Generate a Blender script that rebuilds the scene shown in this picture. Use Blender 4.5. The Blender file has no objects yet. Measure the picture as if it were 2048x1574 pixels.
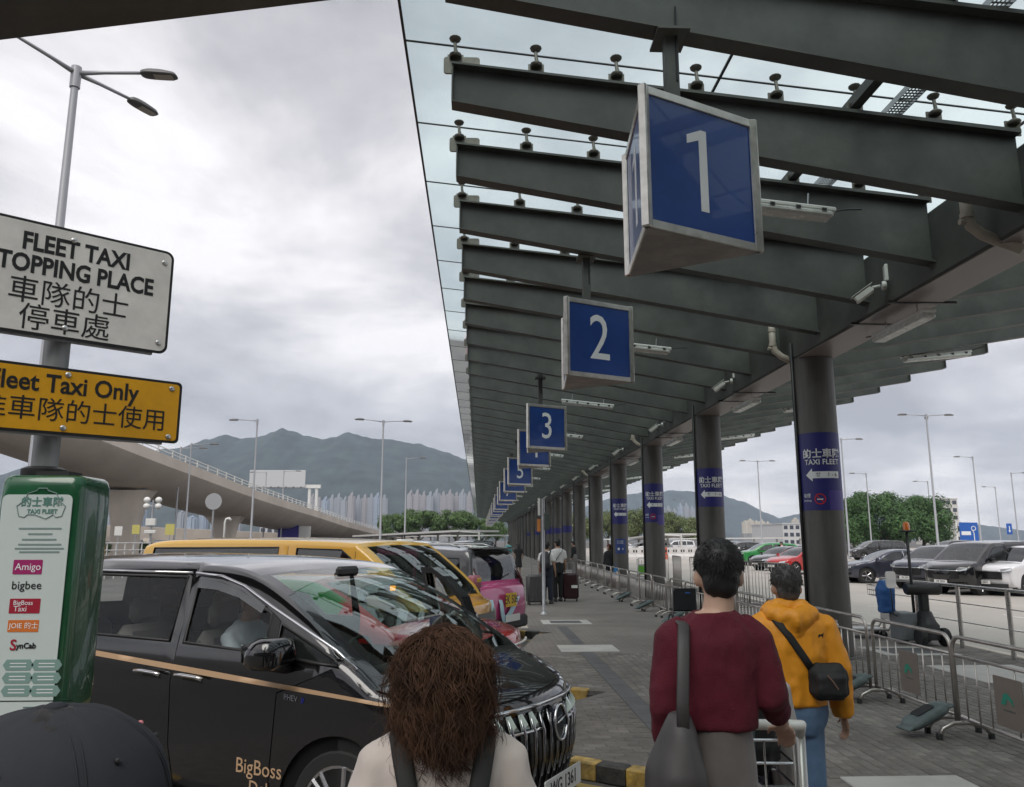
import bpy, bmesh, math, random
from math import sin, cos, tan, pi, radians, sqrt, atan2, atan, floor, hypot
from mathutils import Vector, Matrix, noise
from mathutils.geometry import delaunay_2d_cdt
random.seed(7)
S = bpy.context.scene
COL = S.collection
# ------------------------------------------------------------------ camera, sky, sun, exposure
CAM_H = 1.75
FPX, CX, CY = 1600.0, 1024.0, 787.0
PITCH = atan(293 / FPX)
YAW = atan(67 / FPX * cos(PITCH))
cd = bpy.data.cameras.new('camera'); cam = bpy.data.objects.new('camera', cd); COL.objects.link(cam)
cd.sensor_width = 36.0; cd.lens = FPX / 2048 * 36; cd.clip_start = 0.05; cd.clip_end = 20000
cam.location = (0, 0, CAM_H); cam.rotation_euler = (pi / 2 + PITCH, 0, -YAW)
S.camera = cam
S.view_settings.view_transform = 'Standard'; S.view_settings.look = 'None'
S.view_settings.exposure = 0.5; S.view_settings.gamma = 1.0; S.view_settings.use_curve_mapping = False
S.render.engine = 'CYCLES'
S.cycles.use_denoising = True
S.cycles.max_bounces = 8; S.cycles.transparent_max_bounces = 16; S.cycles.volume_bounces = 2
S.cycles.caustics_reflective = False; S.cycles.caustics_refractive = False
S.cycles.sample_clamp_indirect = 4.0

SUN_EL, SUN_AZ = radians(52), radians(-160)      # azimuth from +Y towards +X
W = bpy.data.worlds.new('World'); S.world = W; W.use_nodes = True
nt = W.node_tree; nt.nodes.clear()
def wn(t, **k):
    n = nt.nodes.new(t)
    for a, b in k.items(): setattr(n, a, b)
    return n
def wl(a, b): nt.links.new(a, b)
out = wn('ShaderNodeOutputWorld'); bg = wn('ShaderNodeBackground'); bg.inputs[1].default_value = 0.10
sky = wn('ShaderNodeTexSky', sky_type='NISHITA'); sky.sun_disc = False
sky.sun_elevation = SUN_EL; sky.sun_rotation = SUN_AZ; sky.air_density = 1.0; sky.dust_density = 2.0
tc = wn('ShaderNodeTexCoord'); sep = wn('ShaderNodeSeparateXYZ'); wl(tc.outputs['Generated'], sep.inputs[0])
def mth(op, a, b=None):
    n = wn('ShaderNodeMath', operation=op)
    for i, v in enumerate((a, b)):
        if v is None: continue
        if isinstance(v, (int, float)): n.inputs[i].default_value = v
        else: wl(v, n.inputs[i])
    return n.outputs[0]
zz = mth('ADD', mth('MAXIMUM', sep.outputs[2], 0.0), 0.28)
cmb = wn('ShaderNodeCombineXYZ'); wl(mth('DIVIDE', sep.outputs[0], zz), cmb.inputs[0]); wl(mth('DIVIDE', sep.outputs[1], zz), cmb.inputs[1])
cmb.inputs[2].default_value = 3.7
n1 = wn('ShaderNodeTexNoise'); n1.inputs['Scale'].default_value = 1.7; n1.inputs['Detail'].default_value = 7; n1.inputs['Roughness'].default_value = 0.58; n1.inputs['Distortion'].default_value = 0.25
wl(cmb.outputs[0], n1.inputs['Vector'])
n2 = wn('ShaderNodeTexNoise'); n2.inputs['Scale'].default_value = 0.9; n2.inputs['Detail'].default_value = 3
wl(cmb.outputs[0], n2.inputs['Vector'])
mixn = mth('ADD', mth('MULTIPLY', n1.outputs[0], 0.62), mth('MULTIPLY', n2.outputs[0], 0.38))
cr = wn('ShaderNodeValToRGB'); wl(mixn, cr.inputs[0])
e = cr.color_ramp.elements
e[0].position = 0.39; e[0].color = (3.35, 3.28, 3.46, 1)
e[1].position = 0.60; e[1].color = (8.5, 8.2, 8.2, 1)
m = cr.color_ramp.elements.new(0.49); m.color = (5.2, 5.08, 5.25, 1)
mx = wn('ShaderNodeMix', data_type='RGBA'); mx.inputs[0].default_value = 0.93
wl(sky.outputs[0], mx.inputs[6]); wl(cr.outputs[0], mx.inputs[7])
wl(mx.outputs[2], bg.inputs[0]); wl(bg.outputs[0], out.inputs[0])

sd = bpy.data.lights.new('sun', 'SUN'); sd.energy = 1.5; sd.angle = radians(40); sd.color = (1, 0.96, 0.9)
so = bpy.data.objects.new('sun', sd); COL.objects.link(so)
dv = Vector((sin(SUN_AZ) * cos(SUN_EL), cos(SUN_AZ) * cos(SUN_EL), sin(SUN_EL)))
so.rotation_euler = dv.to_track_quat('Z', 'Y').to_euler()

# ------------------------------------------------------------------ pixel -> world helpers (used only to find real places)
_f = Vector((sin(YAW) * cos(PITCH), cos(YAW) * cos(PITCH), sin(PITCH)))
_r = Vector((cos(YAW), -sin(YAW), 0)); _u = _r.cross(_f); _C = Vector((0, 0, CAM_H))
def ray(x, y): return _f + _r * ((x - CX) / FPX) - _u * ((y - CY) / FPX)
def on_z(x, y, z=0.0):
    d = ray(x, y); return _C + d * ((z - CAM_H) / d.z)
def at_y(x, y, Y):
    d = ray(x, y); return _C + d * (Y / d.y)

# ------------------------------------------------------------------ materials
MATS = {}
def lin(c):
    return tuple((v / 12.92 if v <= 0.04045 else ((v + 0.055) / 1.055) ** 2.4) for v in c)
def mat(name, col, rough=0.5, metal=0.0, var=0.0, vscale=6.0, bump=0.0, bscale=40.0, coat=0.0, spec=0.5, emit=None, col2=None, stretch=None, sheen=0.0, dirt=None):
    """Principled material; var mixes the colour with a lighter / darker (or second) tone by object-space noise, bump adds fine relief."""
    if name in MATS: return MATS[name]
    M = bpy.data.materials.new(name); M.use_nodes = True
    t = M.node_tree; p = t.nodes['Principled BSDF']
    p.inputs['Base Color'].default_value = (*col, 1); p.inputs['Roughness'].default_value = rough
    p.inputs['Metallic'].default_value = metal; p.inputs['Specular IOR Level'].default_value = spec
    if coat: p.inputs['Coat Weight'].default_value = coat; p.inputs['Coat Roughness'].default_value = 0.03
    if sheen: p.inputs['Sheen Weight'].default_value = sheen
    if emit: p.inputs['Emission Color'].default_value = (*emit[:3], 1); p.inputs['Emission Strength'].default_value = emit[3]
    if var or bump:
        c = t.nodes.new('ShaderNodeTexCoord'); vec = c.outputs['Object']
        if stretch:
            mp = t.nodes.new('ShaderNodeMapping'); mp.inputs['Scale'].default_value = stretch
            t.links.new(vec, mp.inputs[0]); vec = mp.outputs[0]
    if var:
        n = t.nodes.new('ShaderNodeTexNoise'); n.inputs['Scale'].default_value = vscale; n.inputs['Detail'].default_value = 6; n.inputs['Roughness'].default_value = 0.62
        t.links.new(vec, n.inputs['Vector'])
        r = t.nodes.new('ShaderNodeValToRGB'); r.color_ramp.elements[0].position = 0.32; r.color_ramp.elements[1].position = 0.68
        if col2 is None:
            a = [v * (1 - var) for v in col]; b = [min(1, v * (1 + var)) for v in col]
        else: a, b = col, col2
        r.color_ramp.elements[0].color = (*a, 1); r.color_ramp.elements[1].color = (*b, 1)
        t.links.new(n.outputs[0], r.inputs[0]); t.links.new(r.outputs[0], p.inputs['Base Color'])
        mr = t.nodes.new('ShaderNodeMapRange'); mr.inputs[3].default_value = max(0, rough - 0.08); mr.inputs[4].default_value = min(1, rough + 0.1)
        t.links.new(n.outputs[0], mr.inputs[0]); t.links.new(mr.outputs[0], p.inputs['Roughness'])
    if bump:
        n = t.nodes.new('ShaderNodeTexNoise'); n.inputs['Scale'].default_value = bscale; n.inputs['Detail'].default_value = 4
        t.links.new(vec, n.inputs['Vector'])
        b = t.nodes.new('ShaderNodeBump'); b.inputs['Strength'].default_value = bump; b.inputs['Distance'].default_value = 0.02
        t.links.new(n.outputs[0], b.inputs['Height']); t.links.new(b.outputs[0], p.inputs['Normal'])
    if dirt:
        ge = t.nodes.new('ShaderNodeNewGeometry'); n = t.nodes.new('ShaderNodeTexNoise'); n.inputs['Scale'].default_value = dirt[0]; n.inputs['Detail'].default_value = 9; n.inputs['Roughness'].default_value = .68
        mp = t.nodes.new('ShaderNodeMapping'); mp.inputs['Scale'].default_value = dirt[2] if len(dirt) > 2 else (1, 1, 1); t.links.new(ge.outputs['Position'], mp.inputs[0]); t.links.new(mp.outputs[0], n.inputs['Vector'])
        r = t.nodes.new('ShaderNodeMapRange'); r.inputs[1].default_value = .40; r.inputs[2].default_value = .66; r.inputs[3].default_value = 1 - dirt[1]; r.inputs[4].default_value = 1 + dirt[1] * .25; t.links.new(n.outputs[0], r.inputs[0])
        vm = t.nodes.new('ShaderNodeVectorMath'); vm.operation = 'SCALE'; t.links.new(r.outputs[0], vm.inputs[3])
        src = p.inputs['Base Color'].links[0].from_socket if p.inputs['Base Color'].links else None
        if src: t.links.new(src, vm.inputs[0])
        else: vm.inputs[0].default_value = col
        t.links.new(vm.outputs[0], p.inputs['Base Color'])
    MATS[name] = M; return M
def glass(name, tint, refl=0.06, rough=0.02, dirt=0.0, ior=1.5):
    """Thin pane: tinted see-through mixed with a mirror by viewing angle."""
    if name in MATS: return MATS[name]
    M = bpy.data.materials.new(name); M.use_nodes = True; t = M.node_tree; t.nodes.clear()
    o = t.nodes.new('ShaderNodeOutputMaterial'); tr = t.nodes.new('ShaderNodeBsdfTransparent'); tr.inputs[0].default_value = (*tint, 1)
    gl = t.nodes.new('ShaderNodeBsdfGlossy'); gl.inputs['Roughness'].default_value = rough; gl.inputs[0].default_value = (.95, .97, .97, 1)
    fr = t.nodes.new('ShaderNodeFresnel'); fr.inputs[0].default_value = ior
    ad = t.nodes.new('ShaderNodeMath'); ad.operation = 'ADD'; ad.inputs[1].default_value = refl; t.links.new(fr.outputs[0], ad.inputs[0])
    mxx = t.nodes.new('ShaderNodeMixShader'); t.links.new(ad.outputs[0], mxx.inputs[0]); t.links.new(tr.outputs[0], mxx.inputs[1]); t.links.new(gl.outputs[0], mxx.inputs[2])
    last = mxx.outputs[0]
    if dirt:
        df = t.nodes.new('ShaderNodeBsdfTranslucent'); df.inputs[0].default_value = (.66, .72, .74, 1)
        tcn = t.nodes.new('ShaderNodeTexCoord'); nz = t.nodes.new('ShaderNodeTexNoise'); nz.inputs['Scale'].default_value = .8; nz.inputs['Detail'].default_value = 8
        t.links.new(tcn.outputs['Object'], nz.inputs['Vector'])
        mu = t.nodes.new('ShaderNodeMath'); mu.operation = 'MULTIPLY'; mu.inputs[1].default_value = dirt * 2; t.links.new(nz.outputs[0], mu.inputs[0])
        m2 = t.nodes.new('ShaderNodeMixShader'); t.links.new(mu.outputs[0], m2.inputs[0]); t.links.new(last, m2.inputs[1]); t.links.new(df.outputs[0], m2.inputs[2]); last = m2.outputs[0]
    t.links.new(last, o.inputs[0]); MATS[name] = M; return M

# ------------------------------------------------------------------ mesh helpers
class MB:
    """Collects vertices and faces of ONE object."""
    def __init__(s): s.v = []; s.f = []
    def add(s, vs, fs):
        o = len(s.v); s.v += [tuple(p) for p in vs]; s.f += [tuple(i + o for i in f) for f in fs]; return s
    def box(s, c, d, rz=0.0, bev=0.0, M=None):
        x, y, z = d[0] / 2, d[1] / 2, d[2] / 2
        if bev:
            b = min(bev, x * .9, y * .9, z * .9); vs = []; n = []
            for k, (zz, i) in enumerate(((-z, b), (-z + b, 0), (z - b, 0), (z, b))):
                for px, py in ((x - i, y - i - (b if not i else 0)), (x - i - (b if not i else 0), y - i), (-x + i + (b if not i else 0), y - i), (-x + i, y - i - (b if not i else 0)), (-x + i, -y + i + (b if not i else 0)), (-x + i + (b if not i else 0), -y + i), (x - i - (b if not i else 0), -y + i), (x - i, -y + i + (b if not i else 0))):
                    vs.append((px, py, zz))
            fs = [tuple(range(7, -1, -1)), tuple(range(24, 32))]
            for k in range(3):
                for i in range(8): fs.append((k * 8 + i, k * 8 + (i + 1) % 8, k * 8 + 8 + (i + 1) % 8, k * 8 + 8 + i))
        else:
            vs = [(a * x, b2 * y, c2 * z) for c2 in (-1, 1) for b2 in (-1, 1) for a in (-1, 1)]
            fs = [(0, 2, 3, 1), (4, 5, 7, 6), (0, 1, 5, 4), (2, 6, 7, 3), (0, 4, 6, 2), (1, 3, 7, 5)]
        if M is None: M = Matrix.Translation(c) @ Matrix.Rotation(rz, 4, 'Z')
        else: M = Matrix.Translation(c) @ M.to_4x4()
        return s.add([M @ Vector(p) for p in vs], fs)
    def tube(s, pts, r, n=8, cap=True, closed=False):
        """Tube along a path; r is a number or a list, each radius may be (ra, rb)."""
        pts = [Vector(p) for p in pts]; k = len(pts); o = len(s.v)
        rs = r if isinstance(r, (list, tuple)) and len(r) == k and not (k == 2 and False) else [r] * k
        up = None
        for i, p in enumerate(pts):
            a = pts[(i - 1) % k] if (i or closed) else p; b = pts[(i + 1) % k] if (i < k - 1 or closed) else p
            t = (b - a)
            if t.length < 1e-9: t = Vector((0, 0, 1))
            t.normalize()
            if up is None:
                up = Vector((0, 0, 1)) if abs(t.z) < .9 else Vector((0, 1, 0))
            sx = t.cross(up)
            if sx.length < 1e-6: sx = t.orthogonal()
            sx.normalize(); up2 = sx.cross(t).normalized(); up = up2
            ra, rb = rs[i] if isinstance(rs[i], (tuple, list)) else (rs[i], rs[i])
            for j in range(n):
                a2 = 2 * pi * j / n; s.v.append(tuple(p + sx * (ra * cos(a2)) + up2 * (rb * sin(a2))))
        m = k if closed else k - 1
        for i in range(m):
            i2 = (i + 1) % k
            for j in range(n):
                j2 = (j + 1) % n; s.f.append((o + i * n + j, o + i * n + j2, o + i2 * n + j2, o + i2 * n + j))
        if cap and not closed:
            s.f.append(tuple(o + j for j in range(n - 1, -1, -1))); s.f.append(tuple(o + (k - 1) * n + j for j in range(n)))
        return s
    def lathe(s, prof, n=20, c=(0, 0, 0), axis='Z', M=None):
        """prof: (radius, height) list."""
        vs = []; fs = []
        for r, h in prof:
            for j in range(n):
                a = 2 * pi * j / n; vs.append((r * cos(a), r * sin(a), h))
        for i in range(len(prof) - 1):
            for j in range(n):
                j2 = (j + 1) % n; fs.append((i * n + j, i * n + j2, i * n + n + j2, i * n + n + j))
        if prof[0] != prof[-1]: fs.append(tuple(range(n - 1, -1, -1))); fs.append(tuple((len(prof) - 1) * n + j for j in range(n)))
        if M is None:
            M = Matrix.Identity(4)
            if axis == 'Y': M = Matrix.Rotation(-pi / 2, 4, 'X')
            if axis == 'X': M = Matrix.Rotation(pi / 2, 4, 'Y')
        M = Matrix.Translation(c) @ M.to_4x4()
        return s.add([M @ Vector(p) for p in vs], fs)
    def ell(s, c, r, nu=12, nv=8, M=None):
        vs = []; fs = []
        for i in range(1, nv):
            t = pi * i / nv
            for j in range(nu):
                a = 2 * pi * j / nu; vs.append((r[0] * sin(t) * cos(a), r[1] * sin(t) * sin(a), r[2] * cos(t)))
        for i in range(nv - 2):
            for j in range(nu):
                j2 = (j + 1) % nu; fs.append((i * nu + j, i * nu + nu + j, i * nu + nu + j2, i * nu + j2))
        a = len(vs); vs += [(0, 0, r[2]), (0, 0, -r[2])]
        for j in range(nu):
            j2 = (j + 1) % nu; fs.append((a, j, j2)); fs.append((a + 1, (nv - 2) * nu + j2, (nv - 2) * nu + j))
        Mt = Matrix.Translation(c) @ (M.to_4x4() if M else Matrix.Identity(4))
        return s.add([Mt @ Vector(p) for p in vs], fs)
    def rings(s, rs, n=20):
        """Closed stack of horizontal ellipses (z, cx, cy, rx, ry[, power])."""
        o = len(s.v)
        for q in rs:
            z, cx, cy, rx, ry = q[:5]; pw = q[5] if len(q) > 5 else 1.0
            for j in range(n):
                a = 2 * pi * j / n; ca, sa = cos(a), sin(a)
                s.v.append((cx + rx * math.copysign(abs(ca) ** pw, ca), cy + ry * math.copysign(abs(sa) ** pw, sa), z))
        for i in range(len(rs) - 1):
            for j in range(n):
                j2 = (j + 1) % n; s.f.append((o + i * n + j, o + i * n + j2, o + i * n + n + j2, o + i * n + n + j))
        s.f.append(tuple(o + j for j in range(n - 1, -1, -1))); s.f.append(tuple(o + (len(rs) - 1) * n + j for j in range(n)))
        return s
    def prism(s, poly, t0, t1, M=None):
        """Flat outline (x, y) extruded from t0 to t1 along the local z of M."""
        n = len(poly); M = (M.to_4x4() if M is not None else Matrix.Identity(4))
        vs = [M @ Vector((x, y, t0)) for x, y in poly] + [M @ Vector((x, y, t1)) for x, y in poly]
        fs = [tuple(range(n - 1, -1, -1)), tuple(range(n, 2 * n))] + [(i, (i + 1) % n, n + (i + 1) % n, n + i) for i in range(n)]
        return s.add(vs, fs)
    def mesh(s, name, m=None, smooth=False):
        me = bpy.data.meshes.new(name); me.from_pydata(s.v, [], s.f); me.validate(); me.update()
        if m: me.materials.append(m)
        if smooth: sm(me, smooth)
        return me
    def build(s, name, m, parent=None, smooth=False, loc=None, rz=0.0):
        return link(name, s.mesh(name, m, smooth), parent, loc, rz)
def sm(me, ang=True):
    me.polygons.foreach_set('use_smooth', [True] * len(me.polygons))
    if ang is not True: me.set_sharp_from_angle(angle=radians(ang))
def link(name, me, parent=None, loc=None, rz=0.0):
    o = bpy.data.objects.new(name, me); COL.objects.link(o)
    if parent is not None: o.parent = parent
    if loc is not None: o.location = loc
    if rz: o.rotation_euler = (0, 0, rz)
    return o
def tag(o, label, cat, group=None, kind=None):
    o['label'] = label; o['category'] = cat
    if group: o['group'] = group
    if kind: o['kind'] = kind
    return o
def thing(name, label, cat, loc=(0, 0, 0), rz=0.0, group=None):
    return tag(link(name, None, None, loc, rz), label, cat, group)
def setting(o, kind='structure', label=None):
    o['kind'] = kind
    if label: o['label'] = label
    return o
def copy_tree(o, parent=None):
    c = o.copy(); COL.objects.link(c); c.parent = parent
    for ch in list(o.children): copy_tree(ch, c)
    return c
ORD = ['first', 'second', 'third', 'fourth', 'fifth', 'sixth', 'seventh', 'eighth', 'ninth', 'tenth', 'eleventh', 'twelfth', 'thirteenth', 'fourteenth', 'fifteenth', 'sixteenth', 'seventeenth', 'eighteenth', 'nineteenth', 'twentieth', 'twenty-first', 'twenty-second', 'twenty-third', 'twenty-fourth', 'twenty-fifth', 'twenty-sixth', 'twenty-seventh', 'twenty-eighth']
TMPS = bpy.data.scenes.new('scratch')          # small scene for evaluating text and modifiers quickly; removed at the end
def evaluated_mesh(ob):
    TMPS.collection.objects.link(ob); vl = TMPS.view_layers[0]; vl.update(); dg = vl.depsgraph; dg.update()
    return bpy.data.meshes.new_from_object(ob.evaluated_get(dg), depsgraph=dg)
def text_mb(body, size, M, depth=0.002, ax='CENTER', bold=0.0, sx=1.0, space=1.0, fn=None):
    """Lettering as thin solid geometry; M maps the text plane (x right, y up, z out)."""
    cu = bpy.data.curves.new('lettering', 'FONT'); cu.body = body; cu.size = size; cu.align_x = ax; cu.align_y = 'CENTER'
    cu.extrude = depth / 2; cu.offset = bold; cu.resolution_u = 3; cu.space_character = space
    ob = bpy.data.objects.new('lettering', cu)
    me = evaluated_mesh(ob); b = MB()
    if fn: vs = [fn(v.co.x * sx, v.co.y, v.co.z) for v in me.vertices]
    else: vs = [M @ Vector((v.co.x * sx, v.co.y, v.co.z + depth / 2)) for v in me.vertices]
    b.add(vs, [tuple(p.vertices) for p in me.polygons])
    bpy.data.objects.remove(ob); bpy.data.curves.remove(cu); bpy.data.meshes.remove(me)
    return b
def plane_M(origin, right, up):
    r = Vector(right).normalized(); u = Vector(up).normalized(); n = r.cross(u)
    M = Matrix((r, u, n)).transposed().to_4x4(); M.translation = Vector(origin); return M
def rrect(w, h, r, n=5, cx=0, cy=0):
    p = []
    for sx, sy, a0 in ((1, 1, 0), (-1, 1, 90), (-1, -1, 180), (1, -1, 270)):
        for i in range(n + 1):
            a = radians(a0 + 90 * i / n); p.append((cx + sx * (w / 2 - r) + r * cos(a), cy + sy * (h / 2 - r) + r * sin(a)))
    return p
def remesh(b, vox, smooth=4, fac=.5):
    """Union of the overlapping closed shapes in b as one continuous surface."""
    me = b.mesh('tmp'); ob = bpy.data.objects.new('tmp', me)
    r = ob.modifiers.new('r', 'REMESH'); r.mode = 'VOXEL'; r.voxel_size = vox
    if smooth:
        q = ob.modifiers.new('s', 'SMOOTH'); q.factor = fac; q.iterations = smooth
    me2 = evaluated_mesh(ob)
    bpy.data.objects.remove(ob); bpy.data.meshes.remove(me)
    sm(me2); return me2
def put(name, me, m, parent=None):
    me.name = name; me.materials.clear(); me.materials.append(m); return link(name, me, parent)
def wrinkle(me, amp, sc, seed=0.0, st=(1, 1, 1)):
    """Cloth folds: moves vertices along their normals by stretched noise."""
    me.update(); ns = [v.normal.copy() for v in me.vertices]
    for v, n in zip(me.vertices, ns):
        p = Vector((v.co.x * st[0], v.co.y * st[1], v.co.z * st[2])) * sc + Vector((seed, seed * 1.7, seed * .3))
        a = noise.noise(p); b = noise.noise(p * 2.3 + Vector((5, 1, 9)))
        v.co += n * (amp * ((1 - abs(a) * 2.2) * .6 + b * .5))
    me.update(); return me
# shared materials
STEEL = mat('stainless_steel', (.62, .61, .59), .28, 1.0, var=.12, vscale=9)
CHROME = mat('chrome', (.75, .75, .76), .08, 1.0)
RUBBER = mat('black_rubber', (.018, .018, .019), .75, var=.25, vscale=30)
BLACKP = mat('black_plastic', (.02, .02, .021), .5, var=.2, vscale=12)
GREYP = mat('grey_plastic', (.16, .17, .18), .5, var=.12)
WHITEP = mat('white_enamel', (.72, .72, .69), .35, var=.06)
GALV = mat('galvanised_steel', (.42, .43, .44), .42, .75, var=.14, vscale=7)
INK = mat('black_lettering', (.012, .012, .013), .45)
INKW = mat('white_lettering', (.78, .79, .80), .4)
# ================================================================== ground, pavement, kerbs
def brick_mat(name, c1, c2, cm, bw, bh, rot=0.0, bump=.25, rough=.8, spec=.3):
    M = bpy.data.materials.new(name); M.use_nodes = True; t = M.node_tree; p = t.nodes['Principled BSDF']; p.inputs['Roughness'].default_value = rough; p.inputs['Specular IOR Level'].default_value = spec
    c = t.nodes.new('ShaderNodeTexCoord'); mp = t.nodes.new('ShaderNodeMapping'); mp.inputs['Rotation'].default_value = (0, 0, rot); t.links.new(c.outputs['Object'], mp.inputs[0])
    b = t.nodes.new('ShaderNodeTexBrick'); b.inputs['Color1'].default_value = (*c1, 1); b.inputs['Color2'].default_value = (*c2, 1); b.inputs['Mortar'].default_value = (*cm, 1)
    b.inputs['Scale'].default_value = 1; b.inputs['Mortar Size'].default_value = .006; b.inputs['Brick Width'].default_value = bw; b.inputs['Row Height'].default_value = bh
    t.links.new(mp.outputs[0], b.inputs['Vector'])
    n = t.nodes.new('ShaderNodeTexNoise'); n.inputs['Scale'].default_value = .55; n.inputs['Detail'].default_value = 9; n.inputs['Roughness'].default_value = .65; t.links.new(c.outputs['Object'], n.inputs['Vector'])
    mr = t.nodes.new('ShaderNodeMapRange'); mr.inputs[1].default_value = .3; mr.inputs[2].default_value = .7; mr.inputs[3].default_value = .72; mr.inputs[4].default_value = 1.25; t.links.new(n.outputs[0], mr.inputs[0])
    mm = t.nodes.new('ShaderNodeVectorMath'); mm.operation = 'SCALE'; t.links.new(b.outputs[0], mm.inputs[0]); t.links.new(mr.outputs[0], mm.inputs[3]); t.links.new(mm.outputs[0], p.inputs['Base Color'])
    bp = t.nodes.new('ShaderNodeBump'); bp.inputs['Strength'].default_value = bump; bp.inputs['Distance'].default_value = .01; t.links.new(b.outputs['Fac'], bp.inputs['Height']); bp.invert = True; t.links.new(bp.outputs[0], p.inputs['Normal'])
    return M
ASPH = mat('asphalt', (.11, .105, .10), .85, var=.3, vscale=.5, bump=.5, bscale=60)
CONC = mat('car_park_concrete', (.42, .39, .355), .85, var=.14, vscale=.12, bump=.25, bscale=20)
WALLC = mat('fair_faced_concrete', (.62, .55, .475), .8, var=.12, vscale=.25, bump=.15, bscale=3)
JOINT = mat('sand_joint', (.15, .137, .125), .95, var=.3, vscale=8)
PAV = [mat('paver_tone_%s' % n, c, .78, var=.16, vscale=5, bump=.35, bscale=70, spec=.35, dirt=(.9, .34)) for n, c in zip('abcd', [(.195, .177, .161), (.207, .188, .172), (.182, .166, .152), (.238, .218, .20)])]
STRIP = mat('dark_granite', (.10, .10, .102), .7, var=.2, vscale=3, bump=.2)
SLAB = mat('pale_concrete_slab', (.42, .41, .385), .8, var=.14, vscale=1.5, bump=.2)
YEL = mat('worn_yellow_paint', (.62, .38, .055), .7, var=.5, vscale=5, col2=(.50, .36, .16), bump=.3, dirt=(6, .55))
BLK = mat('worn_black_paint', (.022, .022, .022), .65, var=.4, vscale=9, col2=(.075, .07, .065), bump=.3)
ROADY = mat('yellow_road_paint', (.55, .36, .08), .75, var=.4, vscale=4, col2=(.33, .25, .10))
WPAINT = mat('white_road_paint', (.62, .61, .58), .7, var=.2, vscale=2)

def sheet(poly, z, name, m):
    b = MB(); b.add([(x, y, z) for x, y in poly], [tuple(range(len(poly)))]); return b.build(name, m)
g = sheet([(-6000, -3000), (6000, -3000), (6000, 6500), (-6000, 6500)], -.134, 'ground', ASPH); setting(g)
r = sheet([(-60, -30), (1.0, -30), (1.0, 220), (-60, 220)], -.130, 'road', ASPH); setting(r)
cp = sheet([(8.3, -30), (190, -30), (190, 190), (8.3, 190)], -.128, 'car_park', CONC); setting(cp)
PAVE = [(8.2, -6), (8.2, 160), (.95, 160), (.95, 16.6), (.6, 16.36), (1.436, 15.92), (1.1, 15.6), (.62, 13.0), (.7, 10.2), (1.53, 9.85), (1.28, 9.55), (.95, 9.2), (.55, 7.08), (1.4, 6.49), (2.0, 6.08), (.45, 3.49), (-4, 6.06), (-4.6, -6)]
pv = MB().prism(PAVE, -.13, -.008).build('pavement', JOINT); setting(pv)
def inside(p, poly):
    x, y = p; c = False; j = len(poly) - 1
    for i in range(len(poly)):
        xi, yi = poly[i][:2]; xj, yj = poly[j][:2]
        if (yi > y) != (yj > y) and x < (xj - xi) * (y - yi) / (yj - yi) + xi: c = not c
        j = i
    return c
FARP = brick_mat('far_paving', (.195, .177, .161), (.207, .188, .172), (.16, .145, .133), .20, .10, rot=pi / 2)
fp = MB().add([(8.2, 13.0, 0), (8.2, 160, 0), (.95, 160, 0), (.95, 16.6, 0), (.6, 16.36, 0), (1.436, 15.92, 0), (1.1, 15.6, 0), (.62, 13.0, 0)], [(0, 1, 2, 3, 4, 5, 6, 7)]).build('paved_surface', FARP, pv)
# slabs and strips let into the paving
inlay = [((1.38, 2.42), (17.45, 18.35)), ((1.33, 2.28), (13.23, 14.04)), ((2.72, 3.62), (4.2, 6.32)), ((6.35, 7.6), (10.2, 11.6)), ((2.9, 3.35), (11.2, 12.2)), ((6.3, 7.5), (12.6, 13.6))]
def on_inlay(x, y, m=.0):
    return any(a - m < x < b + m and c - m < y < d + m for (a, b), (c, d) in inlay)
for i, ((a, b_), (c, d)) in enumerate(inlay):
    z1 = .004
    if i in (0, 5):
        q = MB()
        for bx, by, w, h in (((a + b_) / 2, c + .08, b_ - a, .16), ((a + b_) / 2, d - .08, b_ - a, .16), (a + .09, (c + d) / 2, .18, d - c - .32), (b_ - .09, (c + d) / 2, .18, d - c - .32)): q.box((bx, by, z1 / 2 - .01), (w, h, z1 + .02))
        o = q.build('cover_surround', SLAB, pv); MB().box(((a + b_) / 2, (c + d) / 2, -.005), (b_ - a - .37, d - c - .33, .012), bev=.003).build('cover_plate', STRIP, pv)
    else:
        MB().box(((a + b_) / 2, (c + d) / 2, z1 / 2 - .01), (b_ - a, d - c, z1 + .02), bev=.006).build('concrete_slab', SLAB, pv)
        if i == 1: MB().box(((a + b_) / 2, (c + d) / 2, .0045), (b_ - a - .3, d - c - .3, .003)).build('slab_lid', SLAB, pv)
k = 0
for j in range(36):
    y0 = 6.5 + j * .42
    if y0 > 16.9: break
    if on_inlay(1.73, y0 + .2, .0): continue
    (MB().box((1.73, y0 + .205, -.004), (.215, .41, .014), bev=.004)).build('strip_stone', STRIP, pv)
cand = []
PW, PL = .10, .20
rng = random.Random(3)
nx = 0
for ix in range(-40, 70):
    for iy in range(0, 112):
        # right of the strip: long side along Y; left: long side along X
        x = 1.84 + PW * (ix + .5); 
        if ix >= 0:
            y = 2.0 + PL * (iy + (.5 if ix % 2 else 0)); w, l = PW - .008, PL - .008
            if iy > 55: continue
        else:
            y = 2.0 + PW * (iy * 1.0 + .5 + 0); jx = ix; x = 1.62 - PL * (-ix - .5 + (.5 if iy % 2 else 0)); w, l = PL - .008, PW - .008
            if y > 13: continue
        if y > 13 or x > 8.1 or x < -1.5: continue
        if not all(inside((x + sx * w / 2, y + sy * l / 2), PAVE) for sx in (-1, 1) for sy in (-1, 1)): continue
        if on_inlay(x, y, .07): continue
        cand.append((x, y, w, l))
def seen(c): return 5.7 < c[1] < 9.5 and -.2 < c[0] < .66 * c[1] and not (2.0 < c[0] < 2.4 and c[1] < 6.2)
near = sorted([c for c in cand if seen(c)], key=lambda c: c[1])[:300]
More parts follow.
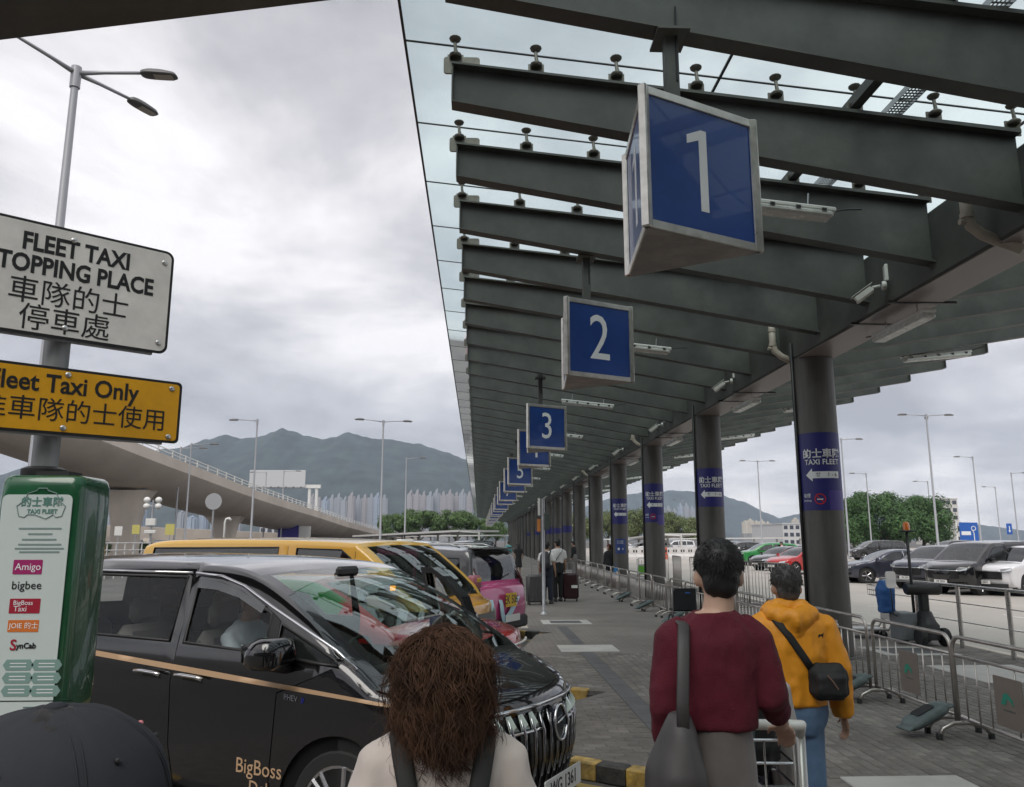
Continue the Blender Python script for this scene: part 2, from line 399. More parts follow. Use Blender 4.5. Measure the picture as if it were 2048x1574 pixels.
nset = set(near)
meshes = {}
for i, (x, y, w, l) in enumerate(near):
    t = rng.choice((0, 0, 1, 1, 2, 2, 3)) if rng.random() > .06 else 3
    key = (round(w, 3), t)
    if key not in meshes: meshes[key] = MB().box((0, 0, 0), (w, l, .03), bev=.005).mesh('paver', PAV[t])
    o = link('paver', meshes[key], pv, (x, y, -.0155 + rng.uniform(-.0025, .0015))); o.rotation_euler = (rng.uniform(-.006, .006), rng.uniform(-.006, .006), rng.uniform(-.01, .01))
rest = [MB() for _ in range(4)]
for c in cand:
    if c in nset: continue
    rest[rng.choice((0, 0, 1, 1, 2, 2, 3))].box((c[0], c[1], -.0155 + rng.uniform(-.0025, .0015)), (c[2], c[3], .03), bev=.005)
allr = MB(); mi = []
for t in range(4):
    allr.add(rest[t].v, rest[t].f); mi += [t] * len(rest[t].f)
me = bpy.data.meshes.new('paver_field'); me.from_pydata(allr.v, [], allr.f)
for p_ in PAV: me.materials.append(p_)
me.polygons.foreach_set('material_index', mi); me.update()
pf = link('paver_field', me, pv); pf['kind'] = 'stuff'

def kerb(path, name, label, paint=True, step=.25, drop=None):
    root = link(name, None); setting(root, label=label); n = 0
    for i in range(len(path) - 1):
        a, b = Vector((*path[i], 0)), Vector((*path[i + 1], 0)); L = (b - a).length; d = (b - a) / L; nrm = Vector((-d.y, d.x, 0)); c = max(1, round(L / step))
        for j in range(c):
            p = a + d * ((j + .5) * L / c) - nrm * .0; s = L / c
            h = .0
            if drop and i == len(path) - 2: h = -drop * max(0, (j - c * .45) / (c * .55))
            m = (YEL if n % 2 else BLK) if paint else WALLC
            MB().box((p.x, p.y, -.068 + h / 2 + .006), (s - .006, .15, .14 + h), rz=atan2(d.y, d.x), bev=.012).build('kerb_stone', m, root); n += 1
    return root
kerb([(.55, 7.08), (1.4, 6.49), (2.0, 6.08)], 'kerb', 'yellow and black kerb beside the black van front')
kerb([(2.0, 6.08), (.45, 3.49)], 'kerb', 'yellow and black kerb ahead of the black van')
kerb([(.5, 10.28), (.9, 10.12), (1.53, 9.85)], 'kerb', 'yellow and black kerb beside the red car nose', drop=.1)
kerb([(.4, 16.46), (.7, 16.3), (1.436, 15.92)], 'kerb', 'yellow and black kerb behind the pink vehicle', drop=.1)
kerb([(.45, 3.49), (-4, 6.06)], 'kerb', 'kerb along the near side of the black van', step=.5)
kerb([(.95, 16.7), (.95, 60)], 'kerb', 'plain kerb between road and pavement', False, 1.2)
kerb([(8.27, -5), (8.27, 90)], 'kerb', 'plain kerb between pavement and car park', False, 1.2)
def stripe(a, b, w, z, m, name='road_marking', off=0.0):
    a, b = Vector((*a, z)), Vector((*b, z)); d = (b - a).normalized(); n = Vector((-d.y, d.x, 0)); a += n * off; b += n * off
    o = MB().add([a - n * w / 2, b - n * w / 2, b + n * w / 2, a + n * w / 2], [(0, 1, 2, 3)]).build(name, m); return setting(o)
stripe((.55, 7.08), (2.1, 6.02), .1, -.124, ROADY, off=-.22)
stripe((.3, 10.2), (1.4, 9.78), .09, -.124, ROADY, off=-.2)
stripe((.2, 16.4), (1.3, 15.8), .09, -.124, ROADY, off=-.2)
for (x0, y0), (x1, y1) in [((1900, 1238), (1945, 1241)), ((1715, 1225), (1740, 1226)), ((2005, 1229), (2048, 1236)), ((1975, 1255), (2048, 1262)), ((1600, 1205), (1640, 1207)), ((1400, 1175), (1450, 1176)), ((1735, 1212), (1790, 1213)), ((1860, 1224), (1890, 1227)), ((1690, 1190), (1760, 1191))]:
    a, b = on_z(x0, y0, -.124), on_z(x1, y1, -.124); stripe((a.x, a.y), (b.x, b.y), .12, -.124, WPAINT)

# ================================================================== taxi canopy
PAINT = mat('grey_green_paint', (.086, .091, .083), .55, var=.2, vscale=1.3, spec=.4, bump=.05, bscale=6, dirt=(1.6, .25))
BOUNCE_PAINT = mat('soffit_ground_bounce', (.21, .178, .168), .38, var=.1, vscale=.7)  # light bounced up from the ground, painted into the girder underside colour
COLP = mat('column_paint', (.112, .105, .096), .45, var=.22, vscale=2.5, stretch=(3, 3, .35), dirt=(2.2, .3, (1, 1, .25)))
DARKM = mat('dark_fitting_metal', (.06, .06, .06), .4, .6, var=.2)
CAST = mat('cast_fitting_metal', (.16, .15, .13), .45, .7, var=.2, vscale=15)
ROOFG = glass('roof_glass', (.74, .86, .86), .0, .05, dirt=.12, ior=1.03)
SEAL = mat('sealant', (.05, .055, .058), .7)
WRAP = mat('blue_wrap_film', (.022, .022, .155), .4, var=.12, vscale=2)
WRAP2 = mat('violet_wrap_film', (.06, .04, .24), .4)
YB, DY, XL, XR, XC = 6.86, 1.535, -.28, 10.7, 5.38
K0, K1 = -8, 90
canopy = thing('taxi_canopy', 'long glass taxi rank canopy on round grey columns with grey steel beams', 'canopy', (0, 0, 0))
def wing_beam():
    b = MB()
    def seg(x0, zt0, zb0, x1, zt1, zb1, half, t0, t1):
        vs = []
        for x, zt, zb in ((x0, zt0, zb0), (x1, zt1, zb1)):
            za, zc = zb + (zt - zb) * t0, zb + (zt - zb) * t1
            for y, z in ((-half, za), (half, za), (half, zc), (-half, zc)): vs.append((x, y, z))
        b.add(vs, [(0, 1, 2, 3), (4, 7, 6, 5), (0, 4, 5, 1), (1, 5, 6, 2), (2, 6, 7, 3), (3, 7, 4, 0)])
    for x0, a0, c0, x1, a1, c1 in ((XL, 6.12, 5.73, 5.08, 5.56, 4.80), (5.68, 5.56, 4.80, XR, 6.05, 5.63)):
        seg(x0, a0, c0, x1, a1, c1, .011, .03, .95); seg(x0, a0, c0, x1, a1, c1, .10, .95, 1.0); seg(x0, a0, c0, x1, a1, c1, .085, 0, .03)
    b.box((XL + .006, 0, 5.92), (.014, .17, .36)); b.box((XR - .006, 0, 5.84), (.014, .17, .38))
    return b.mesh('beam', PAINT)
bm_me = wing_beam()
def ztop(x): return 6.12 - (x - XL) * (.56 / 5.36) if x < XC else 5.56 + (x - 5.68) * (.49 / 5.02)
def fit_mb(b, x, y, z, end=False):
    if end: b.prism(rrect(.34, .17, .03), -.01, .01, plane_M((x + .06, y, z + .02), (1, 0, 0), (0, 0, 1)))
    b.box((x, y, z + .055), (.15, .014, .15)); 
    b.lathe([(.05, 0), (.06, .012), (.06, .028), (.045, .04)], 10, (x, y - .03, z + .085))
    b.tube([(x + .01, y - .03, z + .12), (x, y - .035, z + .17), (x - .004, y - .03, z + .245)], [.022, .017, .017], 7)
    b.lathe([(.018, 0), (.05, .022), (.058, .04), (.05, .05)], 10, (x - .004, y - .03, z + .24))
fm = MB(); fit_mb(fm, 0, 0, 0); fit_me = fm.mesh('glass_fitting', CAST, 40); fm2 = MB(); fit_mb(fm2, 0, 0, 0, True); fit_me2 = fm2.mesh('glass_fitting', CAST, 40)
fx = [XL + .03 + .76 * i for i in range(8)] + [6.1, 6.9, 7.7, 8.5, 9.3, 10.1]
rowm = MB()
for i, x in enumerate(fx[:8]):
    z = ztop(x); rowm.box((x, 0, z + .055), (.15, .014, .15)); rowm.tube([(x, -.03, z + .1), (x, -.03, z + .27)], [.03, .045], 5)
row_me = rowm.mesh('glass_fitting_row', CAST)
for k in range(K0, K1):
    b = link('beam', bm_me, canopy, (0, YB + k * DY, 0))
    if -1 <= k <= 9:
        for i, x in enumerate(fx if k < 2 else fx[:8]):
            link('glass_fitting', fit_me2 if i == 0 else fit_me, b, (x, 0, ztop(x)))
    elif k < 45: link('glass_fitting_row', row_me, b)['kind'] = 'stuff'
Y0, Y1 = YB + K0 * DY - .8, YB + K1 * DY
ge = MB()
ge.box((XC, (Y0 + Y1) / 2, 5.03), (.6, Y1 - Y0, .8), bev=.03); ge.build('girder', PAINT, canopy); MB().box((XC, (Y0 + Y1) / 2, 4.622), (.57, Y1 - Y0, .012)).build('soffit_bounce_plate', BOUNCE_PAINT, canopy)  # thin plate added below the girder to carry the painted ground bounce
# glass roof: individual panes between the seams
zg = lambda x: ztop(x) + .3
pm = {}
def pane(x0, x1):
    if (x0, x1) not in pm:
        b = MB(); w = .011; a0, a1 = zg(x0), zg(x1)
        b.add([(x0 + w, -DY / 2 + w, a0), (x1 - w, -DY / 2 + w, a1), (x1 - w, DY / 2 - w, a1), (x0 + w, DY / 2 - w, a0)], [(0, 1, 2, 3)])
        pm[(x0, x1)] = b.mesh('glass_pane', ROOFG)
    return pm[(x0, x1)]
for k in range(K0, K1):
    for x0, x1 in ((-.74, 2.3), (2.3, 5.36), (5.4, 10.95)): link('glass_pane', pane(x0, x1), canopy, (0, YB + (k + .5) * DY + .12, 0))
sl = MB()
for k in range(K0, K1 + 1):
    y = YB + k * DY + .12
    for x0, x1 in ((-.74, 5.36), (5.4, 10.95)):
        a0, a1 = zg(x0), zg(x1); sl.add([(x0, y - .011, a0 - .004), (x1, y - .011, a1 - .004), (x1, y + .011, a1 - .004), (x0, y + .011, a0 - .004), (x0, y - .011, a0 + .006), (x1, y - .011, a1 + .006), (x1, y + .011, a1 + .006), (x0, y + .011, a0 + .006)], [(3, 2, 1, 0), (4, 5, 6, 7), (0, 1, 5, 4), (2, 3, 7, 6)])
for x in (-.742, 2.3, 5.38, 10.95): sl.box((x, (Y0 + Y1) / 2, zg(x)), (.024, Y1 - Y0, .02))
o = sl.build('joint_seal', SEAL, canopy)
MB().box((3.55, (Y0 + Y1) / 2, ztop(3.55) + .12), (.1, Y1 - Y0, .1)).build('purlin', PAINT, canopy)
tray = MB(); zt = ztop(3.95) + .1
for dx in (-.085, .085): tray.box((3.95 + dx, 14, zt + .02), (.006, 30, .06))
for dx in (-.05, -.017, .017, .05): tray.box((3.95 + dx, 9, zt), (.012, 18, .004))
for i in range(420): tray.box((3.95, i * .045 - .5, zt + .003), (.165, .022, .003))
tray.build('cable_tray', GALV, canopy)
# columns
cyl = MB().lathe([(.31, 0), (.31, .02), (.3, .03), (.3, 4.0), (.3, 4.63)], 32).mesh('column', COLP, 40)
NCOL = 22
def on_col(R, a0):
    def f(x, y, z):
        a = a0 + x / R; return (R * cos(a), R * sin(a), y) if False else ((R + .003 + z) * cos(a), (R + .003 + z) * sin(a), y)
    return f
def wrap_band(c, z0, z1, m, R=.304, name='banner_wrap', a0=0, a1=2 * pi, n=36):
    b = MB(); vs = []; fs = []
    for i in range(n + 1):
        a = a0 + (a1 - a0) * i / n
        vs += [(R * cos(a), R * sin(a), z0), (R * cos(a), R * sin(a), z1)]
    for i in range(n): fs.append((2 * i, 2 * i + 2, 2 * i + 3, 2 * i + 1))
    b.add(vs, fs); return b.build(name, m, c, True)
RED = mat('red_print', (.5, .02, .02), .5)
YELP = mat('yellow_print', (.6, .42, .03), .5)
for i in range(-3, NCOL):
    Y = 12.42 + 6.1 * i
    c = link('column', cyl, canopy, (XC, Y, 0)); d = Vector((-XC, -Y, 0)).normalized(); ac = atan2(d.y, d.x)
    if i >= 0 and i < 16: MB().tube([(.33 * cos(ac - 1.35), .33 * sin(ac - 1.35), .05), (.33 * cos(ac - 1.35), .33 * sin(ac - 1.35), 4.9)], .028, 6).build('conduit', DARKM, c, True)
    wr = {0: (2.2, 3.4), 1: (2.5, 3.38), 2: (2.28, 3.45), 3: (2.35, 3.3), 6: (2.2, 2.6), 7: (2.2, 2.55), 8: (2.2, 2.7), 10: (2.2, 2.6), 12: (2.2, 2.5)}.get(i)
    if not wr: continue
    w = wrap_band(c, wr[0], wr[1], WRAP)
    if i < 4:
        zc = {0: 3.06, 1: 3.1, 2: 3.12, 3: 3.03}[i]; a0 = ac + .12
        t1 = text_mb('的士車隊', .155, None, .001, bold=.003, fn=lambda x, y, z: on_col(.313, a0)(x, y + zc, z)); t1.build('chinese_lettering', INKW, w)
        t2 = text_mb('TAXI FLEET', .115, None, .001, sx=.95, bold=.0015, fn=lambda x, y, z: on_col(.309, a0)(x, y + zc - .125, z)); t2.build('lettering', INKW, w)
        ap = [(-.27, 0), (-.16, .09), (-.16, .048), (.26, .048), (.26, -.048), (-.16, -.048), (-.16, -.09)]
        b = MB(); z4 = zc - .32
        seg = []
        for x0, x1, h0, h1 in ((-.27, -.16, .0, .1), (-.16, -.02, .052, .052), (-.02, .12, .052, .052), (.12, .26, .052, .052)):
            F = on_col(.305, a0)
            for q in range(5):
                xa, xb = x0 + (x1 - x0) * q / 5, x0 + (x1 - x0) * (q + 1) / 5; ha, hb = (h1 - (h1 - h0) * (x1 - xa) / (x1 - x0)), (h1 - (h1 - h0) * (x1 - xb) / (x1 - x0))
                b.add([F(xa, z4 - ha, 0), F(xb, z4 - hb, 0), F(xb, z4 + hb, 0), F(xa, z4 + ha, 0)], [(0, 1, 2, 3)])
        b.build('arrow', INKW, w)
        text_mb('1 - 6', .085, None, .001, fn=lambda x, y, z: on_col(.311, a0)(x + .14, y + z4, z)).build('lettering', INK, w)
        text_mb('候車\nBay', .032, None, .001, fn=lambda x, y, z: on_col(.307, a0)(x - .07, y + z4, z)).build('lettering', INK, w)
        if i in (0, 2):
            wrap_band(w, 2.203, 2.5, WRAP2, R=.3046, a0=ac + .35, a1=ac + 1.6, n=12)
            zs = wr[0] + .17; b = MB(); F = on_col(.306, ac - .1); vs = []; fs = []
            for q in range(28):
                a = 2 * pi * q / 28; vs += [F(.085 * cos(a), zs + .085 * sin(a), 0), F(.068 * cos(a), zs + .068 * sin(a), 0)]
            for q in range(28): fs.append((2 * q, (2 * q + 2) % 56, (2 * q + 3) % 56, 2 * q + 1))
            b.add(vs, fs); b.add([F(-.055, zs + .045, .001), F(-.045, zs + .055, .001), F(.055, zs - .045, .001), F(.045, zs - .055, .001)], [(0, 1, 2, 3)]); b.build('no_smoking_ring', RED, w)
            MB().add([F(-.045, zs - .012, 0), F(.045, zs - .012, 0), F(.045, zs + .004, 0), F(-.045, zs + .004, 0)], [(0, 1, 2, 3)]).build('cigarette_symbol', INKW, w)
            text_mb('吸煙', .07, None, .001, fn=lambda x, y, z: on_col(.312, ac)(x - .24, y + zs + .05, z)).build('chinese_lettering', INKW, w)
            text_mb('Smoking', .045, None, .001, fn=lambda x, y, z: on_col(.306, ac)(x - .24, y + zs - .02, z)).build('lettering', INKW, w)
    if i == 3:
        w2 = wrap_band(c, 1.25, 1.8, mat('blue_notice_film', (.03, .06, .22), .4), a0=ac - .65, a1=ac + .75, n=14, name='notice')
        for zq, ln in ((1.7, .2), (1.63, .2)): text_mb('的士車隊', .06, None, .001, fn=lambda x, y, z: on_col(.312, ac)(x, y + zq, z)).build('chinese_lettering', INKW, w2)
        b = MB(); F = on_col(.307, ac)
        for x0, x1, h0, h1 in ((-.12, -.05, 0, .06), (-.05, .11, .035, .035)): b.add([F(x0, 1.42 - h0, 0), F(x1, 1.42 - h1, 0), F(x1, 1.42 + h1, 0), F(x0, 1.42 + h0, 0)], [(0, 1, 2, 3)])
        b.build('arrow', INKW, w2)
# things fixed to the canopy: lights, cameras, pipes
LENS = mat('frosted_diffuser', (.62, .64, .61), .25, var=.1, vscale=12, spec=.6)
def batten(label, loc, rx, rz, L=1.35, group='unlit batten lights under the canopy'):
    t = thing('batten_light', label, 'light fixture', loc, 0, group); t.rotation_euler = rx; t.rotation_euler.z = rz
    MB().box((0, 0, -.02), (L, .17, .05), bev=.012).build('housing', WHITEP, t)
    MB().box((0, 0, -.075), (L - .05, .19, .07), bev=.022).build('diffuser', LENS, t)
    for i in range(5): MB().box((-L * .4 + i * L * .2, -.097, -.045), (.05, .012, .035)).build('clip', CHROME, t)
    for s in (-1, 1): MB().tube([(s * L * .3, 0, 0), (s * L * .3, 0, .16)], .008, 6).build('suspension_rod', GALV, t)
    MB().tube([(L / 2, 0, -.01), (L / 2 + .15, 0, .03), (L / 2 + .3, 0, .05)], .01, 5).build('cable', BLACKP, t)
    return t
sl1 = atan(.56 / 5.36)
for i in range(12):
    batten('white batten light under left canopy wing, %s from the front' % ORD[i], (2.85 - (.1 if i else -.15), 7.72 + i * 6.13, 5.2), (0, sl1, 0), 0)
    if i: batten('white batten light under right canopy wing, %s from the front' % ORD[i - 1], (8.75, 8.5 + i * 6.13, 5.27), (0, -.0975, 0), 0)
    t = batten('white batten light below the girder, %s from the front' % ORD[i], (5.42, 9.75 + i * 6.1, 4.5), (0, 0, 0), pi / 2, 1.3)
    for s in (-1, 1): MB().box((s * .5, 0, .12), (.05, .85, .03)).build('cross_arm', DARKM, t)
CAMW = mat('camera_housing', (.66, .66, .62), .35, var=.08)
def cctv(label, loc, rz):
    t = thing('security_camera', label, 'camera', loc, rz, 'security cameras on the girder')
    MB().lathe([(.055, 0), (.06, .02), (.05, .05)], 12, (0, 0, 0), 'X').build('wall_mount', CAMW, t, 40)
    MB().tube([(-.02, 0, 0), (-.1, 0, -.01), (-.13, 0, -.05)], .02, 8).build('bracket_arm', CAMW, t, True)
    M = Matrix.Rotation(radians(-35), 4, 'Y')
    MB().box((-.22, 0, -.1), (.26, .1, .095), bev=.02, M=M).build('housing', CAMW, t)
    MB().box((-.24, 0, -.045), (.3, .115, .008), M=M).build('sun_shield', CAMW, t)
    MB().lathe([(.036, 0), (.036, .012)], 14, (-.325, 0, -.175), M=Matrix.Rotation(radians(-125), 4, 'Y')).build('lens', BLACKP, t, 40)
    MB().box((.1, .12, .18), (.1, .2, .22), bev=.01).build('junction_box', CAMW, t)
for i in range(12): cctv('white security camera on the girder, %s from the front' % ORD[i], (4.99, 9.35 + i * 6.1, 4.86), radians(-18))
PVC = mat('cream_pvc', (.42, .37, .31), .45, var=.1)
for n_, i in enumerate((-1, 0, 2, 4)):
    Y = 12.42 + 6.1 * i
    t = thing('drain_pipe', 'cream drain pipe elbow at the %s column' % ('nearest unseen' if i < 0 else ORD[i]) if i >= 0 else 'cream drain pipe elbow below the beam at right frame edge', 'pipe', (4.9, Y + .3 if i >= 0 else 7.35, 4.75), 0, 'drain pipes')
    MB().tube([(-.05, 0, .62), (-.05, 0, .2), (-.02, 0, .08), (.08, -.02, -.02), (.4, -.1, -.2)], [.055, .055, .056, .055, .055], 12).build('pipe', PVC, t, True)
    for z in (.4, .16): MB().lathe([(.064, 0), (.064, .05)], 12, (-.05, 0, z)).build('collar', PVC, t, 40)
    MB().lathe([(.03, 0), (.03, .06)], 10, (-.13, 0, .12), 'X').build('cleaning_plug', PVC, t, 40)
# roof of the neighbouring canopy over the road, upper left
p0, p1 = at_y(0, 80, 6.9), at_y(480, 22, 6.9); dx = (p1 - p0) / (p1.x - p0.x)
def ed(x): return p0 + dx * (x - p0.x)
a, b = ed(-13), ed(-.9)
nb = thing('neighbour_canopy', 'grey walkway roof edge over the road, top left corner', 'canopy', (0, 0, 0))
q = MB().add([a, b, (b.x, 4.6, b.z), (a.x, 4.6, a.z), a + Vector((0, 0, .7)), b + Vector((0, 0, .55)), (b.x, 4.6, b.z + .55), (a.x, 4.6, a.z + .7)], [(0, 3, 2, 1), (4, 5, 6, 7), (0, 1, 5, 4), (1, 2, 6, 5), (2, 3, 7, 6), (3, 0, 4, 7)])
q.build('roof_slab', PAINT, nb)
for y in (5.8,): MB().lathe([(.3, 0), (.3, ed(-11).z + .13)], 20, (-11, y, -.13)).build('column', COLP, nb, 40)

# ================================================================== numbered hanging signs
SIGNB = mat('sign_blue', (.012, .055, .25), .3, var=.1, vscale=2, coat=.3, dirt=(2.5, .12))
ALU = mat('brushed_aluminium', (.60, .58, .53), .3, .9, var=.15, vscale=10)
SOFF = mat('sign_bottom', (.36, .32, .29), .4, .4, var=.2, vscale=4, dirt=(3, .3))
NUMW = 'one two three four five six seven eight nine ten eleven twelve thirteen fourteen fifteen sixteen seventeen eighteen nineteen twenty'.split()
def digits_blade(n, y, idx):
    t = thing('bay_sign', 'blue three-sided hanging sign with the white number %s' % NUMW[n - 1], 'sign', (1.4, y, 3.75), 0, 'numbered bay signs')
    R, Hs = .595, 1.01
    P = [Vector((R * cos(a), R * sin(a), 0)) for a in (radians(236), radians(356), radians(116))]
    q = MB().prism([(p.x * .93, p.y * .93) for p in P], .012, Hs - .012); q.build('core', SOFF, t)
    q = MB().prism([(p.x * .955, p.y * .955) for p in P], -.004, .011); q.build('bottom_plate', SOFF, t)
    for i in range(3):
        a, b = P[i], P[(i + 1) % 3]; d = (b - a).normalized(); nrm = Vector((d.y, -d.x, 0)); mid = (a + b) / 2; L = (b - a).length
        Mf = plane_M(mid + Vector((0, 0, Hs / 2)), d, (0, 0, 1))
        f = MB().prism([(-L / 2 + .055, -Hs / 2 + .055), (L / 2 - .055, -Hs / 2 + .055), (L / 2 - .055, Hs / 2 - .055), (-L / 2 + .055, Hs / 2 - .055)], -.03, -.012, Mf).build('face_panel', SIGNB, t)
        if n == 1: MB().prism([(.045, -.3), (.045, .3), (-.005, .3), (-.13, .24), (-.13, .175), (-.025, .22), (-.025, -.3)], 0, .002, Mf @ Matrix.Translation((0, 0, -.012))).build('number', INKW, f)
        else: text_mb(str(n), .84 if n < 10 else .7, Mf @ Matrix.Translation((0, .0, -.012)), .002, sx=.82, bold=.0).build('number', INKW, f)
        for zc in (.03, Hs - .03): MB().box(mid + Vector((0, 0, zc)) - nrm * .02, (L - .02, .04, .06), rz=atan2(d.y, d.x), bev=.004).build('frame_rail', ALU, t)
        MB().box(a + Vector((0, 0, Hs / 2)) - a.normalized() * .025, (.06, .06, Hs), rz=atan2(a.y, a.x), bev=.008).build('corner_post', ALU, t)
    zt = 5.48 - 3.75 - .02
    MB().box((0, 0, (Hs + zt) / 2), (.1, .1, zt - Hs), bev=.006).build('hanger_post', PAINT, t)
    MB().box((0, 0, zt - .03), (.24, .3, .02)).build('clamp_plate', PAINT, t)
    MB().box((0, -.02, zt + .12), (.12, .03, .3)).build('fixing_plate', PAINT, t)
    MB().tube([(.03, -.055, Hs + .3), (.035, -.06, zt + .2)], .008, 5).build('cable', BLACKP, t)
ys = [5.35, 10.1, 18.1, 22.3, 29.95]
for i in range(5, 20): ys.append(ys[i - 2] + 12.25)
for i, y in enumerate(ys): digits_blade(i + 1, y, i)
# ================================================================== stop signs and totem on the left
POLEG = mat('grey_pole_paint', (.30, .31, .31), .45, .3, var=.1)
WSIGN = mat('white_sign_sheet', (.76, .75, .71), .35, var=.05, dirt=(5, .14)); YSIGN = mat('amber_sign_sheet', (.72, .36, .012), .35, var=.06, dirt=(5, .14))
post = thing('sign_post', 'round grey post carrying the fleet taxi plates above the green totem', 'post', (-1.697, 3.2, 0))
MB().lathe([(.048, 1.9), (.048, 2.92), (.03, 2.94)], 20).build('pole', POLEG, post, 40)
MB().lathe([(.075, 1.985), (.08, 2.0), (.08, 2.02), (.06, 2.03)], 16).build('collar', BLACKP, post, 40)
dS = Vector((.77, .64, 0)).normalized(); nS = Vector((dS.y, -dS.x, 0))
def plate_sign(name, label, mid, w, h, m, items, r=.035):
    t = thing(name, label, 'sign', mid, 0)
    M = plane_M((0, 0, 0), dS, (0, 0, 1))
    MB().prism(rrect(w, h, r), -.004, .0, M).build('border', INK, t)
    f = MB().prism(rrect(w - .022, h - .022, r * .75), .0003, .0013, M).build('face', m, t)
    for body, size, x, z, bold, sx in items:
        text_mb(body, size, M @ Matrix.Translation((x, z, .0016)), .001, bold=bold, sx=sx).build('lettering', INK, f)
    for z in (h * .37, -h * .37):
        MB().box(-nS * .022 + Vector((0, 0, z)), (w * .86, .028, .04), rz=atan2(dS.y, dS.x), bev=.004).build('back_channel', GALV, t)
    MB().box(-nS * .022 + Vector((0, 0, -h * .5 - .0)), (w * .86, .02, .012), rz=atan2(dS.y, dS.x)).build('lower_channel', GALV, t)
    for x, z in ((0, h * .40), (0, -h * .40), (w * .45, h * .38), (w * .45, -h * .4), (-w * .45, h * .38)):
        MB().lathe([(.011, 0), (.011, .003), (.006, .006)], 10, dS * x + Vector((0, 0, z)) + nS * .0013, M=M.to_3x3()).build('bolt_head', STEEL, t, 40)
    return t
w = .79; re = Vector((-1.335, 3.385, 2.755)); mid = re - dS * (w / 2)
plate_sign('fleet_taxi_sign', 'white black-bordered plate reading fleet taxi stopping place', mid, w, .455, WSIGN,
           [('FLEET TAXI', .098, .02, .138, .003, .80), ('STOPPING PLACE', .098, .015, .048, .003, .79), ('車隊的士', .112, .01, -.062, 0, .98), ('停車處', .112, .0, -.165, 0, .98)])
re2 = Vector((-1.27, 3.415, 2.28)); w2 = .88
plate_sign('fleet_only_sign', 'amber black-bordered plate reading fleet taxi only', re2 - dS * (w2 / 2), w2, .262, YSIGN,
           [('Fleet Taxi Only', .098, -.0, .06, .002, .86), ('只准車隊的士使用', .098, .0, -.045, 0, .98)], r=.02)
# totem
TG = mat('green_gloss_paint', (.010, .095, .035), .22, coat=.6, var=.15, vscale=3, dirt=(6, .25, (1, 1, .3)), bump=.03, bscale=4); POST = mat('poster_print', (.55, .62, .60), .3, var=.04, vscale=2); TEAL = mat('teal_print', (.10, .24, .20), .4); SAGE = mat('sage_print', (.20, .32, .29), .4); GREYI = mat('grey_print', (.20, .27, .26), .5)
tot = thing('taxi_fleet_totem', 'green glossy totem with taxi fleet poster beside the black van', 'totem', (-1.575, 3.08, 0))
b = MB(); pr = []
for z, k in ((0, 1), (1.90, 1), (1.945, .985), (1.97, .94), (1.98, .86)):
    pr.append([(x * k, y * k, z) for x, y in rrect(.30, .26, .045, 5)])
n = len(pr[0]); vs = [p for q in pr for p in q]; fs = [(i * n + j, i * n + (j + 1) % n, i * n + n + (j + 1) % n, i * n + n + j) for i in range(len(pr) - 1) for j in range(n)] + [tuple(range((len(pr) - 1) * n, len(pr) * n))]
b.add(vs, fs).build('casing', TG, tot, 50)
MB().box((0, 0, 1.99), (.12, .1, .02)).build('cap_plate', BLACKP, tot)
YF = 2.945
def tp(u, v): p = at_y(u, v, YF); return p.x + 1.575, p.z
PM = plane_M((0, -.131, 0), (1, 0, 0), (0, 0, 1))
pan = MB().prism(rrect(.245, 1.66, .02, 4, 0, 1.08), 0, .002, PM).build('poster_panel', POST, tot)
def pbox(u, v, w, h, m, nm, d=.0032, r=.003):
    x, z = tp(u, v); x = max(-.122 + w / 2, x); return MB().prism(rrect(w, h, r, 3, x, z), .002, d, PM).build(nm, m, pan)
def ptext(s_, u, v, size, m, bold=.0, sx=1.0):
    x, z = tp(u, v); return text_mb(s_, size, PM @ Matrix.Translation((x, z, .0034)), .0006, bold=bold, sx=sx).build('lettering', m, pan)
x, z = tp(82, 1012)
o_ = [(-.075, -.035), (-.085, 0), (-.06, .02), (-.05, .045), (-.02, .055), (-.015, .063), (.015, .063), (.02, .055), (.05, .045), (.06, .02), (.085, 0), (.075, -.035), (.055, -.04), (.045, -.03), (.02, -.045), (-.02, -.03), (-.045, -.03), (-.055, -.04)]
MB().tube([PM @ Vector((x + a, z + c, .003)) for a, c in o_], .0018, 5, closed=True).build('taxi_outline', GREYI, pan)
ptext('的士車隊', 84, 1005, .037, TEAL, .0006); ptext('TAXI FLEET', 84, 1023, .021, TEAL, .0005)
for u, v, wd in ((80, 1057, .15), (80, 1068, .085), (78, 1079, .12), (79, 1089, .15), (78, 1097, .17), (78, 1104, .14)): pbox(u, v, wd, .006, GREYI, 'fine_print')
MAG = mat('magenta_print', (.33, .02, .13), .4); REDP = mat('crimson_print', (.33, .015, .035), .4); ORP = mat('orange_print', (.62, .17, .03), .4)
pbox(55, 1134, .10, .05, MAG, 'logo_box'); ptext('Amigo', 56, 1134, .034, INKW)
ptext('bigbee', 53, 1171, .040, INK)
pbox(49, 1212, .105, .05, REDP, 'logo_box'); ptext('BigBoss', 46, 1206, .022, INKW); ptext('Taxi', 40, 1218, .026, INKW)
pbox(46, 1252, .105, .04, ORP, 'logo_box'); ptext('JOIE 的士', 47, 1252, .024, INKW)
ptext('S', 26, 1291, .05, REDP, .001); ptext('ynCab', 52, 1292, .026, INK, .0008)
for i in range(3):
    for u in (36, 93):
        x, z = tp(u - i * 2, 1330 + i * 26); MB().prism([(x - .052, z), (x - .04, z + .018), (x + .04, z + .018), (x + .052, z), (x + .04, z - .018), (x - .04, z - .018)], .002, .0032, PM).build('pill_shape', SAGE, pan)
        for dz in (.005, -.006): MB().prism(rrect(.055, .003, .001, 2, x, z + dz), .0032, .0038, PM).build('fine_print', INKW, pan)
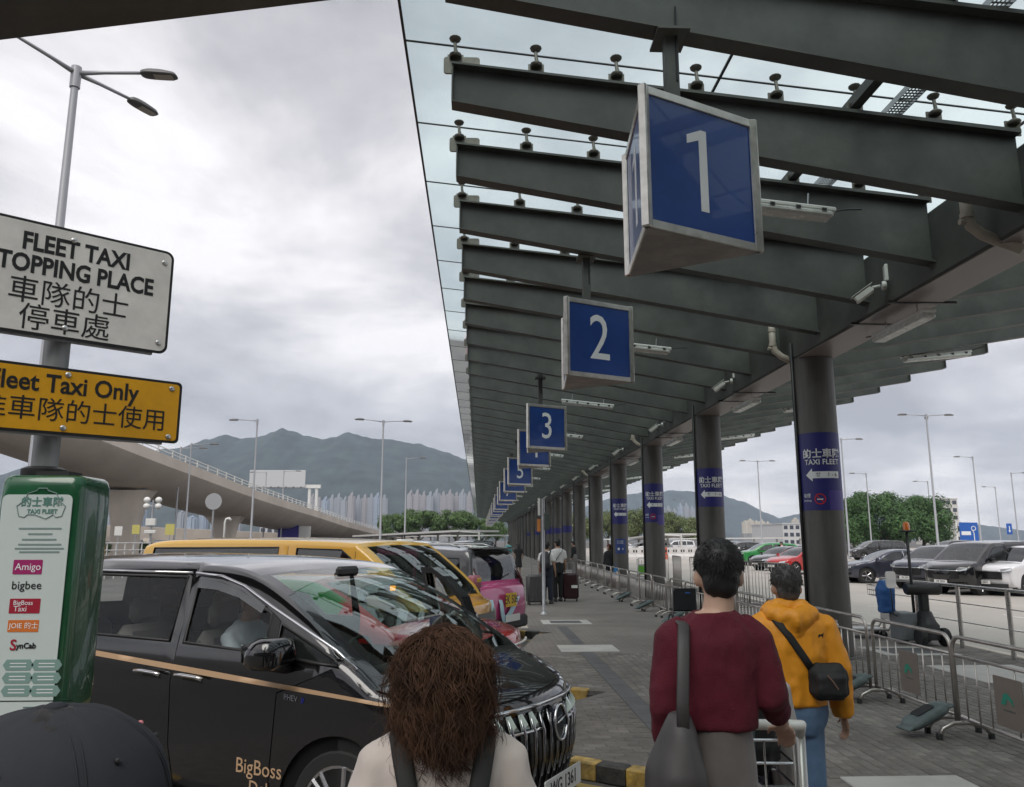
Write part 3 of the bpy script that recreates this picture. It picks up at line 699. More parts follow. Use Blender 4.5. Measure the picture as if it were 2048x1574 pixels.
pbox(70, 1402, .24, .003, GREYI, 'rule'); pbox(60, 1415, .05, .005, GREYI, 'fine_print'); pbox(58, 1422, .09, .004, GREYI, 'fine_print')
MB().prism([(-.12, .84), (-.12, 1.06), (-.04, .98), (.12, .84)], .002, .0028, PM).build('teal_hill', SAGE, pan)

# ================================================================== barriers, railing, trolleys
BARM = mat('barrier_steel', (.50, .46, .43), .34, .85, var=.18, vscale=6); SANDB = mat('sandbag_vinyl', (.10, .125, .125), .55, var=.2, vscale=8); BPLATE = mat('barrier_plate', (.21, .175, .15), .6, var=.1)
BL, BH = 1.56, .88
fr = MB(); r_ = .12
def arc(cx, cz, r, a0, a1, n=5): return [(0, cx + r * cos(radians(a0 + (a1 - a0) * i / n)), cz + r * sin(radians(a0 + (a1 - a0) * i / n))) for i in range(n + 1)]
fr.tube([(0, -BL / 2 + .02, .1)] + arc(-BL / 2 + .02 + r_, BH - r_, r_, 180, 90) + arc(BL / 2 - .02 - r_, BH - r_, r_, 90, 0) + [(0, BL / 2 - .02, .1)], .019, 8)
FR = fr.mesh('frame', BARM, True)
RAILT = MB().tube([(0, -BL / 2 + .03, BH - .17), (0, BL / 2 - .03, BH - .17)], .013, 6).mesh('upper_rail', BARM, True)
RAILB = MB().tube([(0, -BL / 2 + .03, .17), (0, BL / 2 - .03, .17)], .013, 6).mesh('lower_rail', BARM, True)
BAR = MB().tube([(0, 0, .17), (0, 0, BH - .17)], .0075, 6).mesh('upright_bar', BARM, True)
ft = MB()
ft.tube([(-.24, 0, .025), (-.2, 0, .09), (-.1, 0, .135), (.1, 0, .135), (.2, 0, .09), (.24, 0, .025)], .02, 8)
FOOT = ft.mesh('loop_foot', BARM, True)
FP = MB().lathe([(.028, 0), (.028, .04), (.02, .05)], 10).mesh('rubber_tip', RUBBER, 40)
def sandbag():
    b = MB(); b.rings([(.0, 0, 0, .07, .17, .45), (.02, 0, 0, .105, .215, .45), (.05, 0, 0, .115, .225, .5), (.085, 0, .0, .10, .21, .5), (.105, 0, 0, .05, .15, .6)], 24)
    for s_ in (-1, 1): b.box((0, s_ * .235, .05), (.2, .05, .018))
    me = wrinkle(remesh(b, .011, 2), .006, 10, 2.0); me.materials.append(SANDB); me.name = 'sandbag'; return me
SB = sandbag()
mark = [(-.1, -.02), (-.055, .07), (-.01, .075), (.05, .035), (.06, -.02), (.02, .02), (-.02, .03), (-.04, -.02)]
def barrier(label, y, x=4.4, foot=True, plate=False, rz=0.0, ends=True):
    t = thing('crowd_barrier', label, 'barrier', (x, y, 0), rz, 'steel crowd barriers beside the columns')
    link('frame', FR, t); link('upper_rail', RAILT, t); link('lower_rail', RAILB, t)
    for i in range(8):
        if plate and i in (4,): continue
        link('upright_bar', BAR, t, (0, -BL / 2 + BL * (i + 1) / 9, 0))
    for s in (-1, 1):
        f = link('loop_foot', FOOT, t, (0, s * (BL / 2 - .1), 0))
        for sx in (-1, 1): link('rubber_tip', FP, f, (sx * .24, 0, 0))
    if plate:
        M = plane_M((-.012, 0, .43), (0, -1, 0), (0, 0, 1)); p = MB().prism(rrect(.36, .40, .01, 2), -.003, .003, M).build('logo_plate', BPLATE, t)
        MB().prism(mark, .004, .006, M).build('green_emblem', mat('emblem_green', (.03, .28, .19), .5), p); MB().prism(rrect(.15, .012, .002, 2, 0, -.06), .004, .005, M).build('print_line', mat('emblem_grey', (.1, .1, .1), .5), p)
    return t
def bag(label, x, y, rz, z=0.0, tilt=0.0):
    t = thing('sandbag', label, 'sandbag', (x, y, z), rz, 'sandbags on the barrier feet'); t.rotation_euler = (radians(-24), 0, radians(90) + (rz - .6))
    link('bag', SB, t); MB().prism(rrect(.13, .2, .03), .104, .11).build('dark_patch', BLACKP, t)
for i in range(19):
    barrier('steel crowd barrier with loop feet, %s from the right frame edge' % ORD[i], 6.75 + 1.62 * i + random.uniform(-.03, .03), 4.4 + random.uniform(-.04, .04) + .012 * max(0, i - 8) ** 1.5 * .1, plate=i in (0, 1, 3), rz=random.uniform(-.02, .02))
for i, (x, y, rz) in enumerate([(4.1, 7.55, .7), (4.14, 9.15, .6), (4.1, 15.6, .5), (4.12, 17.2, .6), (4.15, 20.4, .5), (4.2, 23.6, .6)]): bag('grey vinyl sandbag on barrier foot, %s from the front' % ORD[i], x, y, rz, .125, .35)
# small pale retaining drums seen through the barriers
for i, (x, y) in enumerate([(5.0, 12.0), (4.95, 18.2), (4.98, 24.2), (5.0, 30.4)]):
    t = thing('column_guard', 'white ringed guard at the foot of the %s column' % ORD[i], 'guard', (x + .12, y - .3, 0), 0, 'column guards')
    for q in range(3): MB().lathe([(.05, 0), (.055, .02), (.05, .04)], 12, (0, 0, .25 + .14 * q)).build('white_ring', WHITEP, t, 40)
    MB().lathe([(.045, 0), (.04, .62)], 12).build('post', BARM, t, 40)
# taller barred barriers along the car park side
TB = MB()
TB.tube([(0, -1, .12), (0, -1, 1.18), (0, 1, 1.18), (0, 1, .12)], .02, 6, closed=True)
TBm = TB.mesh('frame', BARM, True); TBAR = MB().tube([(0, 0, .12), (0, 0, 1.18)], .009, 5).mesh('upright_bar', BARM, True)
for i, (x, y, rz) in enumerate([(7.35, 17.2, .0), (7.3, 20.6, .25), (7.1, 22.6, .1), (7.2, 26.0, .15), (7.1, 29.0, -.1), (7.3, 33.0, .2)]):
    t = thing('barred_barrier', 'tall barred steel barrier near the car park kerb, %s from the front' % ORD[i], 'barrier', (x, y, 0), rz, 'tall barred barriers by the car park')
    link('frame', TBm, t)
    for q in range(13): link('upright_bar', TBAR, t, (0, -1 + 2 * (q + 1) / 14, 0))
    for s in (-1, 1): MB().box((0, s * .95, .06), (.5, .05, .12), bev=.01).build('foot', BARM, t)
rl = thing('pedestrian_railing', 'stainless railing with thin rails between pavement and car park', 'railing', (8.0, 0, 0))
for i in range(11):
    y = 3.1 + i * 1.29; MB().tube([(0, y, 0), (0, y, 1.02)], .036, 10).build('post', STEEL, rl, 40)
    for z in ([1.0, .72, .42, .15]): 
        if i < 10: MB().tube([(0, y + .03, z), (0, y + 1.26, z)], .024 if z > .9 else .009, 8).build('rail', STEEL, rl, 40)
# luggage trolleys
TROLG = mat('trolley_grey', (.45, .45, .43), .35, .6); TRED = mat('trolley_red', (.42, .015, .02), .45); GREENP = mat('ad_green', (.14, .45, .05), .5); BLUEB = mat('blue_canvas', (.03, .12, .36), .6)
def trolley(label, loc, rz, ad=None, group='airport luggage trolleys'):
    """Local +y is the way it is pushed; the handle is at y = -.45."""
    t = thing('luggage_trolley', label, 'trolley', loc, rz, group)
    for s in (-1, 1):
        MB().tube([(s * .27, .55, .16), (s * .29, -.28, .16), (s * .285, -.34, .25), (s * .27, -.38, .95)], .022, 8).build('side_frame', TROLG, t, True)
    MB().tube([(-.27, -.38, .95), (-.265, -.43, 1.0), (-.18, -.47, 1.01), (.18, -.47, 1.01), (.265, -.43, 1.0), (.27, -.38, .95)], .021, 10).build('handle_bar', WHITEP, t, True)
    bk = link('wire_basket', None, t)
    for z in (.75, .84, .93): MB().tube([(-.24, -.38, z), (.24, -.38, z), (.24, -.12, z), (-.24, -.12, z)], .006, 5, closed=True).build('wire', CHROME, bk)
    for x in (-.24, -.12, 0, .12, .24): MB().tube([(x, -.38, .93), (x, -.385, .75), (x, -.12, .75), (x, -.12, .93)], .005, 5).build('wire', CHROME, bk)
    MB().box((0, .15, .155), (.5, .8, .02), bev=.005).build('platform', TROLG, t); MB().box((0, -.345, .71), (.5, .02, .05), bev=.006).build('cross_rail', TROLG, t)
    MB().box((0, -.34, .5), (.5, .015, .36), bev=.004).build('advert_board', ad or TRED, t)
    for x, y in ((-.24, -.2), (.24, -.2), (0, .55)):
        w_ = link('castor', None, t, (x, y, .07)); MB().lathe([(.07, -.018), (.07, .018)], 16, axis='X').build('wheel', RUBBER, w_, 40); MB().box((0, 0, .05), (.05, .05, .08)).build('fork', GALV, w_)
    return t
trolley('grey airport trolley with red board pushed by man in maroon sweater', (1.10, 3.88, 0), radians(-4))
t = trolley('airport trolley with red and white percent advert by the tug', (7.15, 14.95, 0), radians(80), mat('advert_white', (.6, .58, .55), .5))
text_mb('%', .3, plane_M((-.05, -.352, .5), (1, 0, 0), (0, 0, 1)), .003, bold=.004).build('advert_mark', TRED, t); MB().box((.15, -.352, .5), (.16, .006, .28)).build('advert_panel', TRED, t)
trolley('airport trolley with green advert board beyond the barriers', (6.9, 34.5, 0), radians(10), GREENP)
for i in range(5): trolley('nested airport trolley by the far columns, %s in the row' % ORD[i], (3.55 + .1 * i, 38.5 + .5 * i, 0), radians(-90), None)
trolley('airport trolley standing alone beyond the white-shirted pair', (2.75, 37, 0), radians(40))
# electric tug with beacon
tg = thing('electric_tug', 'black electric trolley tug with orange beacon on a pole', 'tug', (7.62, 13.9, 0), radians(0))
b = MB(); b.rings([(.1, 0, 0, .17, .34, .55), (.34, 0, 0, .17, .34, .55), (.4, 0, -.02, .13, .28, .6), (.55, .03, -.05, .09, .1, .7)], 20); b.build('chassis', BLACKP, tg, 50)
for x in (-.2, .2):
    for y in (-.28, .28): MB().lathe([(.14, -.05), (.15, -.03), (.15, .03), (.14, .05)], 18, (x, y, .15), 'X').build('wheel', RUBBER, tg, 40)
MB().box((.05, 0, .68), (.16, .12, .5), bev=.03).build('steering_column', BLACKP, tg); MB().lathe([(.09, -.3), (.105, -.27), (.105, .27), (.09, .3)], 18, (.05, 0, .92), 'X').build('padded_bar', BLACKP, tg, 50)
MB().box((-.28, .1, .3), (.3, .4, .46), bev=.02).build('battery_box', GREYP, tg)
MB().tube([(-.16, -.05, .3), (-.17, -.05, 1.9)], .026, 8).build('pole', BLACKP, tg, True); MB().box((-.17, -.05, 1.9), (.24, .12, .03), bev=.01).build('beacon_bracket', BLACKP, tg)
MB().lathe([(.055, 0), (.055, .1), (.035, .14)], 16, (-.17, -.05, 1.92)).build('beacon', mat('amber_beacon', (.65, .15, .005), .2, coat=1), tg, 40)
MB().prism(rrect(.2, .28, .05), -.012, .012, plane_M((-.55, -.1, 1.08), (1, .25, 0), (0, 0, 1))).build('mirror', mat('mirror_white', (.75, .75, .75), .15, .3), tg); MB().tube([(-.55, -.08, .95), (-.5, .0, .5), (-.3, .05, .4)], .012, 6).build('mirror_stalk', BLACKP, tg, True)
bb = MB(); bb.rings([(.5, -.28, .12, .12, .14, .7), (.9, -.28, .12, .14, .16, .7), (1.05, -.27, .12, .1, .12, .8)], 16); bl = link('blue_bag', None); me_ = wrinkle(remesh(bb, .02, 3), .012, 7, 1.0)
bl = put('blue_bag', me_, BLUEB); bl.location = (7.45, 14.1, 0); tag(bl, 'blue canvas bag hung on the electric tug', 'bag')
for o in list(COL.objects):
    if o.name == 'blue_bag' and o.type == 'EMPTY': bpy.data.objects.remove(o)
# black folded wheelchair by the barriers
wc = thing('wheelchair', 'black wheelchair parked against the barriers left of the maroon man', 'wheelchair', (4.02, 15.9, -.02), radians(0)); wc.scale = (.95, .95, .88)
MB().box((0, 0, .72), (.46, .03, .48), bev=.012).build('backrest', mat('black_canvas', (.012, .012, .014), .8, var=.2), wc)
MB().box((0, .22, .48), (.46, .42, .04), bev=.012).build('seat', mat('black_canvas', (.012, .012, .014), .8), wc)
for s in (-1, 1):
    w_ = link('wheel', None, wc, (s * .27, .1, .3)); MB().tube([(0, (.2 * cos(a)), .2 * sin(a) - .1) for a in [2 * pi * i / 24 for i in range(24)]], .017, 6, closed=True).build('tyre', RUBBER, w_, True)
    for q in range(6): a = pi * q / 6; MB().tube([(0, .19 * cos(a), .19 * sin(a) - .1), (0, -.19 * cos(a), -.19 * sin(a) - .1)], .003, 4).build('spoke', GALV, w_)
    MB().tube([(s * .24, -.1, .93), (s * .24, .0, .95), (s * .24, .02, .1), (s * .24, .5, .12)], .012, 6).build('frame_tube', GALV, wc, True)
MB().box((.06, -.02, .86), (.1, .005, .03)).build('label_tag', BLUEB, wc)
# thin post with notices, standing on the pavement edge
pp = thing('notice_post', 'slim grey post with a white and an orange notice on the pavement', 'post', (1.58, 19.8, 0))
MB().lathe([(.09, 0), (.045, .05), (.04, .06), (.038, 2.75)], 14).build('pole', GALV, pp, 40)
MB().box((-.1, -.02, 2.55), (.06, .02, .42), bev=.006).build('white_notice', WHITEP, pp); MB().box((-.11, -.02, 2.1), (.08, .02, .3), bev=.006).build('orange_notice', mat('orange_board', (.55, .2, .05), .5), pp); MB().box((.09, 0, 2.2), (.12, .08, .4), bev=.01).build('control_box', mat('control_box_green', (.07, .09, .08), .5), pp)
# ================================================================== vehicles
TYRE = mat('tyre_rubber', (.02, .02, .02), .8, var=.2, vscale=20)
CABIN = mat('cabin_trim', (.03, .03, .032), .8, var=.15)
HEADL = mat('pale_headliner', (.55, .53, .50), .9)
SEATG = mat('seat_leather', (.13, .122, .115), .6, var=.12)
SEATL = mat('pale_seat_leather', (.33, .31, .29), .6, var=.1)
CGLASS = glass('car_glass', (.90, .93, .91), .0, ior=1.33)
WGLASS = glass('windscreen_glass', (.72, .86, .80), .14)
DGLASS = glass('tinted_glass', (.12, .13, .13), .05)
LGLASS = glass('lamp_glass', (.8, .82, .82), .06)
LAMPR = mat('red_lamp', (.45, .01, .01), .15, coat=1)
LAMPW = mat('lamp_reflector', (.75, .76, .78), .12, .7)
LAMPO = mat('amber_lamp_lit', (.8, .25, .02), .3, emit=(1, .32, .03, 3.0))
SHELL = mat('underbody_black', (.012, .012, .012), .85)
PLW = mat('white_plate', (.74, .74, .72), .4); PLY = mat('yellow_plate', (.72, .45, .02), .4)
ALLOY = mat('silver_alloy', (.6, .6, .61), .25, .9)
ALLOYD = mat('dark_alloy', (.06, .06, .062), .3, .8)
def paint(n, c, rough=.22, metal=0.0, coat=1.0): return mat('car_paint_' + n, c, rough, metal, coat=coat)
def catmull(P, n=6):
    out = []
    for i in range(len(P) - 1):
        p0 = P[max(i - 1, 0)]; p1 = P[i]; p2 = P[i + 1]; p3 = P[min(i + 2, len(P) - 1)]
        for k in range(n):
            t = k / n; out.append(tuple(.5 * ((2 * b) + (c - a) * t + (2 * a - 5 * b + 4 * c - d) * t * t + (-a + 3 * b - 3 * c + d) * t ** 3) for a, b, c, d in zip(p0, p1, p2, p3)))
    out.append(tuple(P[-1])); return out
def pdist(p, a, b):
    ax, ay = b[0] - a[0], b[1] - a[1]; L = ax * ax + ay * ay; t = max(0, min(1, ((p[0] - a[0]) * ax + (p[1] - a[1]) * ay) / L)) if L else 0
    return hypot(p[0] - a[0] - ax * t, p[1] - a[1] - ay * t)
def wheel_meshes(R, w, spokes, two=False, rimr=.66):
    ty = MB().lathe([(R * rimr, -w / 2), (R * .93, -w / 2), (R * .985, -w * .42), (R, -w * .3), (R, w * .3), (R * .985, w * .42), (R * .93, w / 2), (R * rimr, w / 2), (R * rimr, -w / 2)], 32, axis='Y').mesh('tyre', TYRE, 40)
    rm = MB().lathe([(R * .12, w * .32), (R * rimr * .9, w * .2), (R * rimr, w * .45), (R * rimr, -w * .45)], 32, axis='Y').mesh('rim', ALLOYD, 40)
    sp = MB()
    for i in range(spokes):
        for dd in ((-.13, .13) if two else (0,)):
            a = 2 * pi * i / spokes + dd; ca, sa = cos(a), sin(a); a2 = 2 * pi * i / spokes + dd * .35; cb, sb_ = cos(a2), sin(a2)
            sp.tube([(cb * R * .1, w * .40, sb_ * R * .1), (ca * R * rimr * .97, w * .44, sa * R * rimr * .97)], [.02, .016 if two else .03], 6)
    sp.lathe([(R * .02, w * .46), (R * .15, w * .45), (R * .16, w * .36)], 16, axis='Y')
    sp.lathe([(R * rimr * .94, w * .46), (R * rimr, w * .47), (R * rimr, w * .42), (R * rimr * .94, w * .42), (R * rimr * .94, w * .46)], 32, axis='Y')
    return ty, rm, sp.mesh('spoke_face', ALLOY, 40)
WM = {}
class Car:
    """A vehicle grown from its side view: upper outline, half-width law, window shapes, door gaps, wheels."""
    def __init__(s, root, top, half, belt, tumble, paintm, wheels, R, windows=(), cuts=(), ws=(0, 1), rw=None, fil=.07, front_bulge=.12, rear_bulge=.06, sill=.24, fine=.12, crown=.035, plan=(.55, .16, .5, .1), low=.32, roofm=None, hoodm=None, glassm=None, wsm=None, sidem=None, nseg=5, skip=(), interior=True, seatm=None, lowm=None):
        s.root = root; s.half = half; s.belt = belt; s.tumble = tumble; s.R = R
        s.top = catmull(top, nseg); s.knots = top; s.nseg = nseg; s.fil = fil; s.fb, s.rb = front_bulge, rear_bulge; s.plan = plan
        s.x1 = max(p[0] for p in top); s.x0 = min(p[0] for p in top); s.zt = max(p[1] for p in top); s.crown = crown; s.sill = sill
        s.P = paintm; roofm = roofm or paintm; hoodm = hoodm or paintm; glassm = glassm or CGLASS; wsm = wsm or WGLASS
        s.build_top(ws, rw, roofm, hoodm, wsm, glassm)
        poly = list(s.top); zf, zr = poly[0][1], poly[-1][1]
        # bottom edge from the rear back to the front with wheel arches
        bot = []
        for wx in sorted(wheels):
            ra = R * 1.18; n = 26; a0 = math.asin(max(-1, min(1, (sill - R) / ra)))
            for i in range(n + 1):
                a = (pi - a0) + (2 * a0 - pi) * i / n; bot.append((wx + ra * cos(a), R + ra * sin(a)))
        s.poly = poly + bot; s.bot = bot
        s.sides(windows, cuts, fine, glassm, sidem, skip, lowm)
        for wx in wheels: s.wheel(wx)
        s.shell()
        if interior: s.cabin(ws, seatm or SEATG)
    def W(s, x, z):
        w = s.half
        if z > s.belt: w *= 1 - s.tumble * ((z - s.belt) / (s.zt - s.belt)) ** 1.25
        elif z < .55: w *= 1 - .05 * ((.55 - z) / .4) ** 2
        else: w *= 1 - .012 * ((s.belt - .12 - z) / .3) ** 2 if z > .85 else 1
        lf, af, lr, ar = s.plan
        t = (x - (s.x1 - lf)) / lf
        if t > 0: w *= 1 - af * t * t
        t = ((s.x0 + lr) - x) / lr
        if t > 0: w *= 1 - ar * t * t
        return w
    def dout(s, p): return min(pdist(p, s.top[i], s.top[i + 1]) for i in range(len(s.top) - 1))
    def Y(s, x, z, d=None):
        d = s.dout((x, z)) if d is None else d; r = s.fil; y = s.W(x, z)
        if d < r:
            q = 1 - d / r; y -= r * (1 - sqrt(max(0, 1 - q * q)))
        return y
    def xb(s, x, z, t):
        """Plan bulge: ends are curved towards the corners."""
        lf, _, lr, _ = s.plan; o = 0
        a = (x - (s.x1 - lf)) / lf
        if a > 0: o -= s.fb * a * (t ** 2.4)
        a = ((s.x0 + lr) - x) / lr
        if a > 0: o += s.rb * a * (t ** 2.4)
        return o
    def edge(s, x, z): return x + s.xb(x, z, 1.0)
    def topgrid(s, i0, i1, t0, t1, nc=8, lift=0.0):
        b = MB(); vs = []
        n = i1 - i0 + 1
        for i in range(i0, i1 + 1):
            x, z = s.top[i]; w = s.Y(x, z, 0)
            a = s.top[max(i - 1, 0)]; c = s.top[min(i + 1, len(s.top) - 1)]; tx, tz = c[0] - a[0], c[1] - a[1]; L = hypot(tx, tz) or 1; nx, nz = tz / L * -1, tx / L
            if nz < 0 and abs(nz) > .3: nx, nz = -nx, -nz
            if abs(nz) <= .3: nx, nz = (1 if x > (s.x0 + s.x1) / 2 else -1), 0
            for j in range(nc + 1):
                t = t0 + (t1 - t0) * j / nc; cr = s.crown * (1 - t * t)
                vs.append((x + s.xb(x, z, abs(t)) + nx * lift, t * w, z + cr * max(0, nz) + nz * lift))
        fs = [(i * (nc + 1) + j, i * (nc + 1) + j + 1, (i + 1) * (nc + 1) + j + 1, (i + 1) * (nc + 1) + j) for i in range(n - 1) for j in range(nc)]
        return b.add(vs, fs)
    def build_top(s, ws, rw, roofm, hoodm, wsm, glassm):
        N = s.nseg; last = len(s.top) - 1; a, b = ws[0] * N, ws[1] * N
        pw = .1
        hood0 = 2 * N if len(s.knots) > 6 else 0
        s.topgrid(0, hood0, -1, 1, 12).build('front_bumper', s.P, s.root, 50)
        s.topgrid(hood0, a, -1, 1, 12).build('bonnet', hoodm, s.root, 60)
        s.topgrid(a, b, -.9, .9, 10).build('windscreen', wsm, s.root, True)
        for t0, t1 in ((-1, -.9), (.9, 1)): s.topgrid(a, b, t0, t1, 2).build('a_pillar', roofm, s.root, True)
        s.topgrid(a, b, -.9, .9, 10, .004).build('_', None) if False else None
        if rw:
            c, d = rw[0] * N, rw[1] * N
            s.topgrid(b, c, -1, 1, 10).build('roof', roofm, s.root, 50)
            s.topgrid(b + 1, c - 1, -.9, .9, 8, -.05).build('headliner', HEADL, s.root, True)
            s.topgrid(c, d, -.86, .86, 10).build('rear_window', glassm, s.root, True)
            for t0, t1 in ((-1, -.86), (.86, 1)): s.topgrid(c, d, t0, t1, 2).build('rear_pillar', roofm, s.root, True)
            s.topgrid(d, last, -1, 1, 10).build('tailgate', s.P, s.root, 50)
        else: s.topgrid(b, last, -1, 1, 10).build('roof', roofm, s.root, 50)
    def tri(s, loops, pts):
        vs = []; es = []
        for lp, closed in loops:
            o = len(vs); vs += [Vector(p) for p in lp]
            es += [(o + i, o + i + 1) for i in range(len(lp) - 1)] + ([(o + len(lp) - 1, o)] if closed else [])
        vs += [Vector(p) for p in pts]
        r = delaunay_2d_cdt(vs, es, [], 0, 1e-5); return r[0], r[2]
    def sides(s, windows, cuts, fine, glassm, sidem, skip, lowm):
        loops = [(s.poly, True)] + [(w[1], True) for w in windows]
        lines = []
        for cpath in cuts:
            L, Rr = [], []
            for i, p in enumerate(cpath):
                a = cpath[max(i - 1, 0)]; b = cpath[min(i + 1, len(cpath) - 1)]; tx, tz = b[0] - a[0], b[1] - a[1]; l = hypot(tx, tz); nx, nz = -tz / l * .004, tx / l * .004
                L.append((p[0] + nx, p[1] + nz)); Rr.append((p[0] - nx, p[1] - nz))
            loops.append((L + Rr[::-1], True)); lines.append(L + Rr[::-1])
        pts = []; x = s.x0 + .03; r = s.fil
        for i in range(len(s.top) - 1):
            a, b = s.top[i], s.top[i + 1]; L = hypot(b[0] - a[0], b[1] - a[1]) or 1; nx, nz = (b[1] - a[1]) / L, -(b[0] - a[0]) / L
            if nz > 0 and i > 8 and i < len(s.top) - 8: nx, nz = -nx, -nz
            ns = max(1, int(L / (.09 if fine < .2 else .2)))
            for f, sg, q_ in [(f, sg, q_) for f in (.06, .2, .5, 1.0) for sg in (1, -1) for q_ in range(ns)]:
                if 1:
                    p = (a[0] + (b[0] - a[0]) * q_ / ns + nx * sg * r * f, a[1] + (b[1] - a[1]) * q_ / ns + nz * sg * r * f)
                    if inside(p, s.poly) and abs(s.dout(p) - r * f) < r * .04: pts.append(p)
        while x < s.x1:
            z = s.sill + .05
            while z < s.zt:
                if inside((x, z), s.poly) and s.dout((x, z)) > r * 1.15: pts.append((x, z))
                z += fine
            x += fine
        vs, fs = s.tri(loops, pts)
        ed = [(s.edge(v.x, v.y), s.Y(v.x, v.y), v.y) for v in vs]
        def panel_of(x, z):
            n = 0
            for cpath in cuts:
                # cut paths run top to bottom; count those in front of the point
                zz = [p[1] for p in cpath]
                if z > max(zz) or z < min(zz): xc = cpath[0][0] if z > max(zz) else cpath[-1][0]
                else:
                    xc = cpath[-1][0]
                    for i in range(len(cpath) - 1):
                        a, b = cpath[i], cpath[i + 1]
                        if (a[1] - z) * (b[1] - z) <= 0 and a[1] != b[1]: xc = a[0] + (b[0] - a[0]) * (z - a[1]) / (b[1] - a[1])
                if x < xc: n += 1
            return n
        names = {0: ['front_wing', 'front_wing'], 1: ['front_wing', 'front_door', 'rear_door', 'rear_quarter', 'rear_quarter']}
        groups = {}
        for f in fs:
            c = ((vs[f[0]].x + vs[f[1]].x + vs[f[2]].x) / 3, (vs[f[0]].y + vs[f[1]].y + vs[f[2]].y) / 3)
            if not inside(c, s.poly): continue
            if any(inside(c, l) for l in lines): continue
            for wi, w in enumerate(windows):
                if inside(c, w[1]): key = ('w', wi); break
            else: key = ('p', panel_of(*c))
            groups.setdefault(key, []).append(f)
        for sg in (-1, 1):
            for key, fl in groups.items():
                if (sg, key) in skip: continue
                used = sorted({i for f in fl for i in f}); mp = {v: i for i, v in enumerate(used)}
                off = -.006 if key[0] == 'w' else 0
                b = MB(); b.add([(ed[i][0], sg * (ed[i][1] + off), ed[i][2]) for i in used], [tuple(mp[i] for i in (f if sg < 0 else f[::-1])) for f in fl])
                if key[0] == 'w': nm, m = 'side_window', windows[key[1]][2] if len(windows[key[1]]) > 2 else glassm
                else:
                    nm = ['front_wing', 'front_door', 'rear_door', 'rear_quarter', 'rear_quarter'][min(4, key[1])] if cuts else 'body_side'; m = (sidem or {}).get(key[1], s.P)
                o = b.build(nm, m, s.root, 38)
                if key[0] == 'w':
                    fr = MB(); lp = windows[key[1]][1]; pts3 = [(s.edge(*p), sg * (s.Y(*p) + .001), p[1]) for p in lp]; fr.tube(pts3, .011, 5, closed=True); fr.build('window_seal', BLACKP, o, True)
    def patch(s, poly, sg, off, name, m, parent=None, grid=.1):
        """A flat shape laid on the side of the body."""
        xs = [p[0] for p in poly]; pts = []; x = min(xs) + grid
        zs = [p[1] for p in poly]
        dense = []
        for i in range(len(poly)):
            a, b = poly[i], poly[(i + 1) % len(poly)]; n = max(1, int(hypot(b[0] - a[0], b[1] - a[1]) / grid))
            dense += [(a[0] + (b[0] - a[0]) * j / n, a[1] + (b[1] - a[1]) * j / n) for j in range(n)]
        vs, fs = s.tri([(dense, True)], [])
        b = MB(); b.add([(s.edge(v.x, v.y), sg * (s.Y(v.x, v.y) + off), v.y) for v in vs], [tuple(f if sg < 0 else f[::-1]) for f in fs if inside((sum(vs[i].x for i in f) / 3, sum(vs[i].y for i in f) / 3), dense)])
        return b.build(name, m, parent or s.root, True)
    def strip(s, path, r, sg, name, m, off=.006, parent=None):
        return MB().tube([(s.edge(*p), sg * (s.Y(*p) + off), p[1]) for p in path], r, 6).build(name, m, parent or s.root, True)
    def sidetext(s, body, size, x, z, sg, m, name='lettering', off=.003, ax='LEFT', slope=0.0, bold=0.0):
        # seen from the right side (sg=-1) the text runs forward (+x)
        k = 1 if sg < 0 else -1
        fn = lambda a, b, c: (s.edge(x + k * a, z + b), sg * (s.Y(x, z) + off + c), z + b + slope * a)
        return text_mb(body, size, None, .002, ax, bold, fn=fn).build(name, m, s.root)
    def wheel(s, wx):
        key = (s.R, s.wtype if hasattr(s, 'wtype') else 5)
        if key not in WM: WM[key] = wheel_meshes(s.R, .22, key[1], key[1] == 7, .76 if key[1] == 7 else .66)
        ty, rm, sp = WM[key]
        for sg in (-1, 1):
            w = link('wheel', None, s.root, (wx, sg * (s.half - .13), s.R)); w.rotation_euler = (0, .4 * wx, 0 if sg > 0 else pi)
            link('tyre', ty, w); link('rim', rm, w); link('spoke_face', sp, w)
        for sg in (-1, 1):
            b = MB(); b.lathe([(s.R * 1.15, -.26), (s.R * 1.15, 0), (s.R * .3, 0), (s.R * .3, -.01)], 44, (wx, sg * (s.half - .03) if sg > 0 else -(s.half - .03) + .26, s.R), 'Y')
            b.build('wheel_arch_liner', SHELL, s.root)
    def shell(s):
        """Dark inner body that shows through the door gaps and carries the floor."""
        b = MB(); n = 14; vs = []
        x0, x1 = s.x0 + .12, s.x1 - .22
        for i in range(n + 1):
            x = x0 + (x1 - x0) * i / n; w = s.W(x, .8) - .03 - (.14 if False else 0)
            hz = min(s.belt - .09, s.roofz(x) - .1)
            vs += [(s.edge(x, .8), -w, .28), (s.edge(x, .8), -w, hz), (s.edge(x, .8), w, hz), (s.edge(x, .8), w, .28)]
        wl = []
        fs = []
        for i in range(n):
            for j in (0, 2, 3): fs.append((4 * i + j, 4 * i + (j + 1) % 4, 4 * i + 4 + (j + 1) % 4, 4 * i + 4 + j))
        fs += [(0, 1, 2, 3)]
        b.add(vs, fs).build('inner_body', SHELL, s.root)
    def roofz(s, x):
        z = 0
        for i in range(len(s.top) - 1):
            a, b = s.top[i], s.top[i + 1]
            if (a[0] - x) * (b[0] - x) <= 0 and a[0] != b[0]: z = max(z, a[1] + (b[1] - a[1]) * (x - a[0]) / (b[0] - a[0]))
        return z or s.zt
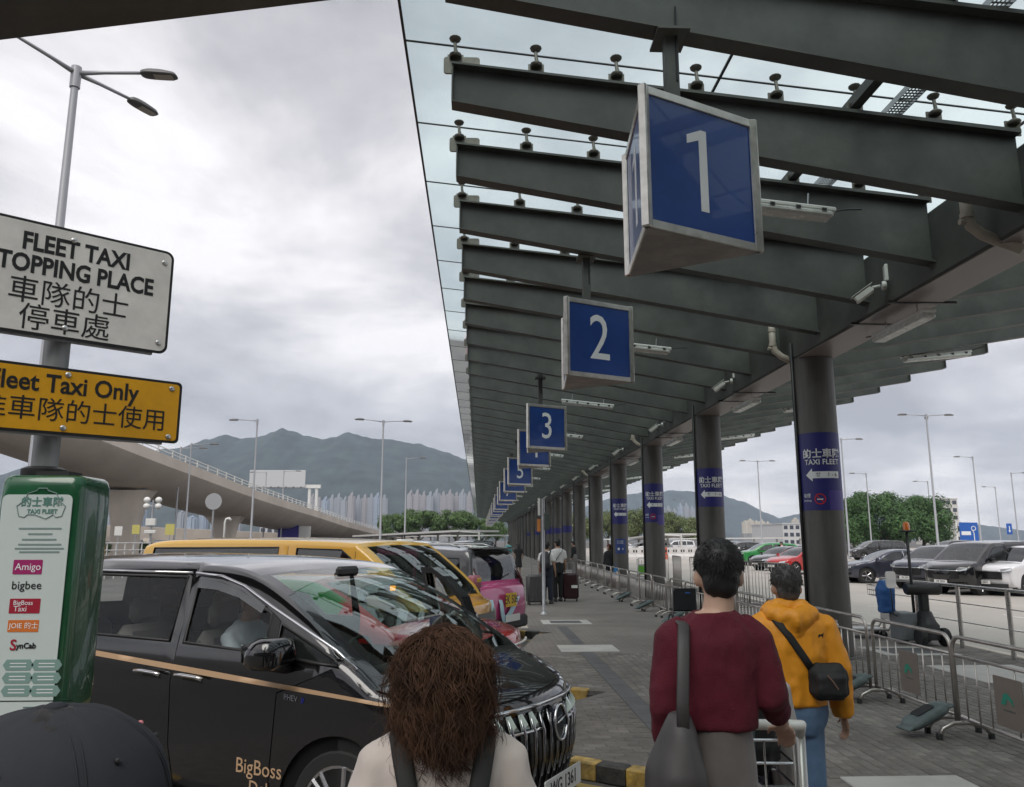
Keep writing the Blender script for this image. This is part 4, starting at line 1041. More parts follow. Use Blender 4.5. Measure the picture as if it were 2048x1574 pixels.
    def cabin(s, ws, sm_):
        kx = s.knots[ws[0]][0]; d = MB(); w = s.half * .86; zb = s.belt
        d.box((kx - .28, 0, zb - .14), (.42, w * 2, .2), bev=.05); d.build('dashboard', CABIN, s.root)
        st = MB(); st.tube([(kx - .52 + .04 * cos(a), -w * .48 + .18 * sin(a), zb - .02 + .17 * cos(a)) for a in [2 * pi * i / 16 for i in range(16)]], .014, 6, closed=True); st.build('steering_wheel', BLACKP, s.root, True)
        for row, sx in enumerate((kx - 1.37, kx - 2.2, kx - 2.95)):
            if sx < s.x0 + .6: break
            for sy in (-1, 1):
                q = MB(); q.box((sx + .05, sy * w * .48, zb - .5), (.5, .5, .16), bev=.06); q.box((sx - .24, sy * w * .48, zb - .18), (.16, .48, .66), bev=.06, M=Matrix.Rotation(radians(-12), 3, 'Y')); q.box((sx - .33, sy * w * .48, zb + .24), (.1, .26, .18), bev=.04)
                q.build('seat', sm_, s.root, 40)
    def plate(s, body, x, y, z, m, back=False, w=.5, h=.115, tilt=0.0, tm=None):
        k = -1 if back else 1
        M = plane_M((x, y, z), (0, k, 0), (tilt, 0, 1)); o = MB().prism(rrect(w, h, .008, 2), -.004, .004, M).build('number_plate', m, s.root)
        text_mb(body, h * .88, M @ Matrix.Translation((0, 0, .004)), .002, sx=.86, bold=.001, space=1.0).build('lettering', tm or INK, o); return o
def quadlamp(car, pts, m, name, d=.03):
    b = MB(); c = Vector(); 
    for p in pts: c += Vector(p)
    c /= len(pts); n = len(pts); nr = (Vector(pts[1]) - Vector(pts[0])).cross(Vector(pts[2]) - Vector(pts[0])).normalized()
    b.add([Vector(p) + nr * d for p in pts] + [Vector(p) - nr * d for p in pts], [tuple(range(n)), tuple(range(2 * n - 1, n - 1, -1))] + [(i, n + i, n + (i + 1) % n, (i + 1) % n) for i in range(n)])
    return b.build(name, m, car.root)

# ---- the black seven-seat van in the foreground
BLACKV = paint('black', (.0045, .0045, .0055), .12); GOLD = mat('gold_vinyl', (.56, .37, .22), .5, 0)
van = thing('passenger_van', 'glossy black passenger van with gold side stripe, chrome slatted grille and driver', 'van', (-.37, 5.6, -.13), radians(-30))
VTOP = [(.80, .22), (.93, .42), (.955, .70), (.93, .93), (.78, 1.0), (.52, 1.055), (.26, 1.115), (-.26, 1.42), (-.76, 1.655), (-1.2, 1.725), (-1.9, 1.745), (-2.7, 1.74), (-3.4, 1.70), (-3.82, 1.60), (-3.98, 1.3), (-4.07, 1.0), (-4.08, .65), (-4.0, .3)]
vwin = [('q', [(-.42, 1.21), (-.40, 1.38), (.02, 1.21), (.06, 1.175), (-.1, 1.185)]),
        ('f', [(-1.2, 1.235), (-1.19, 1.63), (-.98, 1.615), (-.78, 1.565), (-.50, 1.44), (-.50, 1.215)], CGLASS),
        ('r', [(-2.36, 1.245), (-2.32, 1.64), (-1.31, 1.64), (-1.33, 1.24)], CGLASS),
        ('b', [(-3.6, 1.28), (-3.4, 1.60), (-2.5, 1.635), (-2.52, 1.25)], DGLASS)]
c1 = [(-1.26, 1.70), (-1.25, 1.25), (-1.28, 1.0), (-1.26, .62), (-1.18, .3), (-1.18, .24)]
c0 = [(.02, 1.16), (-.12, 1.1), (-.38, 1.0), (-.40, .7), (-.44, .3), (-.44, .24)]
c2 = [(-2.42, 1.70), (-2.42, 1.2), (-2.42, .9), (-2.36, .78)]
Car.wtype = 7
bv = Car(van, VTOP, .95, 1.12, .15, BLACKV, (.1, -2.85), .372, vwin, (c0, c1, c2), ws=(6, 8), rw=(13, 14), fil=.09, front_bulge=.30, plan=(.75, .1, .6, .08), crown=.03, wsm=WGLASS, skip={(1, ('p', 1)), (1, ('w', 1))}, seatm=SEATG, fine=.1)
Car.wtype = 5
# gold stripe, chrome lines, handles, lettering
bv.patch([(-3.6, 1.205), (-2.0, 1.14), (-.9, 1.085), (.62, 1.0), (.62, .985), (-.9, 1.05), (-2.0, 1.105), (-3.6, 1.175)], -1, .0025, 'gold_stripe', GOLD)
bv.patch([(-3.6, 1.205), (-2.0, 1.14), (-1.3, 1.107), (-1.3, 1.07), (-2.0, 1.105), (-3.6, 1.175)], 1, .0025, 'gold_stripe', GOLD)
for sg in (-1, 1):
    bv.strip([(-2.5, 1.667), (-1.28, 1.667)], .009, sg, 'chrome_trim', CHROME)
    if sg < 0: bv.strip([(-1.24, 1.665), (-1.0, 1.65), (-.78, 1.595), (-.5, 1.475), (.0, 1.255), (.16, 1.16)], .010, sg, 'chrome_trim', CHROME)
    for x in ((-1.08, -1.46) if sg < 0 else (-1.46,)):
        h = bv.strip([(x - .12, 1.046), (x - .06, 1.05), (x + .06, 1.046), (x + .12, 1.036)], .012, sg, 'door_handle', CHROME, .035)
        bv.patch([(x - .09, 1.015), (x + .09, 1.005), (x + .07, 1.06), (x - .07, 1.065)], sg, .001, 'handle_recess', SHELL)
bv.patch([(-1.19, 1.575), (-1.185, 1.645), (-.98, 1.63), (-.77, 1.58), (-.56, 1.485), (-.58, 1.44), (-.8, 1.525), (-1.0, 1.565)], -1, .012, 'rain_visor', glass('smoked_visor', (.1, .1, .1), .08))
bv.patch([(-.50, 1.2), (-.50, 1.45), (-.42, 1.40), (-.42, 1.2)], -1, .003, 'pillar_trim', BLACKP)
bv.sidetext('BigBoss', .118, -.67, .572, -1, GOLD); bv.sidetext('Deluxe', .105, -.56, .462, -1, GOLD)
bv.sidetext('PHEV', .045, -.32, .985, -1, mat('badge_silver', (.4, .4, .45), .3, .8), slope=-.06); bv.sidetext('//', .045, -.19, .975, -1, mat('badge_blue', (.03, .05, .5), .4), slope=-.06)
# mirror
for sg in (-1, 1):
    mr = MB(); mx_, my = -.34, sg * 1.06
    mr.rings([(1.155, mx_, my, .08, .11, .8), (1.185, mx_, my, .125, .14, .75), (1.25, mx_, my, .125, .14, .75), (1.30, mx_ + .015, my, .10, .125, .8), (1.325, mx_ + .02, my, .06, .09, .9)], 20); mo = mr.build('door_mirror', BLACKV, van, 50)
    MB().box((mx_ - .12, my, 1.24), (.01, .21, .1), bev=.01).build('mirror_glass', CHROME, mo)
    MB().tube([(mx_ + .02, sg * .9, 1.13), (mx_ + .01, my * .99, 1.165)], [(.05, .03), (.07, .03)], 8).build('mirror_arm', BLACKP, mo, True)
CHROMED = mat('dark_chrome', (.36, .36, .37), .12, 1.0)
# grille: chrome frame, slats, lamp jewels, emblem, plate
def vf(y, z):     # point on the front face
    best = None
    for i in range(len(bv.top) // 2):
        a, b = bv.top[i], bv.top[i + 1]
        if (a[1] - z) * (b[1] - z) <= 0 and a[1] != b[1] and a[0] > .5:
            x = a[0] + (b[0] - a[0]) * (z - a[1]) / (b[1] - a[1]); best = x; break
    x = best or .93; t = abs(y) / bv.Y(x, z, 0); return Vector((x + bv.xb(x, z, t), y, z))
gm = MB(); gy = .66
GR = mat('grille_black', (.008, .008, .009), .25, coat=.5)
bk = MB(); vs = []; nn = 16
for i in range(nn + 1):
    y = -gy + 2 * gy * i / nn
    for z in (.28, .45, .65, .88): p = vf(y, z); vs.append(p + Vector((.006, 0, 0)))
bk.add(vs, [(4 * i + j, 4 * i + j + 1, 4 * i + 5 + j, 4 * i + 4 + j) for i in range(nn) for j in range(3)]); bk.build('grille_backing', GR, van, True)
for i in range(15):
    u = -1 + 2 * i / 14; y = u * .60
    pts = [vf(y * 1.02, .885) + Vector((.012, 0, 0)), vf(y, .78) + Vector((.035, 0, 0)), vf(y * .97, .62) + Vector((.03, 0, 0)), vf(y * .86, .33) + Vector((.025, 0, 0))]
    MB().tube(pts, [(.006, .008), (.012, .018), (.011, .016), (.006, .01)], 6).build('grille_slat', CHROMED, van, True)
MB().tube([vf(-.66 + 1.32 * i / 24, .905 + .02 * (1 - (abs(-1 + i / 12)) ** 2)) + Vector((.014, 0, 0)) for i in range(25)], .013, 6).build('grille_frame', CHROME, van, True)
for sg in (-1, 1):
    MB().tube([vf(sg * .665, .9) + Vector((.01, 0, 0)), vf(sg * .67, .78) + Vector((.02, 0, 0)), vf(sg * .69, .55) + Vector((.02, 0, 0)), vf(sg * .66, .30) + Vector((.015, 0, 0))], [(.012, .02), (.02, .035), (.022, .04), (.012, .02)], 8).build('grille_side_blade', CHROME, van, True)
    JW = mat('lamp_jewel', (.62, .72, .68), .08, .3, coat=1)
    for i in range(5):
        y0 = sg * (.20 + .085 * i); y1 = sg * (.27 + .085 * i); c = .03
        a, b_, c_, d_ = vf(y0, .805), vf(y1, .805), vf(y1 * 1.03, .893), vf((y0 + y1) / 2 * 1.03, .897); ap = (a + b_ + c_ + d_) / 4 + Vector((.05, 0, -.01))
        MB().add([a + Vector((.02, 0, 0)), b_ + Vector((.02, 0, 0)), c_ + Vector((.012, 0, 0)), d_ + Vector((.012, 0, 0)), ap], [(0, 1, 4), (1, 2, 4), (2, 3, 4), (3, 0, 4)]).build('running_lamp', JW, van)
    MB().tube([vf(sg * (.18 + .45 * i / 6), .795) + Vector((.028, 0, 0)) for i in range(7)], .010, 6).build('lamp_brow', CHROME, van, True)
    hl = [vf(sg * .67, .86), vf(sg * .80, .875), vf(sg * .815, .95), vf(sg * .68, .925)]
    quadlamp(bv, [p + Vector((.008, 0, 0)) for p in (hl if sg > 0 else hl[::-1])], LAMPW, 'headlamp', .012)
    MB().box((-4.06, sg * .72, 1.12), (.05, .2, .2), bev=.02).build('tail_lamp', LAMPR, van)
    MB().box(vf(sg * .78, .4) + Vector((-.01, 0, 0)), (.05, .1, .16), bev=.015).build('fog_lamp', LAMPW, van)
e0 = vf(.0, .80); EM = plane_M(e0 + Vector((.05, 0, 0)), (0, 1, 0), (-.08, 0, 1))
MB().prism([(.085 * cos(a), .105 * sin(a)) for a in [2 * pi * i / 28 for i in range(28)]], -.03, .0, EM).build('emblem_dish', mat('emblem_black', (.01, .012, .02), .1, coat=1), van)
rg = MB(); rg.tube([EM @ Vector((.082 * cos(a), .10 * sin(a), .006)) for a in [radians(18 + 324 * i / 30) for i in range(31)]], .008, 6); rg.tube([EM @ Vector(p) for p in ((-.045, .0, .006), (.0, .012, .008), (.078, .03, .006))], [.003, .008, .006], 6); rg.build('emblem', CHROME, van, True)
bv.plate('WG 1361', .985, .085, .435, PLW, w=.52, h=.125)
MB().tube([(.30, -.62, 1.125), (.22, -.2, 1.165), (.16, .35, 1.2)], [.006, .008, .006], 5).build('wiper', BLACKP, van, True)
MB().box((-.66, 0, 1.66), (.06, .22, .07), bev=.02).build('rear_view_mirror', BLACKP, van)
# open passenger door on the far side
dr = link('open_front_door', None, van, (-.06, .93, 0)); dr['label'] = 'front passenger door standing open'
dr.rotation_euler = (0, 0, radians(-34))
def dW(x, z): return (bv.W(x, z) - .95)
dp = [(-.02, .28), (-.02, 1.0), (.32, 1.17), (.16, 1.24), (-.12, 1.47), (-.42, 1.615), (-.62, 1.66), (-.86, 1.655), (-.87, 1.25), (-.9, 1.0), (-.88, .6), (-.8, .28)]
dp = [(-.02, .28), (-.02, 1.0), (.0, 1.16), (-.12, 1.44), (-.40, 1.59), (-.62, 1.655), (-.86, 1.65), (-.87, 1.25), (-.9, 1.0), (-.88, .6), (-.8, .28)]
hole = [(-.09, 1.215), (-.17, 1.40), (-.42, 1.545), (-.63, 1.605), (-.80, 1.605), (-.81, 1.24)]
vs, fs = bv.tri([(dp, True), (hole, True)], [])
for off, nm in ((0.0, 'outer_skin'), (-.07, 'inner_trim')):
    b = MB(); b.add([(v.x, dW(v.x, v.y) + off, v.y) for v in vs], [tuple(f) for f in fs if inside((sum(vs[i].x for i in f) / 3, sum(vs[i].y for i in f) / 3), dp) and not inside((sum(vs[i].x for i in f) / 3, sum(vs[i].y for i in f) / 3), hole)]); b.build(nm, BLACKV if off == 0 else CABIN, dr)
rim = MB(); n = len(dp); rim.add([(p[0], dW(*p), p[1]) for p in dp] + [(p[0], dW(*p) - .07, p[1]) for p in dp], [(i, (i + 1) % n, n + (i + 1) % n, n + i) for i in range(n)]); rim.build('door_edge', BLACKV, dr)
b = MB(); b.add([(p[0], dW(*p) - .03, p[1]) for p in hole], [tuple(range(len(hole)))]); b.build('door_window', CGLASS, dr)
b = MB(); b.tube([(p[0], dW(*p) + .003, p[1]) for p in hole], .012, 6, closed=True); b.build('chrome_trim', CHROME, dr, True)

# ---- yellow van
YELV = paint('yellow', (.80, .47, .055), .3); YORG = paint('orange_yellow', (.76, .36, .02), .3)
yv = thing('taxi_van', 'tall yellow taxi van behind the black van', 'van', (-.6, 10.6, -.13), radians(-28))
YT = [(.52, .25), (.62, .42), (.66, .7), (.64, .98), (.6, 1.07), (.42, 1.12), (.30, 1.16), (-.1, 1.5), (-.5, 1.79), (-.75, 1.85), (-2.0, 1.885), (-3.6, 1.88), (-4.2, 1.83), (-4.36, 1.7), (-4.44, 1.1), (-4.46, .7), (-4.38, .3)]
yw = [('q', [(-.5, 1.24), (-.48, 1.6), (-.06, 1.24)], DGLASS), ('f', [(-1.5, 1.2), (-1.48, 1.775), (-.78, 1.76), (-.62, 1.66), (-.60, 1.2)], DGLASS), ('r', [(-4.15, 1.25), (-4.05, 1.77), (-1.78, 1.785), (-1.76, 1.2)], DGLASS)]
yc = Car(yv, YT, .95, 1.15, .10, YELV, (-.05, -3.2), .345, yw, ([(-.56, 1.74), (-.56, 1.2), (-.5, .7), (-.5, .24)], [(-1.63, 1.8), (-1.63, .24)], [(-2.82, 1.15), (-2.82, .75)]), ws=(6, 8), rw=(13, 14), hoodm=YORG, front_bulge=.22, plan=(.5, .06, .5, .05), crown=.03, fil=.06, fine=.16)
fp_ = lambda y, z, d=0: Vector((.65 + yc.xb(.65, z, abs(y) / .93) + d, y, z))
GRYG = mat('grille_grey', (.2, .2, .2), .4, .5)
MB().add([fp_(-.85 + 1.7 * i / 12, z, .012) for i in range(13) for z in (.80, .965)], [(2 * i, 2 * i + 2, 2 * i + 3, 2 * i + 1) for i in range(12)]).build('grille_panel', GRYG, yv, True)
MB().add([fp_(-.85 + 1.7 * i / 12, z, .01) for i in range(13) for z in (.45, .78)], [(2 * i, 2 * i + 2, 2 * i + 3, 2 * i + 1) for i in range(12)]).build('lower_grille', GR, yv, True)
for i in range(3): MB().box(fp_(-.03 + i * .03, .89, .02), (.012, .012, .09)).build('emblem_bar', CHROME, yv)
for sg in (-1, 1):
    quadlamp(yc, [fp_(sg * .74, .82, .02), fp_(sg * .9, .84, .0), fp_(sg * .9, .98, .0), fp_(sg * .74, .965, .02)][::sg], LAMPW, 'headlamp', .012)
    m_ = MB().rings([(1.2, .05, sg * 1.07, .06, .1), (1.23, .05, sg * 1.07, .08, .12, .75), (1.36, .05, sg * 1.07, .08, .12, .75), (1.39, .05, sg * 1.07, .06, .1)], 16).build('door_mirror', mat('mirror_pink', (.35, .12, .16), .35), yv, 50)
    MB().box((.125, sg * 1.07, 1.33), (.02, .11, .06), bev=.008).build('turn_signal', LAMPO if sg < 0 else YELP, m_)
    MB().tube([(.05, sg * .9, 1.22), (.05, sg * 1.0, 1.24)], .03, 6).build('mirror_arm', BLACKP, m_)
MB().tube([(.38, -.6, 1.15), (.3, 0, 1.2), (.24, .4, 1.23)], .01, 5).build('wiper', BLACKP, yv); MB().tube([(.38, .1, 1.16), (.3, .5, 1.2)], .01, 5).build('wiper', BLACKP, yv)
yc.plate('XK 2385', .69, 0, .55, PLW) if False else None
# ---- red taxi car
REDV = paint('red', (.42, .012, .012), .22); WHT = mat('white_vinyl', (.7, .66, .64), .4)
rc_ = thing('red_taxi', 'red car between the black van and the yellow van', 'car', (-.42, 8.25, -.13), radians(-30))
RT = [(.62, .25), (.74, .42), (.78, .72), (.74, .94), (.6, .99), (.25, 1.04), (-.05, 1.08), (-.5, 1.3), (-.9, 1.45), (-1.2, 1.49), (-2.0, 1.5), (-2.9, 1.46), (-3.25, 1.38), (-3.42, 1.05), (-3.46, .7), (-3.4, .3)]
rw_ = [('f', [(-1.5, 1.06), (-1.48, 1.4), (-1.02, 1.37), (-.72, 1.2), (-.62, 1.07)]), ('r', [(-2.5, 1.06), (-2.45, 1.36), (-1.64, 1.4), (-1.62, 1.06)])]
rr = Car(rc_, RT, .85, 1.06, .14, REDV, (0, -2.75), .31, rw_, ([(-.55, 1.2), (-.5, 1.0), (-.5, .7), (-.5, .24)], [(-1.57, 1.42), (-1.57, .24)], [(-2.55, 1.38), (-2.5, .75)]), ws=(6, 8), rw=(12, 13), front_bulge=.2, plan=(.5, .08, .5, .08), fil=.07, fine=.16, sidem={1: paint('green', (.02, .22, .05), .25)})
ff = lambda y, z, d=0: Vector((.765 + rr.xb(.765, z, abs(y) / .83) + d, y, z))
MB().tube([ff(-.8 + 1.6 * i / 20, .88, .012) for i in range(21)], .014, 5).build('white_trim_line', WHT, rc_, True)
MB().add([ff(-.6 + 1.2 * i / 10, z, .012) for i in range(11) for z in (.4, .62)], [(2 * i, 2 * i + 2, 2 * i + 3, 2 * i + 1) for i in range(10)]).build('lower_grille', GR, rc_, True)
for sg in (-1, 1):
    quadlamp(rr, [ff(sg * .52, .68, .01), ff(sg * .76, .7, 0), ff(sg * .78, .78, -.02), ff(sg * .52, .77, .005)][::sg], LAMPW, 'headlamp', .012)
    MB().rings([(1.06, -.5, sg * .97, .05, .09), (1.1, -.5, sg * .97, .07, .11, .8), (1.19, -.5, sg * .97, .06, .1, .8)], 14).build('door_mirror', REDV, rc_, 50)

# ---- pink and white people carrier, seen from behind
PINK = paint('pink', (.50, .055, .20), .3); PWH = paint('white', (.72, .72, .74), .25); PALEB = mat('pale_blue_vinyl', (.42, .60, .68), .4)
pk = thing('people_carrier', 'pink and white people carrier seen from behind with yellow plate', 'car', (-2.92, 16.79, -.13), radians(151))
PT = [(.75, .25), (.86, .42), (.88, .7), (.84, .9), (.7, 1.0), (.3, 1.06), (.0, 1.12), (-.45, 1.45), (-.85, 1.66), (-1.2, 1.72), (-2.2, 1.75), (-3.3, 1.70), (-3.62, 1.66), (-3.78, 1.15), (-3.9, 1.0), (-3.95, .62), (-3.88, .28)]
DKR = paint('dark_roof', (.05, .052, .056), .3)
pw_ = [('q', [(-.75, 1.2), (-.72, 1.48), (-.3, 1.2)], DGLASS), ('f', [(-1.5, 1.16), (-1.48, 1.6), (-.95, 1.58), (-.82, 1.5), (-.82, 1.17)], DGLASS), ('r', [(-2.5, 1.16), (-2.48, 1.6), (-1.62, 1.6), (-1.6, 1.16)], DGLASS), ('b', [(-3.5, 1.2), (-3.42, 1.56), (-2.62, 1.59), (-2.6, 1.18)], DGLASS)]
pc = Car(pk, PT, .93, 1.1, .13, PINK, (0, -2.9), .34, pw_, ([(-.78, 1.6), (-.78, 1.1), (-.5, .7), (-.5, .24)], [(-1.55, 1.62), (-1.55, .24)], [(-2.55, 1.62), (-2.52, .8)]), ws=(6, 8), rw=(12, 13), roofm=DKR, hoodm=PWH, plan=(.5, .08, .4, .04), rear_bulge=.05, fil=.06, fine=.16, glassm=DGLASS, sidem={0: PWH, 3: DKR})
bf = lambda y, z: Vector((-3.78 - .12 * min(1, (1.15 - z) / .4) - .06 * max(0, min(1, (1.0 - z) / .35)) - .03 + pc.xb(-3.85, z, abs(y) / .9), y, z))
def curve_band(pts, w, m, nm):
    b = MB(); n = len(pts); vs = []
    for i, (y, z) in enumerate(pts):
        a = pts[max(i - 1, 0)]; c = pts[min(i + 1, n - 1)]; ty, tz = c[0] - a[0], c[1] - a[1]; L = hypot(ty, tz) or 1; ny, nz = -tz / L * w / 2, ty / L * w / 2
        vs += [bf(y + ny, z + nz), bf(y - ny, z - nz)]
    b.add(vs, [(2 * i, 2 * i + 1, 2 * i + 3, 2 * i + 2) for i in range(n - 1)]); return b.build(nm, m, pk, True)
curve_band(catmull([(.62, .55), (.6, .78), (.5, .95), (.34, .98), (.25, .88), (.28, .65), (.2, .5), (.02, .55), (-.3, .78), (-.75, 1.0)], 5), .13, PALEB, 'pale_blue_ribbon')
MB().add([bf(-.88 + 1.76 * i / 10, z) for i in range(11) for z in (1.03, 1.1)], [(2 * i, 2 * i + 1, 2 * i + 3, 2 * i + 2) for i in range(10)]).build('tailgate_garnish', GREYP, pk)
pc.plate('EK 506', -4.0, -.05, .82, PLY, True, w=.42, h=.24); 
MB().box(bf(-.1, .5) + Vector((-.02, 0, 0)), (.01, .55, .12)).build('sticker', PLW, pk)
text_mb('5566 2288', .09, plane_M(bf(-.1, .5) + Vector((-.03, 0, 0)), (0, -1, 0), (0, 0, 1)), .002).build('lettering', mat('red_lettering', (.5, .02, .04), .5), pk) if False else None
for sg in (-1, 1): MB().tube([(-3.7 + .1, sg * .78, 1.5), (-3.8, sg * .86, 1.15), (-3.84, sg * .88, .85)], [(.04, .03), (.05, .04), (.04, .03)], 6).build('tail_lamp', mat('dark_red_lamp', (.06, .01, .012), .15, coat=1), pk, True)
MB().box((-3.9, 0, .4), (.12, 1.7, .22), bev=.04).build('rear_bumper', BLACKP, pk); MB().box((-3.62, 0, 1.73), (.3, 1.3, .04), bev=.015).build('roof_spoiler', DKR, pk)
for sg in (-1, 1): MB().tube([(-.9, sg * .62, 1.76), (-1.1, sg * .62, 1.8), (-3.1, sg * .62, 1.8), (-3.3, sg * .62, 1.75)], .018, 6).build('roof_rail', GALV, pk, True)
MB().tube([(-3.78, -.1, 1.2), (-3.74, -.45, 1.26)], .012, 5).build('rear_wiper', BLACKP, pk)
MB().box((-1.7, 0, 1.83), (.16, .46, .13), bev=.03).build('roof_sign', mat('taxi_roof_sign', (.75, .75, .7), .4), pk)
# ================================================================== people
SKIN = mat('skin', (.42, .25, .17), .5, var=.08, vscale=20, spec=.35); SKIN2 = mat('skin_pale', (.52, .34, .25), .5, var=.08, vscale=20, spec=.35)
HAIRB = mat('black_hair', (.010, .009, .009), .5, var=.3, vscale=30); HAIRG = mat('grey_hair', (.035, .033, .032), .65, var=.5, vscale=40, col2=(.085, .082, .08))
def fingers(b, wrist, d, side, curl, h, up=Vector((0, 0, 1))):
    """Hand: palm, four bent fingers of unequal length and a thumb leaving the side of the palm. d: direction of the hand."""
    d = Vector(d).normalized(); wv = Vector(wrist); lat = d.cross(up).normalized(); dn = lat.cross(d).normalized()
    k = h / 1.75
    pc = wv + d * .05 * k; M = Matrix((lat, d, dn)).transposed()
    b.ell(pc, (.042 * k, .055 * k, .018 * k), 12, 8, M)
    for i, L in enumerate((.068, .078, .073, .056)):
        o = (i - 1.5) * .021 * k; p = pc + lat * o + d * .042 * k; a = 0; pts = [p - d * .02 * k, p]
        for s_ in (.42, .33, .25):
            a += curl; v = d * cos(a) - dn * sin(a); p = p + v * L * s_ * k; pts.append(p)
        b.tube(pts, [.010 * k, .0098 * k, .009 * k, .0083 * k, .007 * k], 7)
    p = pc + lat * (side * .038 * k) - d * .02 * k; v1 = (lat * side * .7 + d * .7).normalized(); v2 = (lat * side * .2 + d * .9 - dn * .5).normalized()
    b.tube([p - v1 * .01, p + v1 * .03 * k, p + v1 * .03 * k + v2 * .03 * k], [.013 * k, .011 * k, .009 * k], 7)
def person(label, loc, rz, h, top, trousers, hairm, skin=SKIN, vox=.011, arms=None, legs=None, longs=True, hem=.50, wide=1.0, hair='short', lean=0.0, shoes=None, skirt=None, cat='person', group=None, topw=.010, head_turn=0.0, shortleg=False, belly=0.0, sit=False, hands=True, hairwid=1.0, fold=.010, hipw=1.0, headx=0.0):
    t = thing('person', label, cat, loc, rz, group)
    def p(x, y, z): return Vector((x * h, y * h, z * h))
    arms = arms or {s: (p(s * .125, -.01, .64), p(s * .135, .03, .50)) for s in (-1, 1)}
    legs = legs or {-1: (p(-.05, .01, .27), p(-.052, -.02, .045)), 1: (p(.05, .01, .27), p(.055, .02, .045))}
    def torso(b, g, z0=.45, sh=1.0):
        R = [(.455, .065, .05), (.50, .080, .058), (.54, .083, .060), (.58, .082, .06), (.62, .083, .060), (.68, .087, .062), (.74, .097, .065), (.785, .105, .060), (.812, .098, .050), (.83, .07, .042), (.85, .04, .036)]
        rs = [(z * h, 0, (-.004 + lean * (z - .5)) * h, (rx * wide) * h + g, (ry + belly * max(0, 1 - abs(z - .6) / .12)) * h + g, .85) for z, rx, ry in R if z >= z0]
        b.rings(rs, 24)
    body = MB(); torso(body, 0)
    hc = p(headx, .012 + lean * .42, .932); HR = Matrix.Rotation(head_turn, 3, 'Z')
    body.ell(hc, (.0435 * h, .054 * h, .062 * h), 18, 12, HR); body.ell(hc + HR @ p(0, .018, -.028), (.033 * h, .036 * h, .042 * h), 14, 10, HR)
    body.ell(hc + HR @ p(0, .056, -.012), (.009 * h, .013 * h, .017 * h), 8, 6, HR)
    for s in (-1, 1): body.ell(hc + HR @ p(s * .047, -.006, -.012), (.008 * h, .014 * h, .020 * h), 10, 8, HR @ Matrix.Rotation(s * -.35, 3, 'Z'))
    body.tube([p(headx * .55, -.002 + lean * .3, .82), hc + p(0, -.012, -.03)], [.036 * h, .032 * h], 14)
    for s in (-1, 1):
        sh = p(s * .101 * wide, -.004 + lean * .3, .785); e, w = arms[s]
        body.tube([sh, sh.lerp(e, .5), e, e.lerp(w, .45), w], [.030 * h, .027 * h, .023 * h, .022 * h, .0155 * h], 12)
        if hands: fingers(body, w, w - e if not isinstance(arms[s], dict) else (0, 0, -1), -s, .35, h, Vector((s, .2, 0)) if abs((w - e).normalized().z) > .6 else Vector((0, 0, 1)))
        kn, an = legs[s]
        body.tube([p(s * .04 * hipw, 0, .48), p(s * .044 * hipw, .002, .42), kn, kn.lerp(an, .35), an], [.036 * h, .036 * h, .030 * h, .030 * h, .019 * h], 12)
        body.ell(an + Vector((0, .035 * h, -.02 * h)), (.024 * h, .07 * h, .022 * h), 12, 8)
    bo = put('body', remesh(body, vox, 3), skin, t)
    # top garment
    b = MB(); torso(b, topw, hem)
    for s in (-1, 1):
        sh = p(s * .101 * wide, -.004 + lean * .3, .785); e, w = arms[s]; g = topw
        if longs: 
            ww = e.lerp(w, longs if isinstance(longs, float) else .93); b.tube([p(s * .05, -.004 + lean * .3, .808), sh, sh.lerp(e, .5), e, e.lerp(ww, .5), ww], [.03 * h + g, .030 * h + g, .027 * h + g, .023 * h + g, .020 * h + g * .8, .017 * h + g * .7], 14)
        else: b.tube([p(s * .05, -.004, .808), sh, sh.lerp(e, .72)], [.03 * h + g, .032 * h + g, .034 * h + g], 14)
    me = wrinkle(remesh(b, vox, 4), fold, 5.5, random.uniform(0, 20), (1, 1, .55))
    wrinkle(me, fold * .45, 14, 3.0, (1, 1, .7)); to = put('top', me, top, t)
    b = MB()
    R = [(.44, .07, .055), (.475, .092, .066), (.51, .099, .071), (.545, .097, .068), (.585, .09, .064), (.61, .087, .062), (.64, .083, .06)]
    g = .012
    if skirt:
        b.rings([(skirt * h, 0, 0, .12 * h, .09 * h), (.42 * h, 0, 0, .11 * h, .08 * h), (.55 * h, 0, 0, .094 * h, .068 * h)], 20)
    else:
        b.rings([(z * h, 0, -.004 * h, rx * wide * hipw * h + g, (ry) * h + g, .9) for z, rx, ry in R], 24)
        for s in (-1, 1):
            kn, an = legs[s]; lo = kn.lerp(an, .12 if shortleg else .92)
            b.tube([p(s * .044 * hipw, -.002, .5), p(s * .046 * hipw, 0, .42), kn, kn.lerp(an, .1 if shortleg else .5), lo], [.044 * h + g, .043 * h + g, .036 * h + g, .035 * h + g, .034 * h + g], 14)
    me = wrinkle(remesh(b, vox, 4), .007, 6, random.uniform(0, 20), (1, 1, .4)); put('trousers' if not skirt else 'skirt', me, trousers, t)
    b = MB()
    for s in (-1, 1):
        an = legs[s][1]; b.ell(an + Vector((0, .035 * h, -.022 * h)), (.029 * h, .078 * h, .026 * h), 14, 8)
        b2 = MB(); b2.rings([(an.z - .045 * h, an.x, an.y + .03 * h, .028 * h, .074 * h, .8), (an.z - .02 * h, an.x, an.y + .028 * h, .029 * h, .072 * h, .8), (an.z + .0 * h, an.x, an.y + .015 * h, .026 * h, .045 * h, .9), (an.z + .03 * h, an.x, an.y, .022 * h, .026 * h)], 16); b2.build('shoe', shoes or BLACKP, t, True)
    t['h'] = h
